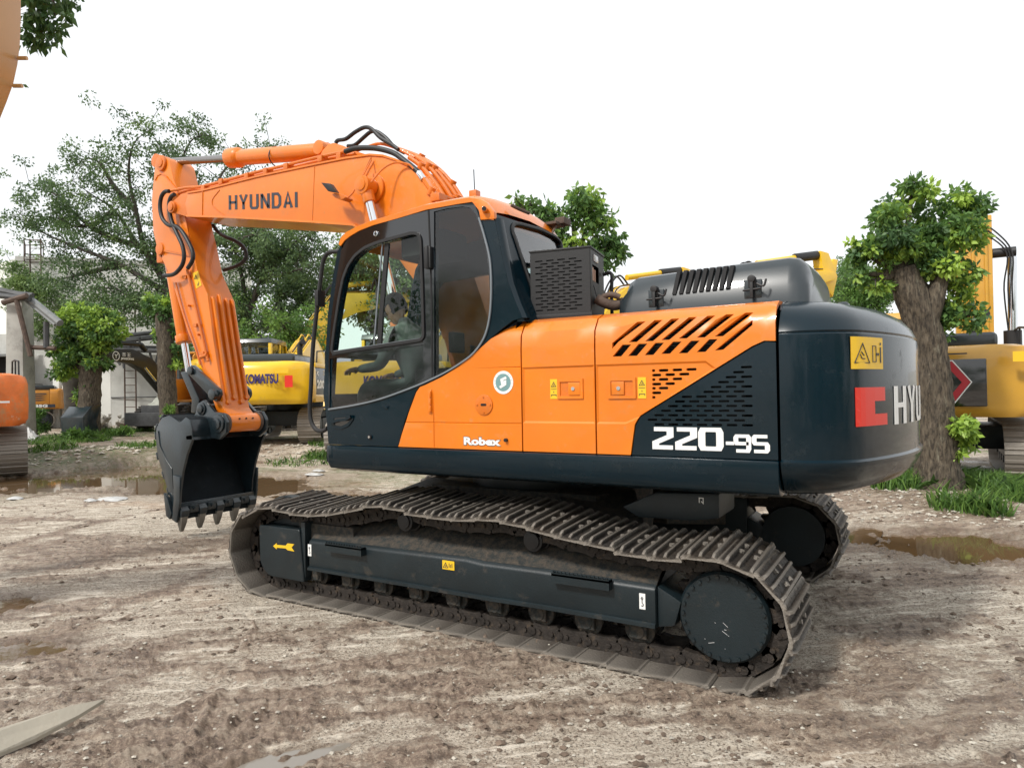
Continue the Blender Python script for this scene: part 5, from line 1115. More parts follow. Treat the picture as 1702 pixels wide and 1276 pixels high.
mb = MB(); a = onY(696, 287, .26); b = onY(704, 299, .26); mb.cyl(a, b, .031, n=16); mb.build('hose_ferrule', M['chrome'], BM, bev=.003)
mb = MB(); a = onY(572, 252.5, .25); b = onY(582, 249, .25); mb.cyl(a, b, .028, n=14); mb.build('hose_ferrule', M['orange_weld'], BM)
mb = MB(); mb.tube(bez([onY(x, y, .12) for x, y in [(558, 238), (562, 233.5), (575, 231), (590, 220), (606, 212), (618, 215), (632, 229), (650, 240), (662, 249)]], 5), .020, 10); mb.build('boom_hose', M['black'], BM)
mb = MB(); mb.tube(bez([onY(x, y, .0) for x, y in [(578, 243), (590, 241), (603, 230), (616, 219.5), (627, 219.5), (641, 229), (655, 244), (672, 254)]], 5), .020, 10); mb.build('boom_hose', M['black'], BM)
mb = MB(); mb.tube(bez([onY(x, y, .05) for x, y in [(590, 252), (612, 244), (633, 239), (660, 247), (690, 262)]], 5), .016, 8); mb.build('boom_pipe', M['orange_weld'], BM)
for k, pl in enumerate([[(704, 299), (717, 318), (729, 336)], [(680, 262), (700, 277), (722, 303), (742, 334)], [(690, 260), (712, 277), (735, 305), (752, 332)], [(697, 262), (722, 281), (745, 307), (760, 330)], [(660, 247), (700, 262), (730, 282), (752, 306), (768, 330)]]):
    yy = .26-.11*k; pts = [onY(x, y, yy) for x, y in pl]; mb = MB(); mb.tube(bez(pts, 5), .021, 10)
    for t in (.35, .75):
        q = pts[min(int(t*len(pts)), len(pts)-1)]; mb.cyl(q-np.array([.02, 0, -.03]), q+np.array([.02, 0, -.03]), .032, n=12)
    mb.build('boom_pipe', M['orange_weld'], BM)
mb = MB(); q = onY(727, 330, .26); mb.box(q[0]-.05, q[0]+.05, -.28, .30, q[2]-.03, q[2]+.04); mb.build('pipe_bracket', M['orange_weld'], BM, bev=.005)
# ---- arm cylinder on top of the boom
A1 = Vector(onY(385, 263, 0)); A0 = Vector(onY(269, 270, 0)); A2 = Vector(onY(545, 251, 0)); d = (A2-A0).normalized()
mb = MB(); mb.cyl(A1, A2, .088, n=32); mb.cyl(A1-d*.02, A1+d*.14, .115, n=32); mb.cyl(A1+d*.14, A1+d*.18, .115, .09, n=32); mb.cyl((A2.x, -.14, A2.z), (A2.x, .14, A2.z), .075, n=20); ac = mb.build('arm_cylinder', M['orange'], EX, bev=.006)
MB().cyl(A0, A1, .045, n=24).build('arm_cylinder_rod', mat('worn_rod', (.30, .28, .27), .25, metal=1.), ac)
mb = MB(); mb.cyl((A0.x, -.09, A0.z), (A0.x, .09, A0.z), .085, n=24); mb.cyl(A0, A0+d*.12, .06, .05, n=16); mb.build('rod_eye', M['orange_weld'], ac, bev=.004)
bp_ = [S(x, y, .14) for x, y in [(532, 262), (537, 251), (547, 240), (556, 238), (572, 243), (590, 251), (612, 258)]]
for y0 in (.12, -.15): MB().prism(bp_, y0, y0+.03).build('cylinder_bracket', M['orange'], BM, bev=.004)
for px, py in ((458, 250), (534, 246)):
    q = onY(px, py, .02); mb = MB(); mb.box(q[0]-.025, q[0]+.025, q[1]-.03, q[1]+.03, q[2]-.03, q[2]+.04); mb.cyl((q[0]-.05, q[1], q[2]+.01), (q[0]+.05, q[1], q[2]+.02), .012, n=8); mb.build('hose_clip', M['rust'], ac, bev=.003)
mb = MB(); q = onY(459, 262, .0); ring = [(q[0]+.0*math.sin(t), .10*math.cos(t), q[2]+.10*math.sin(t)) for t in np.linspace(-1.4, 1.5, 10)]; mb.tube(ring, .007, 6); mb.build('clip_strap', M['black'], ac)
# ================================================================ arm
YA = .17
arm_l = [(266, 262), (258, 272), (256, 290), (252, 333), (254.6, 385), (262, 416), (283.5, 460), (310.5, 547), (340, 624.5), (361, 685.6), (370, 702)]
arm_r = [(381, 716), (388, 700), (372.8, 678.5), (354, 561), (344.6, 488), (328, 450), (318, 400), (309, 362), (300, 330), (288, 298), (281, 268), (275, 261)]
arm_poly = [S(x, y, YA) for x, y in arm_l+arm_r]
AR = MB(); AR.prism(arm_poly, -YA, YA); AR = AR.build('arm', M['orange'], EX, bev=.008)
# cheek plate around the boom pin, ridge
chk = [S(x, y, YA+.01) for x, y in [(254, 330), (256, 305), (262, 293), (268, 289), (274, 292), (292, 313), (305, 345), (316, 400), (322, 428), (270, 418), (260, 400)]]
MB().prism(chk, YA, YA+.016).build('cheek_plate', M['orange'], AR, bev=.006)
ribbon('weld_seam', SL([(258, 300), (262, 292), (268, 289), (274, 292), (296, 318)], YA+.016), .012, YA+.014, YA+.024, M['orange_weld'], AR)
ribbon('weld_seam', SL([(273, 415), (318, 425)], YA+.016), .008, YA+.014, YA+.02, M['orange_weld'], AR)
# arm top fork and pin
tx_, tz_ = S(266, 270.5, .2); mb = MB(); mb.cyl((tx_, -.2, tz_), (tx_, .212, tz_), .055, n=22); mb.cyl((tx_, YA, tz_), (tx_, YA+.03, tz_), .095, n=26); mb.build('arm_top_pin', M['orange_weld'], AR, bev=.006)
nx2, nz2 = S(268, 414, YA); mb = MB(); mb.cyl((nx2, -.19, nz2), (nx2, .2, nz2), .075, n=22); mb.box(nx2-.02, nx2+.1, -.12, .17, nz2-.16, nz2+.05); mb.build('bucket_cylinder_pin', M['orange_weld'], AR, bev=.006)
# ribbed underside (facing the machine): u across, following the right-hand edge of the side plate
e0 = Vector(onY(345, 490, YA)); e1 = Vector(onY(371, 668, YA)); dv = (e1-e0)
for k, yy in enumerate((.11, 0.02, -.07, -.15)):
    nrm = Vector((dv.z, 0, -dv.x)).normalized(); nrm = nrm if nrm.x < 0 else -nrm
    a = e0+dv*(.02 if k != 1 else -.01); b = e0+dv*(1.0-.04*(k % 2)); a.y = b.y = yy; mb = MB(); mb.tube([a+nrm*.0, a+nrm*.012+dv*.02, b+nrm*.012-dv*.01, b+nrm*.0], .020, 10); 
    mb.add([], []); mb.build('arm_rib', M['orange'], AR)
    mb = MB(); mb.cyl(b-nrm*.01, b+nrm*.03, .030, n=14); mb.build('rib_end', M['orange'], AR, bev=.008)
# boss at the tip
tpx, tpz = S(379, 703, YA); mb = MB(); mb.cyl((tpx, -.20, tpz), (tpx, .20, tpz), .105, n=32); AB = mb.build('arm_tip_boss', M['orange'], AR, bev=.006)
for s_ in (1, -1): MB().cyl((tpx, s_*.20, tpz), (tpx, s_*.235, tpz), .115, n=32).build('tip_seal', M['rust'], AR, bev=.006)
mb = MB(); 
for yy in (.09, 0, -.09): mb.cyl((tpx-.09, yy, tpz+.045), (tpx-.105, yy, tpz+.05), .010, n=8)
mb.build('grease_plugs', M['dark'], AR)
# pipe and brackets on the side of the arm
mb = MB(); mb.tube(bez([onY(x, y, YA+.03) for x, y in [(311, 448), (318, 480), (330, 532), (342, 585), (346, 600)]], 4), .016, 8); 
for px, py in ((311, 461), (328, 541), (340, 587)): q = onY(px, py, YA+.02); mb.box(q[0]-.02, q[0]+.05, YA, YA+.05, q[2]-.015, q[2]+.02)
q = onY(340, 590, YA+.03); mb.cyl((q[0]-.05, q[1], q[2]), (q[0]+.07, q[1], q[2]-.02), .024, n=10); mb.build('arm_pipe', M['orange_weld'], AR)
mb = MB(); mb.tube(bez([onY(x, y, YA+.02) for x, y in [(292, 470), (305, 520), (322, 570), (333, 606)]], 4), .011, 8); mb.build('arm_pipe', M['orange_weld'], AR)
for px, py in ((314, 508), (329, 541), (330, 556)): q = onY(px, py, YA+.02); mb = MB(); mb.cyl((q[0], YA, q[2]), (q[0], YA+.04, q[2]), .014, n=8); mb.build('bracket_bolt', M['orange_weld'], AR)
d_ = MB().prism([S(x, y, YA+.004) for x, y in [(320, 454), (329, 450), (335, 474), (326, 480)]], YA, YA+.004).build('warning_decal', M['decal'], AR, smooth=False)
x, z = S(326, 460, YA); put_mark(tri_mark(0, 0, .03, 0), x, z, YA+.006, d_); put_mark(block_letters([[(0, 0), (.02, .03), (.02, .05)], [(-.01, .02), (.01, .02)]], .008, .008), S(330, 472, YA)[0], S(330, 472, YA)[1], YA+.006, d_)
# hoses at the elbow
hz_ = [[(281, 318), (274, 319), (268, 328), (266, 345), (270, 363), (280, 374), (292, 376), (302, 384), (312, 400), (320, 418), (320, 432), (312, 446)],
       [(290, 323), (284, 328), (281, 340), (283, 358), (287, 372), (295, 390), (303, 408), (306, 425), (303, 440), (294, 452), (285, 457), (272, 458)]]
for pl in hz_: mb = MB(); mb.tube(bez([onY(x, y, .27) for x, y in pl], 5), .024, 12); mb.build('arm_hose', M['black'], AR)
mb = MB(); mb.tube(bez([onY(x, y, -.28) for x, y in [(354, 374), (362, 385), (374, 393), (390, 400), (402, 408), (409, 420), (407, 432), (396, 441), (382, 446), (372, 449)]], 5), .024, 12); mb.build('arm_hose', M['black'], AR)
# bucket cylinder on the outside of the arm
B0 = Vector((nx2+.02, 0, nz2)); B1 = Vector(onY(325, 585, 0)); B2 = Vector(onY(321, 618, 0))
c0_ = Vector(onY(268, 414, 0)); 
mb = MB(); dd = (Vector((B2.x+.08, 0, B2.z))-Vector((nx2+.10, 0, nz2))); st_p = Vector((nx2+.10, 0, nz2)); mb.cyl(st_p, st_p+dd*.74, .075, n=24); mb.cyl(st_p+dd*.70, st_p+dd*.76, .095, n=24); bc = mb.build('bucket_cylinder', M['orange'], EX, bev=.006)
MB().cyl(st_p+dd*.75, st_p+dd, .04, n=20).build('bucket_cylinder_rod', M['chrome'], bc)
# ---- linkage: black link bars
lk = []
for s_ in (1, -1):
    yy = s_*.20
    P1 = onY(321, 616, .2); P2 = onY(360, 655, .2); mb = MB()
    a = Vector((P1[0], yy, P1[2])); b = Vector((P2[0], yy, P2[2])); dr = (b-a).normalized(); q = Vector((-dr.z, 0, dr.x))
    poly = [(a+q*.065-dr*.05), (a-q*.065-dr*.05), (b-q*.085+dr*.06), (b+q*.075+dr*.07)]; mb.prism(rounded([(p.x, p.z) for p in poly], .05), yy-.022, yy+.022); mb.cyl((a.x, yy-.05, a.z), (a.x, yy+.05, a.z), .05, n=18); mb.cyl((b.x, yy-.04, b.z), (b.x, yy+.07, b.z), .062, n=20); mb.build('link_bar', M['bucket'], EX, bev=.006)
P1 = onY(323, 618, .0); P3 = onY(337, 680, .0); mb = MB(); mb.loft([[(P1[0]-.09, -.16, P1[2]), (P1[0]+.05, -.16, P1[2]), (P1[0]+.05, .16, P1[2]), (P1[0]-.09, .16, P1[2])], [(P3[0]-.12, -.13, P3[2]+.12), (P3[0]+.03, -.13, P3[2]+.12), (P3[0]+.03, .13, P3[2]+.12), (P3[0]-.12, .13, P3[2]+.12)], [(P3[0]-.09, -.13, P3[2]-.04), (P3[0]+.05, -.13, P3[2]-.04), (P3[0]+.05, .13, P3[2]-.04), (P3[0]-.09, .13, P3[2]-.04)]])
mb.build('push_link', M['bucket'], EX, bev=.02)
# ================================================================ bucket
M['bucketin'] = mat('bucket_inside', (.006, .010, .013), .7, noise=(6, .3), bump=(40, .3), spec=.2, dirt=((.03, .028, .026), .6, .8, 12))
BK = empty('bucket', (tpx, 0, tpz), parent=EX); BK_inv = Matrix.Translation((-tpx, 0, -tpz))
YK = .50
side_px = [(315.5, 697), (308.6, 693), (299, 702), (292, 697), (281, 690), (269, 694), (259.6, 711), (258.6, 724), (261.5, 757.6), (271.3, 789), (279, 816), (285, 838), (290, 858), (298, 864), (297.5, 846), (299, 815), (303, 785), (310, 756), (319.8, 729), (319.3, 712)]
side = [S(x, y, YK) for x, y in side_px]
def bb_(mb_, name, m, parent=BK, **k): return mb_.xf(BK_inv).build(name, m, parent, **k)
BK.matrix_local = Matrix.Translation((tpx, 0, tpz))
for s_ in (1, -1): bb_(MB().prism(side, s_*YK, s_*(YK-.03)), 'side_plate', M['bucket'], bev=.006)
# shell: follows the back of the side plate, from the top mount round to the lip
back = side[1:15]; out_l = [Vector(p) for p in [side[0]]+back]
inn = []
for i, p in enumerate(out_l):
    a = out_l[max(i-1, 0)]; b = out_l[min(i+1, len(out_l)-1)]; d = (b-a).normalized(); q = Vector((-d.y, d.x)); c = Vector((sum(v[0] for v in side)/len(side), sum(v[1] for v in side)/len(side)))
    if q.dot(c-p) < 0: q = -q
    inn.append(p+q*.028)
V = []; F = []
for p, q in zip(out_l, inn): V += [(p.x, -YK+.003, p.y), (p.x, YK-.003, p.y), (q.x, YK-.003, q.y), (q.x, -YK+.003, q.y)]
for i in range(len(out_l)-1):
    for k in range(4): F.append((i*4+k, i*4+(k+1) % 4, i*4+4+(k+1) % 4, i*4+4+k))
F += [(0, 1, 2, 3), tuple(len(V)-4+k for k in (3, 2, 1, 0))]
bb_(MB().add(V, F), 'bucket_shell', M['bucketin'], ang=50)
# front torque tube under the pin
t0 = side[0]; t1 = side[-2]
fbx = [S(x, y, YK) for x, y in [(316, 697), (319.5, 712), (320, 727), (312, 722), (304, 705)]]
for (y0, y1) in ((YK-.002, .24), (-.24, -YK+.002)): bb_(MB().prism(fbx, y0, y1), 'torque_box', M['bucket'], bev=.008)
bb_(MB().prism([(a[0]-.004, a[1]) for a in [S(318, 722, YK), S(321, 731, YK), S(309, 731, YK), S(308, 724, YK)]], -YK, YK), 'top_bar', M['bucket'], bev=.006)
# ears round the arm tip and link pin
lkx, lkz = S(340, 679, .25); 
for s_ in (1, -1):
    ear = [(tpx-.12, tpz-.10), (tpx-.13, tpz+.02), (tpx-.06, tpz+.12), (tpx+.08, tpz+.13), (lkx-.10, lkz+.06), (lkx-.03, lkz+.10), (lkx+.07, lkz+.06), (lkx+.12, lkz-.05), (lkx+.20, lkz-.14), (lkx+.25, tpz-.05), (tpx+.2, tpz-.16), (tpx, tpz-.18)]
    bb_(MB().prism(ear, s_*.245, s_*.285), 'ear', M['bucket'], bev=.008)
mb = MB(); mb.cyl((tpx, -.33, tpz), (tpx, .33, tpz), .062, n=24); mb.cyl((lkx, -.32, lkz), (lkx, .32, lkz), .05, n=20)
for s_ in (1, -1): mb.cyl((tpx, s_*.285, tpz), (tpx, s_*.31, tpz), .10, n=26); mb.cyl((lkx, s_*.285, lkz), (lkx, s_*.30, lkz), .075, n=22)
bb_(mb, 'bucket_pins', M['bucket'], bev=.006)
# lip, teeth, cutters, wear strips
lipc = Vector(S(298, 850, YK)); lx, lz = lipc
ddown = (Vector(S(298, 862, YK))-Vector(S(301, 800, YK))).normalized(); side_n = Vector((-ddown.y, ddown.x))
lp2 = [(lx-.02, lz+.10), (lx+.02, lz+.10), (lx+.025, lz-.03), (lx-.03, lz-.03)]
bb_(MB().prism(lp2, -YK, YK), 'lip', M['bucket'], bev=.008)
for k in range(5):
    yy = .455-k*.2275; top = Vector((lx+.0, lz+.06)); tip = Vector((lx+.03, lz-.235))
    mb = MB()
    def sec(c, hx_, hy_): return [(c.x-hx_, yy-hy_, c.y), (c.x+hx_, yy-hy_, c.y), (c.x+hx_, yy+hy_, c.y), (c.x-hx_, yy+hy_, c.y)]
    mb.loft([sec(top, .020, .045), sec(top.lerp(tip, .18), .060, .052), sec(top.lerp(tip, .42), .055, .047)]); ad = bb_(mb, 'tooth_adapter', M['bucket'], bev=.008)
    mb = MB(); mb.loft([sec(top.lerp(tip, .40), .050, .042), sec(top.lerp(tip, .7), .038, .034), sec(top.lerp(tip, .95), .018, .022), sec(tip, .010, .016)]); bb_(mb, 'tooth', M['tooth'], bev=.008)
for k in range(4):
    yy = .341-k*.2275; mb = MB(); mb.box(lx-.045, lx-.02, yy-.055, yy+.055, lz-.02, lz+.06); mb.cyl((lx-.045, yy, lz+.02), (lx-.06, yy, lz+.02), .022, n=12); bb_(mb, 'lip_guard', M['bucket'], bev=.006)
for s_ in (1, -1):
    c1 = [S(x, y, YK) for x, y in [(291, 789), (303, 792), (302, 835), (297, 868), (289, 862), (293, 825)]]; bb_(MB().prism(c1, s_*(YK+.003), s_*(YK+.03)), 'side_cutter', M['bucket'], bev=.006)
    c2 = [S(x, y, YK) for x, y in [(277, 818), (283, 826), (290, 852), (287, 862), (281, 856)]]; bb_(MB().prism(c2, s_*(YK+.003), s_*(YK+.04)), 'heel_guard', M['bucket'], bev=.006)
for i in range(3, 12, 1):
    p = out_l[i]; a = out_l[i-1]; b = out_l[i+1]; d = (b-a).normalized(); q = Vector((-d.y, d.x)); c = Vector((sum(v[0] for v in side)/len(side), sum(v[1] for v in side)/len(side)))
    if q.dot(p-c) < 0: q = -q
    if i >= 5:
        V = [(p-d*.045), (p+d*.045), (p+d*.045+q*.02), (p-d*.045+q*.02)]; bb_(MB().prism([(v.x, v.y) for v in V], -YK, YK+.002), 'wear_strip', M['bucket'], bev=.004)
ribbon_pts = SL([(268, 705), (276, 712), (270, 735), (285, 775), (286, 790)], YK)
cv = [S(x, y, YK+.004) for x, y in [(270, 698), (283, 692), (297, 706)]]
bb_(MB().tube([(a, YK+.002, b) for a, b in SL([(263, 716), (266, 740), (277, 765), (286, 779)], YK)], .006, 6), 'weld_seam', M['bucket']); bb_(MB().tube([(a, YK+.002, b) for a, b in SL([(286, 779), (288, 812)], YK)], .006, 6), 'weld_seam', M['bucket'])
# ================================================================ operator
def person():
    hp0 = onY(657, 512, .88); P = tag(empty('person', (hp0[0]-.27, .88, hp0[2]-.70)), 'person in an olive shirt and dark cap sitting in the cab, looking down', 'person')
    # joints (local): pelvis at the origin
    J = {'pel': (0, 0, .06, .13), 'sp1': (.03, 0, .22, .135), 'sp2': (.10, 0, .42, .15), 'neck': (.17, 0, .56, .06), 'hd': (.20, 0, .62, .05),
         'shL': (.12, .19, .47, .07), 'elL': (.22, .25, .22, .048), 'wrL': (.46, .24, .20, .034), 'shR': (.12, -.19, .47, .07), 'elR': (.24, -.26, .22, .048), 'wrR': (.48, -.22, .16, .034),
         'hpL': (.06, .10, .03, .10), 'knL': (.48, .13, .06, .07), 'anL': (.60, .13, -.34, .05), 'ftL': (.76, .13, -.40, .04), 'hpR': (.06, -.10, .03, .10), 'knR': (.48, -.13, .06, .07), 'anR': (.60, -.13, -.34, .05), 'ftR': (.76, -.13, -.40, .04)}
    E_ = [('pel', 'sp1'), ('sp1', 'sp2'), ('sp2', 'neck'), ('neck', 'hd'), ('sp2', 'shL'), ('shL', 'elL'), ('elL', 'wrL'), ('sp2', 'shR'), ('shR', 'elR'), ('elR', 'wrR'), ('pel', 'hpL'), ('hpL', 'knL'), ('knL', 'anL'), ('anL', 'ftL'), ('pel', 'hpR'), ('hpR', 'knR'), ('knR', 'anR'), ('anR', 'ftR')]
    def skin(name, J, E_, m, root, sub=2):
        ks = list(J); me = bpy.data.meshes.new(name); me.from_pydata([J[k][:3] for k in ks], [(ks.index(a), ks.index(b)) for a, b in E_], []); o = link(name, me, m, P)
        md = o.modifiers.new('Skin', 'SKIN'); me.skin_vertices[0].data
        for k, sv in zip(ks, me.skin_vertices[0].data): sv.radius = (J[k][3], J[k][3]); sv.use_root = (k == root)
        s_ = o.modifiers.new('Sub', 'SUBSURF'); s_.levels = sub; s_.render_levels = sub; md.use_smooth_shade = True; return o
    skin('body', J, E_, M['cloth'], 'pel')
    # head with face, tilted down
    mb = MB(); rings = []
    prof_ = [(-.115, .018, .030, .03), (-.105, .045, .04, .025), (-.085, .060, .05, .02), (-.06, .072, .058, .01), (-.03, .080, .066, .0), (0, .088, .072, -.005), (.03, .092, .075, -.008), (.06, .090, .074, -.01), (.09, .078, .066, -.012), (.11, .055, .048, -.012), (.122, .02, .02, -.012)]
    for z, a, b, o_ in prof_: rings.append([(o_+a*math.cos(t), b*math.sin(t), z) for t in np.linspace(0, 2*math.pi, 20, endpoint=False)])
    mb.loft(rings)
    mb.loft([[(.078, -.008, .02), (.078, .008, .02), (.083, .0, .02)], [(.09, -.014, -.025), (.09, .014, -.025), (.112, 0, -.022)], [(.08, -.013, -.04), (.08, .013, -.04), (.092, 0, -.04)]])
    for s_ in (1, -1): mb.loft([[(-.01, s_*.070, -.03), (.012, s_*.072, -.03), (.012, s_*.078, -.03), (-.01, s_*.080, -.03)], [(-.018, s_*.070, .03), (.012, s_*.074, .03), (.010, s_*.082, .03), (-.018, s_*.088, .03)]])
    T = Matrix.Translation((.27, 0, .69)) @ Matrix.Rotation(R(32), 4, 'Y'); mb.xf(T); mb.build('head', M['skin'], P, ang=60)
    mb = MB(); 
    for s_ in (1, -1): mb.cyl((.078, s_*.030, .012), (.086, s_*.030, .010), .010, n=10)
    mb.box(.082, .088, -.022, .022, -.066, -.060); mb.xf(T); mb.build('eyes_and_mouth', M['dark'], P)
    mb = MB(); rings = []
    for z, a, b in ((.035, .100, .083), (.06, .102, .085), (.09, .092, .078), (.115, .07, .06), (.132, .03, .03)): rings.append([(-.01+a*math.cos(t), b*math.sin(t), z) for t in np.linspace(0, 2*math.pi, 20, endpoint=False)])
    mb.loft(rings); mb.prismz([(.06, -.065), (.13, -.055), (.165, -.03), (.17, 0), (.165, .03), (.13, .055), (.06, .065)], .036, .044); mb.xf(T); mb.build('cap', M['cap'], P, ang=50)
    mb = MB(); rings = [[(-.02+a*math.cos(t), b*math.sin(t), z) for t in np.linspace(R(75), R(285), 14)] for z, a, b in ((-.06, .078, .066), (-.02, .094, .076), (.04, .098, .080))]
    V = [p for r_ in rings for p in r_]; mb.add(V, [(i*14+k, i*14+k+1, (i+1)*14+k+1, (i+1)*14+k) for i in range(2) for k in range(13)]); mb.xf(T); mb.build('hair', M['dark'], P)
    for s_, w0 in ((1, (.46, .24, .20)), (-1, (.48, -.22, .16))):
        Jh = {'w': (*w0, .026), 'p': (w0[0]+.06, w0[1], w0[2]-.005, .030)}; Eh = [('w', 'p')]
        for i, (dy, ln) in enumerate(((-.030, .055), (-.010, .065), (.010, .060), (.028, .045))):
            Jh[f'a{i}'] = (w0[0]+.09, w0[1]+dy, w0[2]-.005, .010); Jh[f'b{i}'] = (w0[0]+.09+ln*.5, w0[1]+dy, w0[2]-.018, .009); Jh[f'c{i}'] = (w0[0]+.09+ln*.6, w0[1]+dy, w0[2]-.045, .008); Eh += [('p', f'a{i}'), (f'a{i}', f'b{i}'), (f'b{i}', f'c{i}')]
        Jh['t1'] = (w0[0]+.05, w0[1]-s_*.035, w0[2]-.01, .011); Jh['t2'] = (w0[0]+.08, w0[1]-s_*.048, w0[2]-.03, .009); Eh += [('p', 't1'), ('t1', 't2')]
        skin('hand', Jh, Eh, M['skin'], 'w', 1)
    return P
person()
# ================================================================ other machines
def rr_loop(x0, x1, z0, z1, n=8):      # rounded track loop in (x,z)
    r_ = (z1-z0)/2; P = []
    for k in range(n+1): a = -math.pi/2+math.pi*k/n; P.append((x1-r_+r_*math.cos(a), z0+r_+r_*math.sin(a)))
    for k in range(n+1): a = math.pi/2+math.pi*k/n; P.append((x0+r_+r_*math.cos(a), z0+r_+r_*math.sin(a)))
    return P
def simple_tracks(root, hdg, length=4.3, gauge=2.39, hgt=.92, wid=.6):
    ug = empty('undercarriage', (0, 0, 0), hdg, root)
    for s_ in (1, -1):
        lp_ = rr_loop(-length/2, length/2, .02, hgt); pts, tot = arc_resample(lp_, 48); sh = MB()
        for i in range(48):
            a = pts[i-1]; b = pts[(i+1) % 48]; d = (b-a).normalized(); q = Vector((-d.y, d.x)); c = pts[i]
            if q.dot(c-Vector((0, hgt/2))) < 0: q = -q
            h_ = tot/96; V = [c-d*h_*.96-q*.01, c+d*h_*.96-q*.01, c+d*h_*.96+q*.014, c+d*h_*.3+q*.014, c+d*h_*.2+q*.035, c-d*h_*.2+q*.035, c-d*h_*.3+q*.014, c-d*h_*.96+q*.014]
            sh.prism([(v.x, v.y) for v in V], s_*(gauge/2)-wid/2, s_*(gauge/2)+wid/2)
        o = sh.build('track_shoes', M['shoe'], ug, smooth=False); o['kind'] = 'stuff'
        mb = MB(); mb.prism([(-length/2+.75, .30), (length/2-.7, .30), (length/2-.7, .66), (-length/2+.75, .66)], s_*gauge/2-.17, s_*gauge/2+.2); mb.build('track_frame', M['frame'], ug, bev=.02)
        for x in (-length/2+.47, length/2-.45): mb = MB(); mb.cyl((x, s_*gauge/2-.16, .47), (x, s_*gauge/2+.19, .47), .27, n=24); mb.cyl((x, s_*gauge/2-.05, .47), (x, s_*gauge/2+.05, .47), .38, n=24); mb.build('track_wheel', M['frame'], ug, bev=.01)
        mb = MB(); [mb.cyl((x, s_*gauge/2-.16, .2), (x, s_*gauge/2+.16, .2), .09, n=14) for x in np.linspace(-1.3, 1.35, 7)]; o = mb.build('rollers', M['frame'], ug); o['kind'] = 'stuff'
    mb = MB(); mb.box(-.8, .8, -gauge/2+.2, gauge/2-.2, .45, .85); mb.cyl((0, 0, .85), (0, 0, 1.06), .62, n=28); mb.build('centre_frame', M['frame'], ug, bev=.02)
    return ug
def smooth_box(mb, x0, x1, y0, y1, z0, z1): return mb.box(x0, x1, y0, y1, z0, z1)
def simple_boom(up_, paint, bpts, arm, w_=.26, dark=None, foot=(.25, 1.6), bk=None, lined=True):
    """bpts: boom outline (x,z); arm: ((x,z) top, (x,z) tip, width)"""
    mb = MB(); mb.prism(rounded(bpts, .08, 2), -w_, w_); mb.build('boom', paint, up_, bev=.015)
    if lined:
        top = [p for p in bpts if True]
        for k in range(4):
            y = -.18+.11*k; mb = MB(); pl = [(x, y, z+.05) for x, z in bpts[:4]]; mb.tube(bez(pl, 4), .02, 6); mb.build('boom_pipe', paint if k % 2 else M['black'], up_)
    (ax, az), (tx, tz), aw = arm; d = Vector((tx-ax, tz-az)).normalized(); q = Vector((-d.y, d.x))
    P = [Vector((ax, az))-d*.55+q*.05, Vector((ax, az))-d*.5-q*.12, Vector((ax, az))-q*aw*.9, Vector((tx, tz))-q*.12, Vector((tx, tz))+d*.1, Vector((tx, tz))+q*.12, Vector((ax, az))+q*aw*.5]
    mb = MB(); mb.prism([(p.x, p.y) for p in P], -.15, .15); mb.build('arm', dark or paint, up_, bev=.015)
    return P
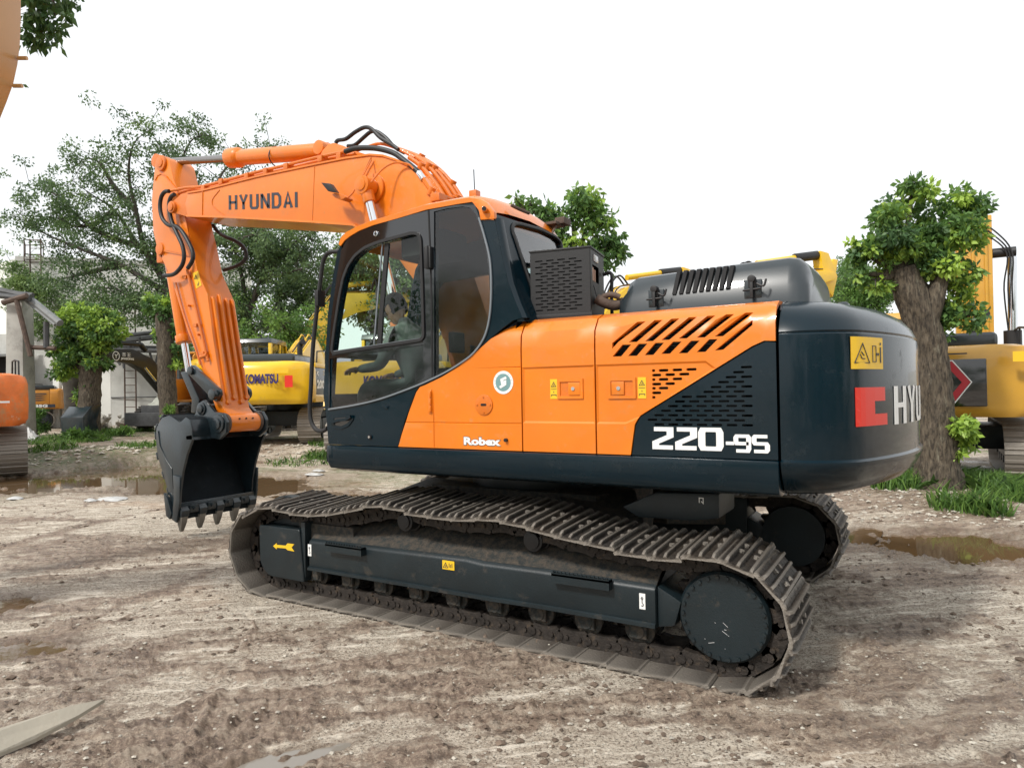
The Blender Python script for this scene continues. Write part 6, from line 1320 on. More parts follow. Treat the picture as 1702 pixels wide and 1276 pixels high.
def digger(name, label, C, hdg, paint, swing=0., right='plain', rear='', boom_pose=None, group=None, cat='excavator', hoodm='hood', cabglass='smoked', scale=1.):
    root = tag(empty(name, (C[0], C[1], C[2]), 0), label, cat, group); root.scale = (scale,)*3
    simple_tracks(root, hdg)
    U = empty('upper_structure', (0, 0, 0), hdg+swing, root)
    # counterweight
    cwm = MB(); specs = [(.16, 1.07), (.06, 1.13), (.01, 1.22), (.0, 1.5), (.01, 1.95), (.04, 2.06), (.12, 2.14), (.3, 2.18)]
    global XJ
    rings = []
    for i_, z in specs:
        hy = 1.36-i_; xr = -2.78+i_; pts = [(-1.95, hy), (-2.3, hy)]
        for k in range(1, 6): a = k/6*math.pi/2; pts.append((-2.3-(.22)*math.sin(a), hy-.22*(1-math.cos(a))-.02*k))
        for k in range(0, 5): t = k/5; pts.append((-2.54-(.24-i_)*(1-(1-t)**2), (hy-.36)*(1-t)))
        pts.append((xr, 0)); pts += [(x, -y) for x, y in pts[-2::-1]]; rings.append([(x, y, z) for x, y in pts])
    cwm.loft(rings); cwo = cwm.build('counterweight', paint, U, ang=35)
    mb = MB(); mb.prism(rounded([(-1.94, 1.10), (1.25, 1.10), (1.25, 1.30), (-1.94, 1.30)], .03), -1.34, 1.34); mb.build('deck', paint, U, bev=.02)
    sidem = M['hood'] if right == 'dark' else paint
    mb = MB(); mb.box(-1.94, .35, -1.34, -.55, 1.305, 2.02 if right == 'dark' else 2.12); mb.build('right_side_panel', sidem, U, bev=.03)
    if right == 'dark':
        mb = MB(); mb.box(-1.94, .35, -1.345, -.55, 2.023, 2.16); mb.build('side_top_strip', paint, U, bev=.03)
        for k in range(4): MB().box(-1.2, -.4, -1.352, -1.34, 1.84+k*.035, 1.85+k*.035).build('vent_slat', paint, U)
    mb = MB(); mb.box(-1.94, -.35, .55, 1.34, 1.305, 2.12); mb.build('left_side_panel', paint, U, bev=.03)
    mb = MB(); mb.box(-1.90, .1, -.6, .6, 1.3, 2.10); mb.build('engine_bay', M['dark'], U)
    mb = MB(); mb.box(-2.15, -.55, -.85, .85, 2.13, 2.40); mb.build('engine_hood', M[hoodm], U, bev=.10, seg=3)
    mb = MB(); mb.tube(bez([(-.9, -.62, 2.3), (-.9, -.62, 2.62), (-.92, -.66, 2.74), (-1.05, -.76, 2.78)], 4), .075, 12); mb.build('exhaust', M['black'], U)
    mb = MB()
    for y0 in (-1.25,): mb.tube([(-1.5, y0, 2.12), (-1.45, y0, 2.48), (-.5, y0, 2.55), (.25, y0, 2.55), (.35, y0, 2.1)], .02, 6); mb.tube([(-.6, y0, 2.12), (-.6, y0, 2.54)], .018, 6)
    mb.build('handrail', M['black'], U)
    mb = MB(); mb.cyl((-2.35, .55, 2.15), (-2.35, .55, 2.22), .09, n=18); mb.build('filler_cap', paint, U, bev=.015)
    # cab: posts, roof and panes
    x0, x1, y0, y1, z0, z1 = -.35, 1.35, .38, 1.34, 1.31, 2.92
    cb_ = MB(); lo = 1.95
    cb_.prism([(x0, z0), (x1+.05, z0), (x1+.02, lo), (x0, lo)], y0, y1); cab_ = cb_.build('cab', paint, U, bev=.02)
    mb = MB(); mb.prism(rounded([(x0-.02, z1-.10), (x1-.28, z1-.13), (x1-.36, z1+.02), (x1-.6, z1+.04), (x0+.05, z1+.04)], .03), y0-.005, y1+.005); mb.build('cab_roof', paint if right != 'dark' else M['hood'], U, bev=.02)
    for (xa, xb, ya) in ((x0, x0+.13, y0), (x0, x0+.13, y1-.08), (.42, .52, y0), (.42, .52, y1-.08)): mb = MB(); mb.box(xa, xb, ya, ya+.08, lo, z1-.1); mb.build('cab_post', paint, U, bev=.012)
    for ya in (y0, y1-.08): mb = MB(); mb.prism([(x1+.02, lo), (x1-.06, lo), (x1-.38, z1-.12), (x1-.30, z1-.12)], ya, ya+.08); mb.build('cab_post', paint, U)
    gpn = M[cabglass]
    for ya in (y0+.035, y1-.045): mb = MB(); mb.prism([(x0+.1, lo), (x1-.03, lo), (x1-.34, z1-.12), (x0+.1, z1-.1)], ya, ya+.008); mb.build('cab_window', gpn, U, smooth=False)
    mb = MB(); mb.box(x0+.04, x0+.05, y0+.06, y1-.06, lo, z1-.1); mb.build('cab_window', gpn, U, smooth=False)
    mb = MB(); mb.box(-.05, .2, .62, 1.1, lo-.1, 2.55); mb.build('seat', M['seat'], U, bev=.05)
    mb = MB(); mb.tube(bez([(x1, y1+.02, 1.4), (x1+.12, y1+.1, 1.7), (x1+.05, y1+.1, 2.3), (x1-.2, y1+.02, 2.6)], 5), .018, 6); mb.build('mirror_rail', M['black'], U)
    return root, U, cwo
def rear_text(U, s, x, y0, z0, width, height, m, bold=.05, VF=None): return lettering('maker_lettering', s, M[m], U, lambda u, v, w_: (x+w_*-.5, y0-u, z0+v), width, height, bold, VF)
def rot2(a, v): return np.array([v[0]*math.cos(a)-v[1]*math.sin(a), v[0]*math.sin(a)+v[1]*math.cos(a)])
def place_corner(px, depth, local, hdg, z=None):
    c = AT(px, depth)[:2]-rot2(hdg, local); return (c[0], c[1], gz(c[0], c[1]) if z is None else z)
HK = YAW+R(18.4)-R(18)
KB = [(.55, 2.95), (1.35, 4.0), (1.95, 4.42), (4.35, 4.62), (4.75, 4.60), (4.78, 4.38), (2.4, 3.78), (1.75, 3.45), (.72, 1.45), (.15, 1.35), (.1, 1.75)]
KL = [(.55, 2.55), (1.6, 3.05), (2.2, 3.10), (4.6, 1.9), (4.95, 1.7), (4.8, 1.45), (2.3, 2.35), (1.75, 2.35), (.85, 1.30), (.2, 1.25), (.1, 1.7)]
def komatsu(label, C, hdg, low=False):
    root, U, cwo = digger('excavator', label, C, hdg, M['yellow'], right='dark', group='yellow excavators parked in a row behind')
    U_ = U; 
    if low:
        simple_boom(U, M['yellow'], KL, ((4.9, 1.7), (4.3, .7), .28)); U = empty('spare', (0, 0, -30), 0, None)
    else: simple_boom(U, M['yellow'], KB, ((4.72, 4.5), (3.55, 2.0), .30))
    mb = MB(); a = Vector((2.1, 0, 4.72)); b = Vector((4.0, 0, 5.05)); mb.cyl(a, a.lerp(b, .75), .09, n=16); mb.build('arm_cylinder', M['yellow'], U); mb = MB(); mb.cyl(a.lerp(b, .72), b+Vector((.35, 0, .05)), .13, n=16); mb.build('cylinder_boot', M['black'], U, bev=.02)
    mb = MB(); mb.prism([(4.30, 5.2), (4.62, 5.15), (4.95, 4.5), (4.75, 3.9), (4.45, 4.2)], -.16, .16); mb.build('arm_head', M['yellow'], U, bev=.015)
    for yy in (.12, -.05): mb = MB(); mb.tube(bez([(1.2, yy, 4.0), (1.5, yy, 4.55), (1.8, yy, 4.75), (2.1, yy, 4.5)], 5), .028, 8); mb.build('hose', M['black'], U)
    mb = MB(); mb.cyl((3.55, -.2, 1.95), (3.55, .2, 1.95), .12, n=16); mb.build('arm_tip', M['yellow'], U)
    sd_ = [(3.9, 1.95), (3.4, 2.05), (3.0, 1.5), (3.05, .8), (3.4, .35), (3.8, .42), (3.55, 1.1)]
    mb = MB(); [mb.prism(sd_, y, y+.03) for y in (-.55, .52)]; mb.prism([(3.4, 2.05), (3.0, 1.5), (3.05, .8), (3.4, .35), (3.43, .40), (3.09, .82), (3.04, 1.48), (3.42, 2.0)], -.54, .54); mb.build('bucket', M['bucket'], U)
    for s_ in (.4, -.4):
        mb = MB(); mb.cyl((1.9, s_, 3.85), (1.45, s_, 2.9), .045, n=12); mb.build('boom_cylinder_rod', M['chrome'], U); mb = MB(); mb.cyl((1.5, s_, 3.0), (.95, s_, 1.5), .08, n=14); mb.build('boom_cylinder', M['yellow'], U)
    if low:
        for q_ in list(U.children): bpy.data.objects.remove(q_)
        bpy.data.objects.remove(U); U = U_
    rear_text(cwo, 'KOMATSU', -2.80, .24, 1.60, .88, .25, 'navy', .045)
    MB().box(-2.79, -2.80, -.80, -1.0, 1.50, 1.80).build('red_patch', M['red'], cwo, smooth=False)
    d_ = MB().box(-2.79, -2.80, -.55, -.9, 1.86, 2.0).build('warning_decal', M['decal'], cwo, smooth=False)
    lettering('model_lettering', 'PC', M['white'], U, lambda u, v, w_: (-1.86+u, -1.352+w_*-.3, 1.80+v), .20, .13, .03); lettering('model_lettering', '200', M['white'], U, lambda u, v, w_: (-1.86+u, -1.352+w_*-.3, 1.46+v), .75, .24, .05)
    return root
C1 = place_corner(513, 17.6, (-2.45, -1.30), HK); K1 = komatsu('yellow excavator standing between the raised orange arm and the cab of the nearest excavator', C1, HK, True)
C2 = place_corner(728, 14.6, (-2.45, -1.30), YAW+R(7)-R(18)); K2 = copy_tree(K1); K2.location = C2; K2.rotation_euler[2] = YAW+R(7)-R(18)-HK; K2['label'] = 'yellow excavator seen through the cab windows of the nearest orange excavator'
def tip_place(px, depth, hdg): c = AT(px, depth)[:2]-rot2(hdg, (4.6, 0)); return (c[0], c[1], gz(c[0], c[1]))
hm_ = YAW+R(15)-R(68); K5 = komatsu('yellow excavator farthest back, its boom rising behind the other yellow machine left of the cab', (0, 0, 0), HK); K5.scale = (1.25,)*3; K5.location = tip_place(646, 30.0, hm_); K5.rotation_euler[2] = hm_-HK
K3 = copy_tree(K5); K3.scale = (1, 1, 1); K3.location = tip_place(1144, 22.0, YAW-R(14.8)-R(44)); K3.rotation_euler[2] = YAW-R(14.8)-R(44)-HK; K3['label'] = 'yellow excavator with its boom showing above the front end of the dark engine hood'
K4 = copy_tree(K5); K4.scale = (1, 1, 1); K4.location = tip_place(1374, 19.6, YAW-R(24.7)-R(42)); K4.rotation_euler[2] = YAW-R(24.7)-R(42)-HK; K4['label'] = 'yellow excavator with its boom showing between the dark engine hood and the right-hand tree'
# ochre excavator at the right edge
HC = YAW-R(36)+R(4)
C5 = place_corner(1394, 11.3, (-2.75, 1.36), HC); CT, UC, cwc = digger('excavator', 'ochre yellow excavator with a dark rear grille, cut off by the right edge', C5, HC, M['catyellow'], right='plain', hoodm='hood')
mb = MB(); mb.box(-2.765, -2.80, .66, -.66, 1.24, 1.96); o = mb.build('rear_grille', M['gloss'], cwc, bev=.03, seg=3)
hexp = [(.2, 1.33), (-.20, 1.33), (-.40, 1.61), (-.20, 1.88), (.2, 1.88), (.40, 1.61), (.2, 1.33)]
def yz_ribbon(name, pts, wd, x0, x1, m, parent):
    P = [Vector(p) for p in pts]; A = []; B = []
    for i in range(len(P)):
        a = P[max(i-1, 0)]; b = P[min(i+1, len(P)-1)]; d = (b-a).normalized(); q = Vector((-d.y, d.x))*wd/2; A.append(P[i]+q); B.append(P[i]-q)
    V = []; F = []
    for p, q in zip(A, B): V += [(x1, p.x, p.y), (x1, q.x, q.y), (x0, q.x, q.y), (x0, p.x, p.y)]
    for i in range(len(P)-1):
        for k in range(4): F.append((i*4+k, i*4+(k+1) % 4, i*4+4+(k+1) % 4, i*4+4+k))
    F += [(0, 1, 2, 3), tuple(len(V)-4+k for k in (3, 2, 1, 0))]; return MB().add(V, F).build(name, m, parent, smooth=False)
M['crimson'] = mat('crimson_trim', (.42, .02, .03), .4)
yz_ribbon('red_trim', hexp, .11, -2.79, -2.812, M['crimson'], o); yz_ribbon('white_trim', [(.23, 1.27), (-.23, 1.27), (-.47, 1.61), (-.23, 1.94), (.23, 1.94), (.47, 1.61), (.23, 1.27)], .018, -2.79, -2.815, M['white'], o)
M['mesh'] = mat('grille_mesh', (.03, .035, .035), .7, noise=(40, .4)); MB().prismz([(-2.80, .22), (-2.806, .22), (-2.806, -.22), (-2.80, -.22)], 1.40, 1.82).build('grille_mesh', M['mesh'], o, smooth=False)
MB().box(-2.80, -2.815, .12, .0, 1.80, 1.88).build('label_plate', M['white'], o)
lettering('model_lettering', '320', M['ink'], cwc, lambda u, v, w_: (-2.785-w_*.4, .32-u, 2.02+v), .36, .09, .04)
MB().box(-2.77, -2.79, -.15, -.42, 2.035, 2.055).build('grab_slot', M['ink'], cwc)
d_ = MB().box(-2.775, -2.79, -.98, -1.16, 1.90, 2.05).build('warning_decal', M['decal'], cwc)
mb = MB(); mb.prism([(.3, 1.5), (.2, 3.0), (.75, 5.0), (1.4, 5.4), (1.6, 5.1), (1.0, 3.2), (.8, 1.5)], -.28, .28); 
bx_ = MB(); bx_.loft([[(.2, -.34, 2.1), (.75, -.34, 2.1), (.75, -.94, 2.1), (.2, -.94, 2.1)], [(.15, -.37, 4.7), (.6, -.37, 4.7), (.6, -.94, 4.7), (.15, -.94, 4.7)]]); bo = bx_.build('boom', M['catyellow'], UC, bev=.02)
for y in (-.44, -.64, -.84): mb = MB(); mb.tube([(.185, y, 2.3), (.12, y, 4.5)], .03, 8); mb.build('boom_rib', M['catyellow'], UC)
mb = MB(); mb.cyl((.3, -1.22, 2.3), (.3, -1.24, 3.9), .075, n=18); mb.build('cylinder_rod', M['chrome'], UC); mb = MB(); mb.cyl((.3, -1.22, 2.2), (.3, -1.22, 2.55), .14, n=18); mb.build('cylinder_head', M['black'], UC); mb = MB(); mb.cyl((.3, -.8, 4.0), (.3, -1.3, 4.0), .09, n=16); mb.build('cylinder_pin', M['black'], UC)
for k in range(3): mb = MB(); mb.tube(bez([(.2, -.5-.05*k, 4.75), (.15, -.85-.08*k, 4.35), (.15, -1.15-.04*k, 3.95), (.2, -1.10-.06*k, 3.3), (.3, -1.18-.04*k, 2.3)], 6), .014, 8); mb.build('hose', M['black'], UC)
# weathered orange machine at the left edge
HL = YAW+R(36)+R(2)
C6 = place_corner(47, 14.4, (-2.6, -1.33), HL+R(2)); LX, UL, cwl = digger('excavator', 'weathered orange excavator cut off by the left edge', C6, HL-R(2), M['oldorange'], swing=R(4), right='plain')
MB().box(-2.785, -2.80, .7, -.6, 1.30, 1.52).build('red_patch', M['red'], cwl); MB().box(-2.785, -2.795, 1.0, -1.0, 1.56, 1.60).build('worn_stripe', M['white'], cwl)
simple_boom(UL, M['oldorange'], KB, ((4.72, 4.5), (3.55, 2.0), .30))
# small amber machine beyond the pillar
HS = YAW+R(36)+R(85)
C7 = place_corner(106, 30.5, (-2.6, 1.3), HS); SY, US, cws = digger('excavator', 'small amber excavator with louvred side panel beyond the concrete pillar', C7, HS, M['syorange'], scale=.80)
C7b = place_corner(106, 30.5, (-2.6*.8, 1.3*.8), HS); SY.location = C7b
for k in range(4): MB().prism([(-1.8, 1.95-k*.12), (-.75+.0*k, 1.95-k*.12), (-.85, 1.89-k*.12), (-1.8+.28*(k > 0), 1.89-k*.12)], 1.335, 1.355).build('louvre', M['ink'], US)
MB().box(-2.2, -.4, 1.345, 1.36, 1.16, 1.34).build('name_strip', M['ink'], US); lettering('model_lettering', 'SY135G', M['white'], US, lambda u, v, w_: (-.75-u, 1.362+w_*.3, 1.18+v), 1.1, .15, .05)
simple_boom(US, M['syorange'], KB, ((4.72, 4.5), (3.55, 2.0), .30))
# wheeled excavator with a black boom
HW = YAW+R(26)+R(143)
cW = place_corner(322, 27.6, (0, 0), HW); WX = tag(empty('wheeled_excavator', cW, HW), 'amber wheeled excavator with a black boom reaching left in front of the pale wall', 'excavator'); WX.scale = (1., 1., 1.)
mb = MB(); mb.box(-2.2, .3, -1.1, 1.1, 1.25, 2.0); mb.build('body', M['syorange'], WX, bev=.08, seg=3)
mb = MB(); mb.box(-1.9, 2.3, -.55, .55, .62, 1.0); mb.cyl((0, 0, 1.0), (0, 0, 1.25), .5, n=24); mb.box(2.3, 2.5, -1.1, 1.1, .25, .75); mb.build('chassis', M['iron'], WX, bev=.03)
for x in (1.55, -1.35):
    for y in (.80, -1.15):
        mb = MB(); R0 = .48; prof_ = [(0, .22), (.02, .36), (.04, .44), (.09, R0), (.26, R0), (.31, .44), (.33, .36), (.35, .22)]; mb.loft([[(x+r*math.cos(t), y+yo, .5+r*math.sin(t)) for t in np.linspace(0, 2*math.pi, 28, endpoint=False)] for yo, r in prof_])
        for k in range(22): a = k*2*math.pi/22; c, s = math.cos(a), math.sin(a); mb.loft([[(x+(R0-.01)*c-.03*s, y+yy, .5+(R0-.01)*s+.03*c), (x+(R0-.01)*c+.03*s, y+yy, .5+(R0-.01)*s-.03*c), (x+(R0+.03)*c+.02*s, y+yy, .5+(R0+.03)*s-.02*c), (x+(R0+.03)*c-.02*s, y+yy, .5+(R0+.03)*s+.02*c)] for yy in (.06, .29)])
        wh = mb.build('wheel', M['tyre'], WX, ang=40)
        mb = MB(); mb.cyl((x, y+.05, .5), (x, y+.30, .5), .20, n=20); mb.build('rim', M['iron'], wh, bev=.02)
def shell_window(name, x0, x1, z0, z1, y, m, par, pm, wins):
    return panel(name, [(x0, z0), (x1, z0), (x1, z1-.15), (x1-.18, z1), (x0+.12, z1), (x0, z1-.1)], wins, lambda u, v: ((u, y, v), (0, 1 if y > .5 else -1, 0)), .05, pm, par, grid=.5)
wv = [[(.55, 2.0), (1.3, 2.0), (1.22, 2.85), (.6, 2.9)], [(-.15, 1.95), (.42, 1.95), (.42, 2.88), (-.1, 2.85)]]
cw1 = shell_window('cab', -.3, 1.5, 1.1, 3.0, 1.10, None, WX, M['syorange'], wv+[rounded([(.9, 1.45), (1.35, 1.45), (1.3, 1.8), (1.05, 1.8)], .12)])
shell_window('cab_side', -.3, 1.5, 1.1, 3.0, .15, None, cw1, M['syorange'], wv)
mb = MB(); mb.box(-.25, 1.4, .16, 1.09, 2.95, 3.03); mb.box(-.25, 1.4, .16, 1.09, 1.1, 1.2); mb.build('cab_roof', M['syorange'], cw1, bev=.03)
MB().box(-.2, 1.3, 1.06, 1.068, 1.9, 2.9).build('cab_window', M['smoked'], cw1); MB().box(-.2, 1.3, .17, .178, 1.9, 2.9).build('cab_window', M['smoked'], cw1)
dr_ = empty('open_door', (-.32, 1.12, 1.2), R(62), WX); dp = panel('door_panel', [(0, 0), (-.75, 0), (-.75, 1.3), (-.6, 1.65), (0, 1.65)], [[(-.08, .45), (-.67, .45), (-.67, 1.28), (-.56, 1.56), (-.08, 1.56)]], lambda u, v: ((u, 0, v), (0, 1, 0)), .05, M['syorange'], dr_, grid=.5)
MB().box(-.70, -.05, -.03, -.022, .42, 1.58).build('door_window', M['glass'], dr_)
bb5 = [(.9, 1.5), (2.3, 2.75), (3.3, 3.05), (4.7, 2.95), (5.0, 2.85), (5.0, 2.68), (3.3, 2.52), (2.6, 2.2), (1.3, 1.1), (.8, 1.0)]
mb = MB(); mb.prism(rounded(bb5, .15, 3), -.32, -.02); BW = mb.build('boom', M['black'], WX, bev=.02)
mb = MB(); mb.cyl((2.7, -.17, 3.25), (4.6, -.17, 3.22), .075, n=16); mb.cyl((2.5, -.17, 3.05), (2.75, -.17, 3.25), .1, n=12); mb.build('arm_cylinder', M['black'], WX)
mb = MB(); mb.cyl((1.6, .1, 1.25), (2.3, .1, 1.9), .07, n=14); mb.build('boom_cylinder', M['black'], WX); mb = MB(); mb.cyl((2.3, .1, 1.9), (2.85, .1, 2.4), .04, n=12); mb.build('cylinder_rod', M['chrome'], WX)
mb = MB(); mb.prism([(4.7, 3.15), (5.0, 3.1), (5.15, 2.6), (5.3, 1.0), (5.15, .95), (4.8, 2.5)], -.30, -.04); mb.build('arm', M['black'], WX, bev=.02)
sd5 = [(5.05, 1.1), (5.5, 1.05), (5.85, .70), (5.8, .25), (5.45, .02), (5.1, .08), (5.3, .55)]
mb = MB(); [mb.prism(sd5, y, y+.04) for y in (.22, -.58)]; mb.prism([(5.5, 1.05), (5.85, .70), (5.8, .25), (5.45, .02), (5.43, .07), (5.75, .28), (5.8, .68), (5.48, 1.0)], -.56, .22); mb.build('bucket', M['bucket'], WX, bev=.01)
mb = MB(); lx5, lz5 = 4.1, 2.76; 
V, F = block_letters([[(math.cos(t), math.sin(t)) for t in np.linspace(0, 2*math.pi, 21)], [(-.4, .4), (0, 0), (.5, .5)], [(0, 0), (.0, -.5)]], .2, .2); V[:, 0] -= V[:, 0].max()/2; V[:, 1] -= V[:, 1].max()/2
MB().add([(lx5-a*.15, -.012+c*.3, lz5+b*.15) for a, b, c in V], F).build('logo_ring', M['white'], BW, smooth=False)
lettering('maker_lettering', 'JINGONG', M['white'], BW, lambda u, v, w_: (3.88-u, -.012+w_*.3, 2.63+v), .62, .09, .04)
for k, xx in enumerate((3.82, 3.59)):
    VF_ = block_letters([[(0, 0), (1, 0)], [(0, .5), (1, .5)], [(.5, 0), (.5, 1)], [(.0, 1), (1, 1)]] if k else [[(.2, 0), (.8, 0), (.8, .45), (.2, .45), (.2, 0)], [(0, 1), (1, 1)], [(0, .65), (1, .65)], [(.35, .65), (.35, 1)], [(.65, .65), (.65, 1)]], .13, .1)
    lettering('maker_lettering', '', M['white'], BW, lambda u, v, w_: (xx-u, -.012+w_*.3, 2.76+v), .17, .13, VF=VF_)
# tan arm of a machine standing off to the left, cutting across the top corner
tn_px = [(35, -420), (35.5, -100), (35.5, 30), (34, 75), (30, 108), (23, 140), (12, 170), (0, 200), (-40, 262), (-120, 350), (-300, 470), (-520, 600), (-640, 560), (-470, 380), (-330, 200), (-260, 0), (-230, -420)]
D_ = 4.6; A_ = [Vector(ATH(x, y, D_)) for x, y in tn_px]; off = Vector((VD[0], VD[1], 0))*-.42
mb = MB(); n_ = len(A_); mb.add(A_+[a+off for a in A_], [tuple(range(n_)), tuple(range(2*n_-1, n_-1, -1))]+[(i, n_+i, n_+(i+1) % n_, (i+1) % n_) for i in range(n_)])
tr_ = tag(empty('excavator', tuple(AT(-560, D_))), 'tan machine off to the left whose curved arm cuts across the top left corner', 'excavator'); tr_.location.z = 0
ta = mb.xf(Matrix.Translation(-tr_.location)).build('arm', M['tan'], tr_, bev=.01)
for px, py in ((30, 97), (22, 143)): p = Vector(ATH(px, py, D_-.02))-tr_.location; MB().cyl(p, p+Vector(rt)*.06, .014, n=8).build('grease_fitting', M['tan'], ta)
# ================================================================ buildings
def wbox(name, m, pxa, pxb, da, db, z0, z1, th=.25, parent=None):    # wall slab from one ground point to another
    a = AT(pxa, da)[:2]; b = AT(pxb, db)[:2]; d = (b-a)/np.linalg.norm(b-a); n_ = np.array([-d[1], d[0]])
    if np.dot(n_, VD) < 0: n_ = -n_
    return MB().prismz([tuple(a), tuple(b), tuple(b+n_*th), tuple(a+n_*th)], z0, z1).build(name, m, parent, smooth=False)
def ztop(py, depth, px=200): return float(ATH(px, py, depth)[2])
BD = 33.
bl = tag(empty('building', (0, 0, 0)), 'tall whitewashed building behind the trees at the left, with a ladder up its wall', 'building')
wbox('wall', M['wall'], 28, 420, BD, BD+3, -.5, ztop(428, BD, 28), .3, bl)
wbox('side_wall', M['wall'], -160, 27.5, BD+9, BD, -.5, ztop(429, BD, 28), .3, bl)
wbox('parapet', M['wallgrey'], 27, 421, BD-.06, BD+2.94, ztop(433, BD, 28), ztop(425, BD, 28), .5, bl)
wbox('pier', M['wall'], 158, 184, BD-.9, BD-.8, -.5, ztop(585, BD-.9, 184), .8, bl); wbox('wall_panel', M['wallgrey'], 184.5, 262, BD-.8, BD-.5, -.5, ztop(590, BD-.8, 184), .5, bl); wbox('wall_panel', M['wallgrey'], 263, 400, BD-.5, BD+.2, -.5, ztop(592, BD-.5, 184), .5, bl)
wbox('wall_joint', M['iron'], 184, 400, BD-.84, BD-.3, ztop(661, BD-.8, 184)-.02, ztop(660, BD-.8, 184), .03, bl)
def ladder(label, px0, px1, dep, zb, zt, step=.34, extra=None):
    a = AT(px0, dep); b = AT(px1, dep); t = tag(empty('ladder', (a[0], a[1], zb)), label, 'ladder')
    for p in (a, b): MB().cyl((p[0]-a[0], p[1]-a[1], 0), (p[0]-a[0], p[1]-a[1], zt-zb), .035, n=8).build('rail', M['rust'], t)
    z = .2
    while z < zt-zb: MB().cyl((0, 0, z), (b[0]-a[0], b[1]-a[1], z), .018, n=6).build('rung', M['rust'], t); z += step
    return t
zz = gz(*AT(220, BD-1.1)[:2]); ladder('rusty iron ladder leaning on the pale grey wall panel', 207.5, 226, BD-1.1, zz, ztop(505, BD-1.1, 207))
lt = ladder('caged access ladder on top of the white building', 52, 70, BD-.2, ztop(560, BD-.2, 60), ztop(397, BD-.2, 60))
mb = MB(); ps = [AT(x, d)[:2] for x, d in ((42, BD-.4), (52, BD-.2), (70, BD-.2), (74, BD+.8), (44, BD+.9))]; o0 = lt.location
for z in (ztop(424, BD, 50), ztop(433, BD, 50), ztop(400, BD, 50)): mb.tube([(p[0]-o0.x, p[1]-o0.y, z-o0.z) for p in ps+[ps[0]]], .025, 6)
for p in ps: mb.tube([(p[0]-o0.x, p[1]-o0.y, ztop(450, BD, 50)-o0.z), (p[0]-o0.x, p[1]-o0.y, ztop(398, BD, 50)-o0.z)], .025, 6)
mb.build('cage', M['rust'], lt)
# concrete pillar with its braces, roof timbers
PD = 22.; pb = [AT(19.5, PD), AT(49.5, PD)]; zt_ = ztop(497, PD, 35); pz = gz(pb[0][0], pb[0][1])-.1
mb = MB(); c = (pb[0]+pb[1])/2; r0 = np.linalg.norm(pb[1]-pb[0])/2; u2 = np.array([VR[0], VR[1], 0]); v2 = np.array([VD[0], VD[1], 0])
def sq(r, z): return [tuple(c+u2*r+v2*r+[0, 0, z]), tuple(c-u2*r+v2*r+[0, 0, z]), tuple(c-u2*r-v2*r+[0, 0, z]), tuple(c+u2*r-v2*r+[0, 0, z])]
mb.loft([sq(r0*1.02, pz), sq(r0*.95, (pz+zt_)*.5), sq(r0*.88, zt_)]); PL = tag(mb.build('pillar', M['concrete'], None, bev=.03), 'tapered concrete pillar carrying roof beams near the left edge', 'pillar')
def bar(name, p, q, r, m, parent=None, n=8): return MB().cyl(Vector(p), Vector(q), r, n=n).build(name, m, parent)
rf = tag(empty('roof_frame', (0, 0, 0)), 'sagging rusty roof frame resting on the concrete pillar', 'roof frame')
for nm, a, b, r, m in (('roof_beam', (-40, 474, 22), (52, 494, 21.6), .10, 'iron'), ('roof_beam', (-40, 487, 21.5), (50, 497, 21.5), .09, 'iron'), ('roof_beam', (-40, 480, 23), (55, 490, 22.6), .07, 'iron'), ('brace', (27, 497, 21.4), (51, 592, 21.4), .075, 'rust'), ('brace', (5, 503, 21.4), (45, 491, 21.4), .09, 'rust'), ('tie_beam', (50, 577, 21.5), (92, 579, 21.5), .07, 'rust'), ('post', (77, 535, 21.5), (77, 578, 21.5), .09, 'iron'),
                    ('roof_edge', (44, 492, 21.8), (100, 537, 21.2), .11, 'roof'), ('roof_edge', (40, 497, 21.8), (92, 540, 21.2), .05, 'roof')):
    bar(nm, ATH(*a), ATH(*b), r, M[m], rf)
# truss canopy over the black boom
cn = tag(empty('canopy', (0, 0, 0)), 'dark steel truss canopy in front of the pale wall', 'canopy')
for a, b, r in (((150, 566, 30.5), (292, 549, 30.5), .07), ((150, 572, 30.5), (292, 558, 30.5), .09), ((160, 581, 30), (290, 583, 30), .11), ((160, 575, 30.5), (290, 577, 30.5), .05)): bar('truss_chord', ATH(*a), ATH(*b), r, M['iron'], cn)
for a, b in (((203, 583), (206, 612)), ((208, 583), (222, 570)), ((222, 570), (224, 600)), ((248, 583), (254, 603)), ((264, 583), (256, 612)), ((290, 583), (262, 612)), ((225, 585), (250, 600)), ((180, 583), (200, 606)), ((232, 560), (232, 583))): bar('truss_web', ATH(*a, 30.2), ATH(*b, 30.2), .05, M['iron'], cn, 6)
M['sheet'] = M['roof']
mb = MB(); q = [ATH(150, 560, 31.5), ATH(292, 545, 31.5), ATH(292, 556, 30.4), ATH(150, 571, 30.4)]; mb.add([tuple(p) for p in q]+[tuple(p+[0, 0, -.04]) for p in q], [(0, 1, 2, 3), (7, 6, 5, 4), (0, 4, 5, 1), (1, 5, 6, 2), (2, 6, 7, 3), (3, 7, 4, 0)]); mb.build('roof_sheet', M['roof'], cn)
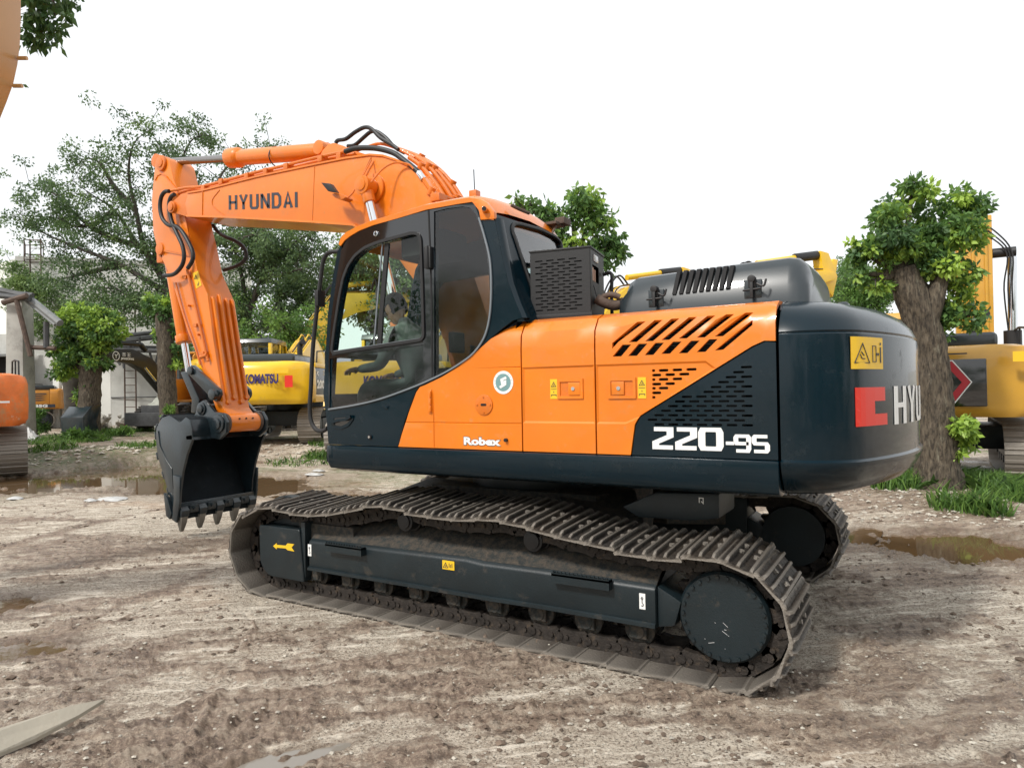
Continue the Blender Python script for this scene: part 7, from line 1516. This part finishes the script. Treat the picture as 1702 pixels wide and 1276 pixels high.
# lean-to shed and far low walls
sh_ = tag(empty('shed', (0, 0, 0)), 'grey lean-to shed with a dark opening behind the concrete pillar', 'shed')
wbox('wall', M['wallgrey'], 45, 120, 32, 31.5, -.3, ztop(590, 32, 80), .2, sh_); wbox('wall', M['wallgrey'], -120, 22, 31, 31, -.3, ztop(555, 31, 10), .2, sh_)
wbox('doorway', M['dark'], -80, 19, 30.9, 30.9, -.3, ztop(590, 31, 10), .05, sh_); wbox('eaves', M['roof'], -130, 24, 30.3, 30.3, ztop(592, 30.3, 10), ztop(588, 30.3, 10), 1.2, sh_); wbox('upper_wall', M['wall'], 46, 90, 31.8, 31.8, ztop(578, 32, 80), ztop(560, 32, 80), .05, sh_)
wbox('white_post', M['wall'], 88, 98, 31.2, 31.2, -.3, ztop(615, 31.2, 90), .3, sh_); wbox('white_post', M['wall'], 103, 111, 31.2, 31.2, -.3, ztop(640, 31.2, 105), .3, sh_)
hb = tag(empty('low_building', (0, 0, 0)), 'low grey concrete building between the trees behind the yellow excavators', 'building')
wbox('wall', M['concrete'], 388, 436, 38, 38, -.5, ztop(567, 38, 400), 3, hb); wbox('flat_roof', M['roof'], 384, 440, 37.6, 37.6, ztop(567, 38, 400)+.01, ztop(558, 38, 400), 4, hb)
fw_ = tag(empty('perimeter_wall', (0, 0, 0)), 'long pale perimeter wall far behind the machines', 'wall')
wbox('wall_run', M['wallgrey'], 380, 1240, 44, 44, -.5, 2.6, .25, fw_); wbox('wall_run', M['wallgrey'], 1240, 2300, 44, 30, -.5, 2.6, .25, fw_)
# debris, sack, tarpaulin, plate
def heap(name, label, cat, px, dep, w_, h_, m, seed, n=26, z=None):
    r_ = np.random.default_rng(seed); c = AT(px, dep); c[2] = gz(c[0], c[1]) if z is None else z; root = tag(empty(name, tuple(c)), label, cat)
    for i in range(n):
        a = r_.random()*6.28; q = r_.random()**.6; s_ = .10+.22*r_.random(); bm = bmesh.new()
        for _ in range(9): v = r_.normal(size=3); v /= np.linalg.norm(v); bm.verts.new(v*s_*np.array([1, .8, .55])*(.7+.5*r_.random()))
        bmesh.ops.convex_hull(bm, input=bm.verts); me = bpy.data.meshes.new('block'); bm.to_mesh(me); bm.free()
        o = link('block', me, m, root); o.location = (q*w_*math.cos(a)*VR[0]+q*.5*math.sin(a)*VD[0], q*w_*math.cos(a)*VR[1]+q*.5*math.sin(a)*VD[1], max(.05, h_*(1-q)*r_.random()+.08)); o.rotation_euler = tuple(r_.random(3)*3)
    return root
heap('debris_heap', 'heap of broken white blocks at the foot of the pale wall', 'debris heap', 194, 29.5, 1.2, .8, M['rubble'], 3, 34)
def cloth_heap(name, label, cat, px, dep, w_, h_, m, seed):
    r_ = np.random.default_rng(seed); c = AT(px, dep); c[2] = gz(c[0], c[1]); mb = MB(); n = 18; rings = []
    for k in range(7):
        t = k/6; rings.append([(w_*(1-t**1.6)*math.cos(a)*(1+.35*(r_.random()-.5)), w_*.7*(1-t**1.6)*math.sin(a)*(1+.35*(r_.random()-.5)), h_*t*(1+.3*(r_.random()-.5))) for a in np.linspace(0, 6.283, n, endpoint=False)])
    mb.loft(rings); o = mb.build(name, m, None, ang=25); o.location = c; return tag(o, label, cat)
cloth_heap('sack', 'crumpled white sack on the ground beside the concrete pillar', 'sack', 46, 20.5, .42, .38, M['sack'], 5)
cloth_heap('tarpaulin', 'grey-green tarpaulin over a pile in front of the pale wall', 'tarpaulin', 268, 30.8, 1.4, 1.4, M['tarp'], 8)
cloth_heap('cloth', 'red cloth lying by the wheeled excavator', 'cloth', 206, 26.0, .16, .3, M['crimson'], 9)
for i, (px, py) in enumerate(((187, 831), (150, 834), (25, 829), (522, 789), (529, 783))):
    p = onZ(px, py, 0); dep = float((p-CAM) @ fw); 
    o = cloth_heap('paper_scrap', ['white torn paper on the slabs left of the bucket teeth', 'smaller white scrap left of the torn paper on the slabs', 'white scrap on the slabs near the left edge', 'white litter left of the cab bottom beyond the puddle', 'second scrap of white litter behind the first by the cab'][i], 'paper', px, dep, (.28, .12, .15, .22, .16)[i], .04, M['sack'], 20+i); o.location = (p[0], p[1], gz(p[0], p[1])+.005)
pl_ = [onZ(174, 1161, .10), onZ(118, 1172, .11), onZ(-60, 1228, .10), onZ(-160, 1270, .09), onZ(-170, 1330, .03), onZ(-60, 1275, .03), onZ(60, 1226, .04), onZ(130, 1188, .07)]
mb = MB(); n_ = len(pl_); mb.add([tuple(p) for p in pl_]+[tuple(p-np.array([0, 0, .018])) for p in pl_], [tuple(range(n_)), tuple(range(2*n_-1, n_-1, -1))]+[(i, n_+i, n_+(i+1) % n_, (i+1) % n_) for i in range(n_)])
tag(mb.build('board', M['plate'], None, smooth=False), 'pale flat board with a pointed end lying tilted at the bottom left corner', 'board')
# ================================================================ trees and plants
def leaf_material(name, c1, c2, c3):
    m = bpy.data.materials.new(name); m.use_nodes = True; N = m.node_tree.nodes; L = m.node_tree.links; b = N['Principled BSDF']; b.inputs['Roughness'].default_value = .45; b.inputs['Specular IOR Level'].default_value = .35
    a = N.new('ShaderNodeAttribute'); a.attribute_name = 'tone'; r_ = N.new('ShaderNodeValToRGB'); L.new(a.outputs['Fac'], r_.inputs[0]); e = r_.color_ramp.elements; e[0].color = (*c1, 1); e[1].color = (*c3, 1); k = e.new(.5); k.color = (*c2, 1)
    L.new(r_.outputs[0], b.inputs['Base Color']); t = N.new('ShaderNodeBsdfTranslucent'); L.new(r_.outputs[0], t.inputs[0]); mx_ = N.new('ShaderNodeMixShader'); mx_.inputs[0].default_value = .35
    L.new(b.outputs[0], mx_.inputs[1]); L.new(t.outputs[0], mx_.inputs[2]); L.new(mx_.outputs[0], N['Material Output'].inputs[0]); return m
M['leaf'] = leaf_material('camphor_leaves', (.07, .14, .055), (.14, .26, .065), (.36, .52, .08))
M['leaf2'] = leaf_material('feathery_leaves', (.075, .13, .060), (.13, .21, .080), (.22, .32, .10))
M['leaf3'] = leaf_material('bush_leaves', (.05, .11, .03), (.10, .20, .045), (.20, .34, .07))
M['bark'] = mat('furrowed_bark', (.10, .080, .056), .9, noise=(10, .4), bump=(14, 1.0), dirt=[((.028, .022, .016), .45, .60, 15), ((.19, .175, .13), .58, .7, 6)], stretch=(2.2, 2.2, .5))
M['bark2'] = mat('dark_bark', (.06, .052, .042), .9, noise=(6, .3))
def leaves(name, C, Rr_, size, n_each, m, parent, seed, tone0=.35, tone_sd=.18, droop=.5, tones=None, shape=1.9, shell=.35, flat=.8):
    """C: clump centres (k,3); Rr_: radii (k,)"""
    r_ = np.random.default_rng(seed); C = np.asarray(C, float); Rr_ = np.asarray(Rr_, float); k = len(C)
    cnt = np.maximum(1, (n_each*(Rr_/Rr_.mean())**2)).astype(int); idx = np.repeat(np.arange(k), cnt); n = len(idx)
    d = r_.normal(size=(n, 3)); d /= np.linalg.norm(d, axis=1)[:, None]; rad = (shell+(1-shell)*r_.random(n)**.6)
    P = C[idx]+d*rad[:, None]*Rr_[idx][:, None]*np.array([1, 1, flat])
    ax = r_.normal(size=(n, 3))*.8+d*.7; ax[:, 2] -= droop; ax /= np.linalg.norm(ax, axis=1)[:, None]
    s_ = np.cross(ax, r_.normal(size=(n, 3))); s_ /= np.linalg.norm(s_, axis=1)[:, None]; nn = np.cross(ax, s_)
    L_ = size*(.7+.6*r_.random(n))[:, None]; W_ = L_/shape/2
    V = np.stack([P, P+ax*L_*.45+s_*W_+nn*L_*.06, P+ax*L_, P+ax*L_*.45-s_*W_+nn*L_*.06], 1).reshape(-1, 3)
    me = bpy.data.meshes.new(name); me.vertices.add(4*n); me.vertices.foreach_set('co', V.ravel().astype(np.float32)); me.loops.add(4*n); me.loops.foreach_set('vertex_index', np.arange(4*n, dtype=np.int32)); me.polygons.add(n)
    me.polygons.foreach_set('loop_start', np.arange(0, 4*n, 4, dtype=np.int32)); me.polygons.foreach_set('loop_total', np.full(n, 4, dtype=np.int32)); me.update(calc_edges=True)
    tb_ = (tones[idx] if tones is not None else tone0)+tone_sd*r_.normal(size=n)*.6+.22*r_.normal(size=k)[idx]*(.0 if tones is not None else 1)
    a = me.attributes.new('tone', 'FLOAT', 'POINT'); a.data.foreach_set('value', np.repeat(np.clip(tb_, 0, 1), 4).astype(np.float32))
    return link(name, me, m, parent)
def bark_trunk(name, pts, rad, m, parent, seed=0, furrow=.06, n=28, per=10):
    """trunk with furrowed bark as geometry"""
    P = bez(pts, per); k = len(P); rs = np.interp(np.linspace(0, 1, k), np.linspace(0, 1, len(rad)), rad); V = []; F = []; u = None
    for i, p in enumerate(P):
        d = (P[min(i+1, k-1)]-P[max(i-1, 0)]).normalized(); u = (Vector((1, 0, 0))-d*d.x).normalized() if u is None else (u-d*u.dot(d)).normalized(); v = d.cross(u)
        for j in range(n):
            t = 2*math.pi*j/n; q = float(fbm(np.array([j*.55+.35*math.sin(i*.35)+seed]), np.array([i*.22+seed*3.1]), 3, seed+2)[0]); q2 = float(vnoise(np.array([j*.18]), np.array([i*.12+seed]), seed+9)[0])
            rr_ = rs[i]*(1+furrow*(abs(q-.5)*5-.6)+.14*(q2-.5)); V.append(p+(u*math.cos(t)+v*math.sin(t))*rr_)
    for i in range(k-1):
        for j in range(n): F.append((i*n+j, i*n+(j+1) % n, (i+1)*n+(j+1) % n, (i+1)*n+j))
    F.append(tuple((k-1)*n+j for j in range(n))); mb = MB(); mb.add(V, F); return mb.build(name, m, parent, ang=80)
def px_clumps(L_, depth, sc_=1.0, jitter=.0, seed=1):
    r_ = np.random.default_rng(seed); C = []; Q = []
    for q in L_:
        px, py, rp = q[:3]; dd = depth+(q[3] if len(q) > 3 else 0); p = ATH(px, py, dd); C.append(p); Q.append(rp/F_PX*dd)
    return np.array(C), np.array(Q)
def sub_clumps(C, Q, k, f, seed, front=0):
    r_ = np.random.default_rng(seed); out = []; rr_ = []
    for c, q in zip(C, Q):
        for i in range(k):
            d = r_.normal(size=3); d /= np.linalg.norm(d); out.append(c+d*q*(.45+.5*r_.random())*np.array([1, 1, .9])); rr_.append(q*f*(.6+.8*r_.random()))
    return np.array(out), np.array(rr_)
def pollard(label, base_px, depth, trunk_px, radii, clumps, leaf, n_each, size, seed, m='leaf', group=None, extra=None, sub=9, f=.42, bright=.2, furrow=.07):
    tr = tag(empty('tree', tuple(AT(base_px, depth)[:2])+(gz(*AT(base_px, depth)[:2])-.03,)), label, 'tree', group); o = np.array(tr.location)
    tp_ = [tuple(ATH(x, y, depth)-o) for x, y in trunk_px]; tp_[0] = (tp_[0][0], tp_[0][1], 0.)
    T = bark_trunk('trunk', tp_, radii, M['bark'], tr, seed, furrow, 72 if depth < 12 else 28, 16)
    C, Q = px_clumps(clumps, depth); top = Vector(tp_[-1])
    mb = MB()
    for c, q in zip(C, Q):
        c_ = Vector(c-o); st = top.lerp(Vector(tp_[-2]), .3*((seed+len(mb.V)) % 3)/2); mid = st.lerp(c_, .5)+Vector((0, 0, -.05)); mb.tube([st, mid, c_], [radii[-1]*.42, radii[-1]*.28, .02], 7)
    mb.build('limbs', M['bark'], tr)
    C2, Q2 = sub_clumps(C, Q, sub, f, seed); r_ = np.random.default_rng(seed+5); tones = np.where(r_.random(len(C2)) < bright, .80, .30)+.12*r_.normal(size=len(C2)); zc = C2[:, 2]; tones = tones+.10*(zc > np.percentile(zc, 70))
    mb = MB()
    for c, q in list(zip(C2, Q2))[::2]:
        j = int(np.argmin(np.linalg.norm(C-c, axis=1))); mb.tube([tuple(C[j]-o), tuple((C[j]+c)/2-o+[0, 0, .02]), tuple(c-o)], [.016, .011, .005], 4, caps=False)
    mb.build('twigs', M['bark2'], tr)
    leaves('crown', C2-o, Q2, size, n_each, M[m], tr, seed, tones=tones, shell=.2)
    return tr
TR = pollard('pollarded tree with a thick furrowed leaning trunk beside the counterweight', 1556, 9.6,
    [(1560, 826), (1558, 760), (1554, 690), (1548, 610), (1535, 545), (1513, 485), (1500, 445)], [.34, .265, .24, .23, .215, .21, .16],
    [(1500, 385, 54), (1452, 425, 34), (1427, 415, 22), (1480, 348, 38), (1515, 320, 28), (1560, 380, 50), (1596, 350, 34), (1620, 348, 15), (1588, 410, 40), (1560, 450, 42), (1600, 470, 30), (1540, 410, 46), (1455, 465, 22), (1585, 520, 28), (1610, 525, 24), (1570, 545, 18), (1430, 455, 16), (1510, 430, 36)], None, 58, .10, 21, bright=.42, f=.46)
o = np.array(TR.location); bark_trunk('fork', [tuple(ATH(1538, 560, 9.6)-o), tuple(ATH(1552, 505, 9.5)-o), tuple(ATH(1566, 455, 9.5)-o)], [.13, .12, .09], M['bark'], TR, 5, .07, 40)
C, Q = px_clumps([(1598, 712, 24), (1612, 735, 14), (1590, 752, 10)], 9.4); C2, Q2 = sub_clumps(C, Q, 7, .5, 4); leaves('sprout', C2-o, Q2, .10, 34, M['leaf'], TR, 8, tones=np.full(len(C2), .85), shell=.1)
mb = MB(); mb.tube([tuple(ATH(1575, 790, 9.5)-o), tuple(ATH(1590, 750, 9.4)-o), tuple(ATH(1600, 715, 9.4)-o)], .010, 5); mb.build('shoot', M['bark2'], TR)
TL = pollard('pollarded tree with a dense rounded bright green crown near the left edge', 143, 22.5, [(143, 733), (147, 690), (150, 640), (152, 600)], [.46, .34, .32, .34],
    [(150, 560, 38), (115, 575, 30), (180, 560, 28), (125, 535, 26), (165, 530, 26), (192, 535, 14), (105, 610, 22), (130, 600, 28), (165, 600, 24), (150, 520, 18), (100, 590, 16), (150, 640, 12), (133, 655, 12)], None, 60, .15, 31, bright=.5)
o = np.array(TL.location)
t2 = tag(empty('tree', tuple(AT(122, 24.2)[:2])+(.1,)), 'dark double trunk standing behind the left pollarded tree', 'tree'); o2 = np.array(t2.location); bark_trunk('trunk', [tuple(np.array(ATH(128, 735, 24.2)-o2)*[1, 1, 0]), tuple(ATH(128, 690, 24.2)-o2), tuple(ATH(125, 640, 24.2)-o2), tuple(ATH(114, 610, 24.2)-o2)], [.42, .36, .36, .4], M['bark2'], t2, 6); C, Q = px_clumps([(104, 612, 24), (120, 600, 20)], 24.2); C2, Q2 = sub_clumps(C, Q, 8, .45, 5); leaves('crown', C2-o2, Q2, .14, 60, M['leaf'], t2, 3)
T3 = pollard('slim pollarded trunk with a small crown just left of the orange arm', 279, 23.0, [(281, 735), (280, 680), (277, 620), (275, 560), (272, 520)], [.30, .29, .29, .28, .27],
    [(285, 510, 24), (262, 505, 18), (300, 545, 22), (262, 560, 10), (292, 600, 14), (300, 575, 16), (255, 520, 12)], None, 52, .15, 41, bright=.35)
TB = pollard('broad-leaved tree top rising behind the cab roof and the perforated cabinet', 965, 12.6, [(975, 745), (970, 650), (965, 560), (960, 480), (958, 440)], [.22, .20, .19, .19, .15],
    [(950, 345, 38), (985, 330, 24), (905, 350, 26), (880, 342, 16), (945, 390, 42), (1000, 375, 34), (1025, 400, 20), (1000, 420, 34), (1035, 418, 12), (860, 335, 12), (965, 425, 30), (920, 385, 26)], None, 24, .135, 51, bright=.40, f=.42)
# feathery trees
def feathery(label, depth, trunk, limbs, r0, seed, size=.11, n_each=44, clump=.34, dens=1.0, fill=(), m='leaf2', group=None, spread=.55, tone0=.35):
    base = ATH(*trunk[0], depth); zb = gz(base[0], base[1]); tr = tag(empty('tree', (base[0], base[1], zb-.05)), label, 'tree', group); o = np.array(tr.location); r_ = np.random.default_rng(seed)
    T = [ATH(x, y, depth)-o for x, y in trunk]; T[0][2] = 0; bark_trunk('trunk', [tuple(p) for p in T], [r0, r0*.75, r0*.55], M['bark2'], tr, seed, .05, 14, 6)
    C = []; mb = MB()
    for li, lm_ in enumerate(limbs):
        dz = r_.normal()*1.2; n = len(lm_); P = [ATH(x, y, depth+dz*i/(n-1))-o for i, (x, y) in enumerate(lm_)]; Q = bez([tuple(p) for p in P], 5); k = len(Q); rs = [max(.018, r0*.42*(1-i/k)**1.1) for i in range(k)]; mb.tube(Q, rs, 6)
        for i in range(2, k):
            t = i/k
            for _ in range(max(1, int(round(dens*(1.2+2.2*t))))):
                d = r_.normal(size=3)*spread*(.5+.9*t)*np.array([1, 1, .75]); c = np.array(Q[i])+d; C.append(c)
                if r_.random() < .6: mb.tube([Q[i], tuple((np.array(Q[i])+c)/2+[0, 0, .05]), tuple(c)], [rs[i]*.45, .012, .006], 4, caps=False)
    for (x, y, rp, nn) in fill:
        for _ in range(nn):
            d = r_.normal(size=3); d /= np.linalg.norm(d); C.append(ATH(x, y, depth)-o+d*rp/F_PX*depth*r_.random()**.5)
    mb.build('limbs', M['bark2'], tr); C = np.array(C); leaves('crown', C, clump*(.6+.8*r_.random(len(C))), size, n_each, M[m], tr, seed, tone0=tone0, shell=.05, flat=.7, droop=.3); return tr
feathery('large feathery tree fanning out to the upper left behind the orange arm', 29.6, [(312, 735), (308, 640), (302, 560)],
    [[(302, 560), (285, 490), (255, 440), (225, 400), (190, 350), (150, 322), (120, 300)], [(285, 490), (250, 470), (200, 440), (150, 420), (100, 400), (60, 380), (30, 352)], [(270, 462), (240, 410), (226, 350), (214, 290), (222, 240), (250, 215)],
     [(255, 440), (268, 380), (285, 320), (300, 270), (320, 232), (350, 225)], [(240, 410), (185, 395), (135, 365), (95, 325), (50, 312)], [(200, 440), (150, 452), (110, 462), (85, 466)], [(302, 545), (250, 520), (200, 505), (150, 508), (110, 500)],
     [(302, 560), (325, 480), (345, 400), (355, 330), (375, 280), (420, 255), (455, 248)], [(226, 350), (190, 310), (165, 270), (140, 262)], [(285, 490), (235, 500), (190, 480), (140, 480)], [(345, 400), (380, 400), (420, 390)], [(190, 350), (160, 370), (120, 375), (80, 345)]], .34, 61, dens=1.1, n_each=50, size=.13, clump=.36, spread=.52, fill=((230, 510, 60, 26), (170, 505, 45, 14), (300, 400, 50, 16), (270, 270, 35, 10), (330, 300, 30, 10)))
feathery('leaning dark-trunked tree between the arm and the cab', 30.0, [(385, 640), (400, 560), (428, 480)],
    [[(400, 560), (412, 520), (430, 470), (442, 420), (438, 385), (430, 370)], [(430, 470), (462, 430), (495, 400), (525, 385)], [(412, 520), (400, 450), (385, 400), (380, 370)], [(430, 470), (450, 460), (490, 450), (520, 440)], [(412, 520), (385, 500), (370, 470)]], .28, 62, dens=1.5, fill=((420, 420, 45, 60), (480, 410, 38, 46), (395, 500, 30, 36), (400, 550, 26, 30), (450, 540, 30, 26)), size=.13)
feathery('tall tree standing behind the yellow excavator boom', 34.0, [(468, 650), (466, 560), (462, 490)],
    [[(466, 560), (464, 500), (455, 440), (448, 410)], [(464, 500), (490, 470), (520, 450), (545, 430)], [(466, 540), (500, 520), (540, 500)]], .26, 63, dens=1.6, fill=((480, 470, 40, 60), (520, 500, 34, 46), (470, 530, 34, 40), (545, 470, 28, 30)), size=.14)
feathery('dense green tree seen through the cab windows', 30.0, [(620, 650), (622, 560), (625, 500)],
    [[(622, 560), (600, 500), (580, 450), (570, 420)], [(622, 560), (640, 500), (650, 450), (655, 420)], [(625, 520), (670, 480), (700, 450)]], .26, 64, dens=1.8, fill=((600, 450, 45, 70), (650, 440, 45, 70), (620, 510, 50, 60), (700, 460, 40, 40), (570, 500, 30, 30)), size=.14, tone0=.5)
feathery('bright green young tree left of the yellow excavator boom', 26.0, [(478, 640), (480, 590), (484, 560)], [[(484, 575), (476, 550), (470, 535)], [(484, 575), (495, 555), (505, 540)]], .12, 65, dens=2, fill=((485, 555, 18, 22),), m='leaf3', size=.13, clump=.25, tone0=.6)
feathery('bright green tree behind the filler cap, left of the right-hand tree', 34.0, [(1440, 640), (1440, 560), (1438, 500)], [[(1440, 540), (1425, 490), (1415, 460)], [(1440, 540), (1455, 500), (1465, 470)]], .2, 66, dens=2.4, fill=((1425, 480, 26, 40), (1460, 480, 30, 40), (1490, 470, 26, 30), (1440, 520, 30, 30)), m='leaf3', size=.15, tone0=.55)
feathery('dark distant tree above the counterweight, left of the right-hand tree', 46.0, [(1400, 640), (1400, 560), (1400, 500)], [[(1400, 540), (1398, 490), (1396, 450)], [(1400, 540), (1420, 480), (1430, 455)]], .25, 67, dens=2, fill=((1400, 470, 24, 36), (1425, 500, 26, 30), (1370, 520, 26, 30)), size=.18, clump=.5)
feathery('olive creeper-clad tree against the white building', 31.5, [(42, 660), (45, 560), (45, 500)], [[(45, 540), (35, 490), (25, 450)], [(45, 540), (60, 490), (70, 460)]], .16, 68, dens=2.2, fill=((35, 470, 22, 30), (60, 480, 26, 34), (25, 440, 10, 8), (85, 510, 24, 24), (60, 540, 24, 22)), size=.12, m='leaf2', tone0=.7, clump=.28)
far_ = MB()
# overhanging branch at the top left: a tree that stands just outside the view
b0 = AT(-420, 5.2); OT = tag(empty('tree', (b0[0], b0[1], gz(b0[0], b0[1]))), 'tree whose dark leaves hang down into the top left corner', 'tree'); o = np.array(OT.location)
bark_trunk('trunk', [(0, 0, 0), (.05, 0, 2.0), (.1, 0, 4.4)], [.2, .16, .12], M['bark'], OT, 3)
tw = [(75, -60), (80, -20), (95, 20)]; ps = [ATH(x, y, 5.4)-o for x, y in ((-300, -220), (-100, -190), (40, -110), (80, -30), (92, 30))]
mb = MB(); mb.tube(bez([(.1, 0, 4.2)]+[tuple(p) for p in ps], 6), [.06-.0018*i for i in range(31)], 7); mb.build('limb', M['bark2'], OT)
C, Q = px_clumps([(60, 5, 34), (92, 10, 26), (55, 45, 24), (80, 45, 26), (100, 50, 16), (70, 70, 16), (98, 75, 9), (108, 25, 12), (45, 70, 12), (60, -50, 60), (110, -60, 50), (0, -90, 60)], 5.4); C2, Q2 = sub_clumps(C, Q, 5, .5, 9); leaves('crown', C2-o, Q2, .085, 15, M['leaf'], OT, 12, tones=np.full(len(C2), .12), droop=1.4, shell=.1, shape=2.2)
C, Q = px_clumps([(36, 141, 3)], 5.3); leaves('leaf_pair', C-o, Q, .05, 3, M['leaf'], OT, 5, tones=np.full(1, .2))
# bushes, grass
def bush(label, px, dep, clumps, size, seed, n_each=40, tone=.5, stems=True):
    b = AT(px, dep); z = gz(b[0], b[1]); t = tag(empty('bush', (b[0], b[1], z)), label, 'bush'); o = np.array(t.location); C, Q = px_clumps(clumps, dep); C2, Q2 = sub_clumps(C, Q, 6, .5, seed)
    mb = MB(); [mb.tube([(0, 0, 0), tuple((c-o)*.5+[0, 0, .05]), tuple(c-o)], [.02, .012, .005], 5) for c in C2[::2]]; mb.build('stems', M['bark2'], t); leaves('foliage', C2-o, Q2, size, n_each, M['leaf3'], t, seed, tone0=tone, shape=3.2, droop=.2); return t
bush('leafy green bush at the foot of the left pollarded tree', 125, 20.6, [(112, 742, 16), (132, 735, 18), (150, 742, 16), (168, 735, 13), (120, 722, 10), (145, 722, 10)], .17, 71, 60, .55)
bush('small bush between the concrete pillar and the left pollarded tree', 62, 24, [(60, 690, 14), (68, 705, 14), (55, 710, 10)], .15, 72, 40, .45)
bush('low weeds in front of the pale wall by the wheeled excavator', 205, 21.8, [(195, 722, 8), (210, 716, 8), (185, 724, 8)], .14, 73, 40, .6)
bush('leafy clump at the foot of the slim pollarded trunk', 282, 22.4, [(283, 682, 8), (278, 690, 8)], .12, 74, 40, .7)
bush('dark bush behind the slim pollarded trunk', 312, 30.5, [(308, 560, 20), (315, 590, 18), (325, 540, 16), (300, 600, 12)], .15, 75, 46, .15)
def grass(name, spots, h, seed, n):
    r_ = np.random.default_rng(seed); P = []
    for (px, py, rad, k) in spots:
        c = onZ(px, py, .08); a = r_.random(k*n)*6.28; q = rad*r_.random(k*n)**.5; P.append(np.stack([c[0]+q*np.cos(a), c[1]+q*np.sin(a)], 1))
    P = np.concatenate(P); z = ground_fields(P[:, 0], P[:, 1])[0]; m_ = len(P); B = np.stack([P[:, 0], P[:, 1], z-.01], 1); d = r_.normal(size=(m_, 3))*.35; d[:, 2] = 1; d /= np.linalg.norm(d, axis=1)[:, None]
    H = (h*(.4+.9*r_.random(m_)))[:, None]; s_ = np.cross(d, r_.normal(size=(m_, 3))); s_ /= np.linalg.norm(s_, axis=1)[:, None]; wv_ = .006+.004*r_.random((m_, 1)); bend = r_.normal(size=(m_, 3))*.3; bend[:, 2] = -.12
    M1 = B+d*H*.55; T1 = B+d*H+bend*H; V = np.stack([B-s_*wv_, B+s_*wv_, M1+s_*wv_*.8, T1, M1-s_*wv_*.8], 1).reshape(-1, 3); me = bpy.data.meshes.new(name); n5 = 5*m_
    me.vertices.add(n5); me.vertices.foreach_set('co', V.ravel().astype(np.float32)); me.loops.add(n5); me.loops.foreach_set('vertex_index', np.arange(n5, dtype=np.int32)); me.polygons.add(m_); me.polygons.foreach_set('loop_start', np.arange(0, n5, 5, dtype=np.int32)); me.polygons.foreach_set('loop_total', np.full(m_, 5, dtype=np.int32)); me.update(calc_edges=True)
    a = me.attributes.new('tone', 'FLOAT', 'POINT'); a.data.foreach_set('value', np.repeat(np.clip(.55+.3*r_.normal(size=m_), 0, 1), 5).astype(np.float32)); return tag(link(name, me, M['leaf3'], None), kind='stuff')
grass('tall_grass', [(1610, 812, .55, 5), (1650, 815, .6, 5), (1690, 830, .5, 4), (1575, 805, .35, 2), (1500, 818, .4, 2), (1530, 812, .35, 2), (1725, 830, .6, 3), (1590, 845, .3, 1), (1640, 850, .25, 1)], .30, 81, 260)
grass('grass', [(110, 748, 1.2, 5), (170, 738, 1.0, 4), (215, 728, .9, 4), (240, 755, .7, 2), (90, 760, .6, 2), (545, 752, .5, 2), (535, 760, .4, 2), (300, 735, .8, 2), (500, 765, .8, 1), (230, 772, .5, 1)], .20, 82, 240)
# ================================================================ unseen trees and building added behind the camera for glass and paint to mirror
r_ = np.random.default_rng(77); CC = []
for i in range(130):
    a = YAW+math.pi+R(-95+190*r_.random()); d = 15+5*r_.random(); z = .5+4.6*r_.random()**1.1; CC.append((CAM[0]+d*math.cos(a), CAM[1]+d*math.sin(a), z))
o = leaves('reflection_tree_row', CC, .9+.9*r_.random(len(CC)), .17, 300, M['leaf2'], None, 78, tone0=.35, shell=.0, shape=1.5); tag(o, kind='stuff')
mb = MB(); a = YAW+math.pi+R(20); c = CAM[:2]+np.array([math.cos(a), math.sin(a)])*22; n_ = np.array([math.cos(a), math.sin(a)]); t_ = np.array([-n_[1], n_[0]])
mb.prismz([tuple(c+t_*14), tuple(c-t_*14), tuple(c-t_*14+n_*6), tuple(c+t_*14+n_*6)], -.3, 6.0); bw = tag(mb.build('building', M['wallgrey'], None), 'long grey building added behind the camera for reflections, out of view', 'building')
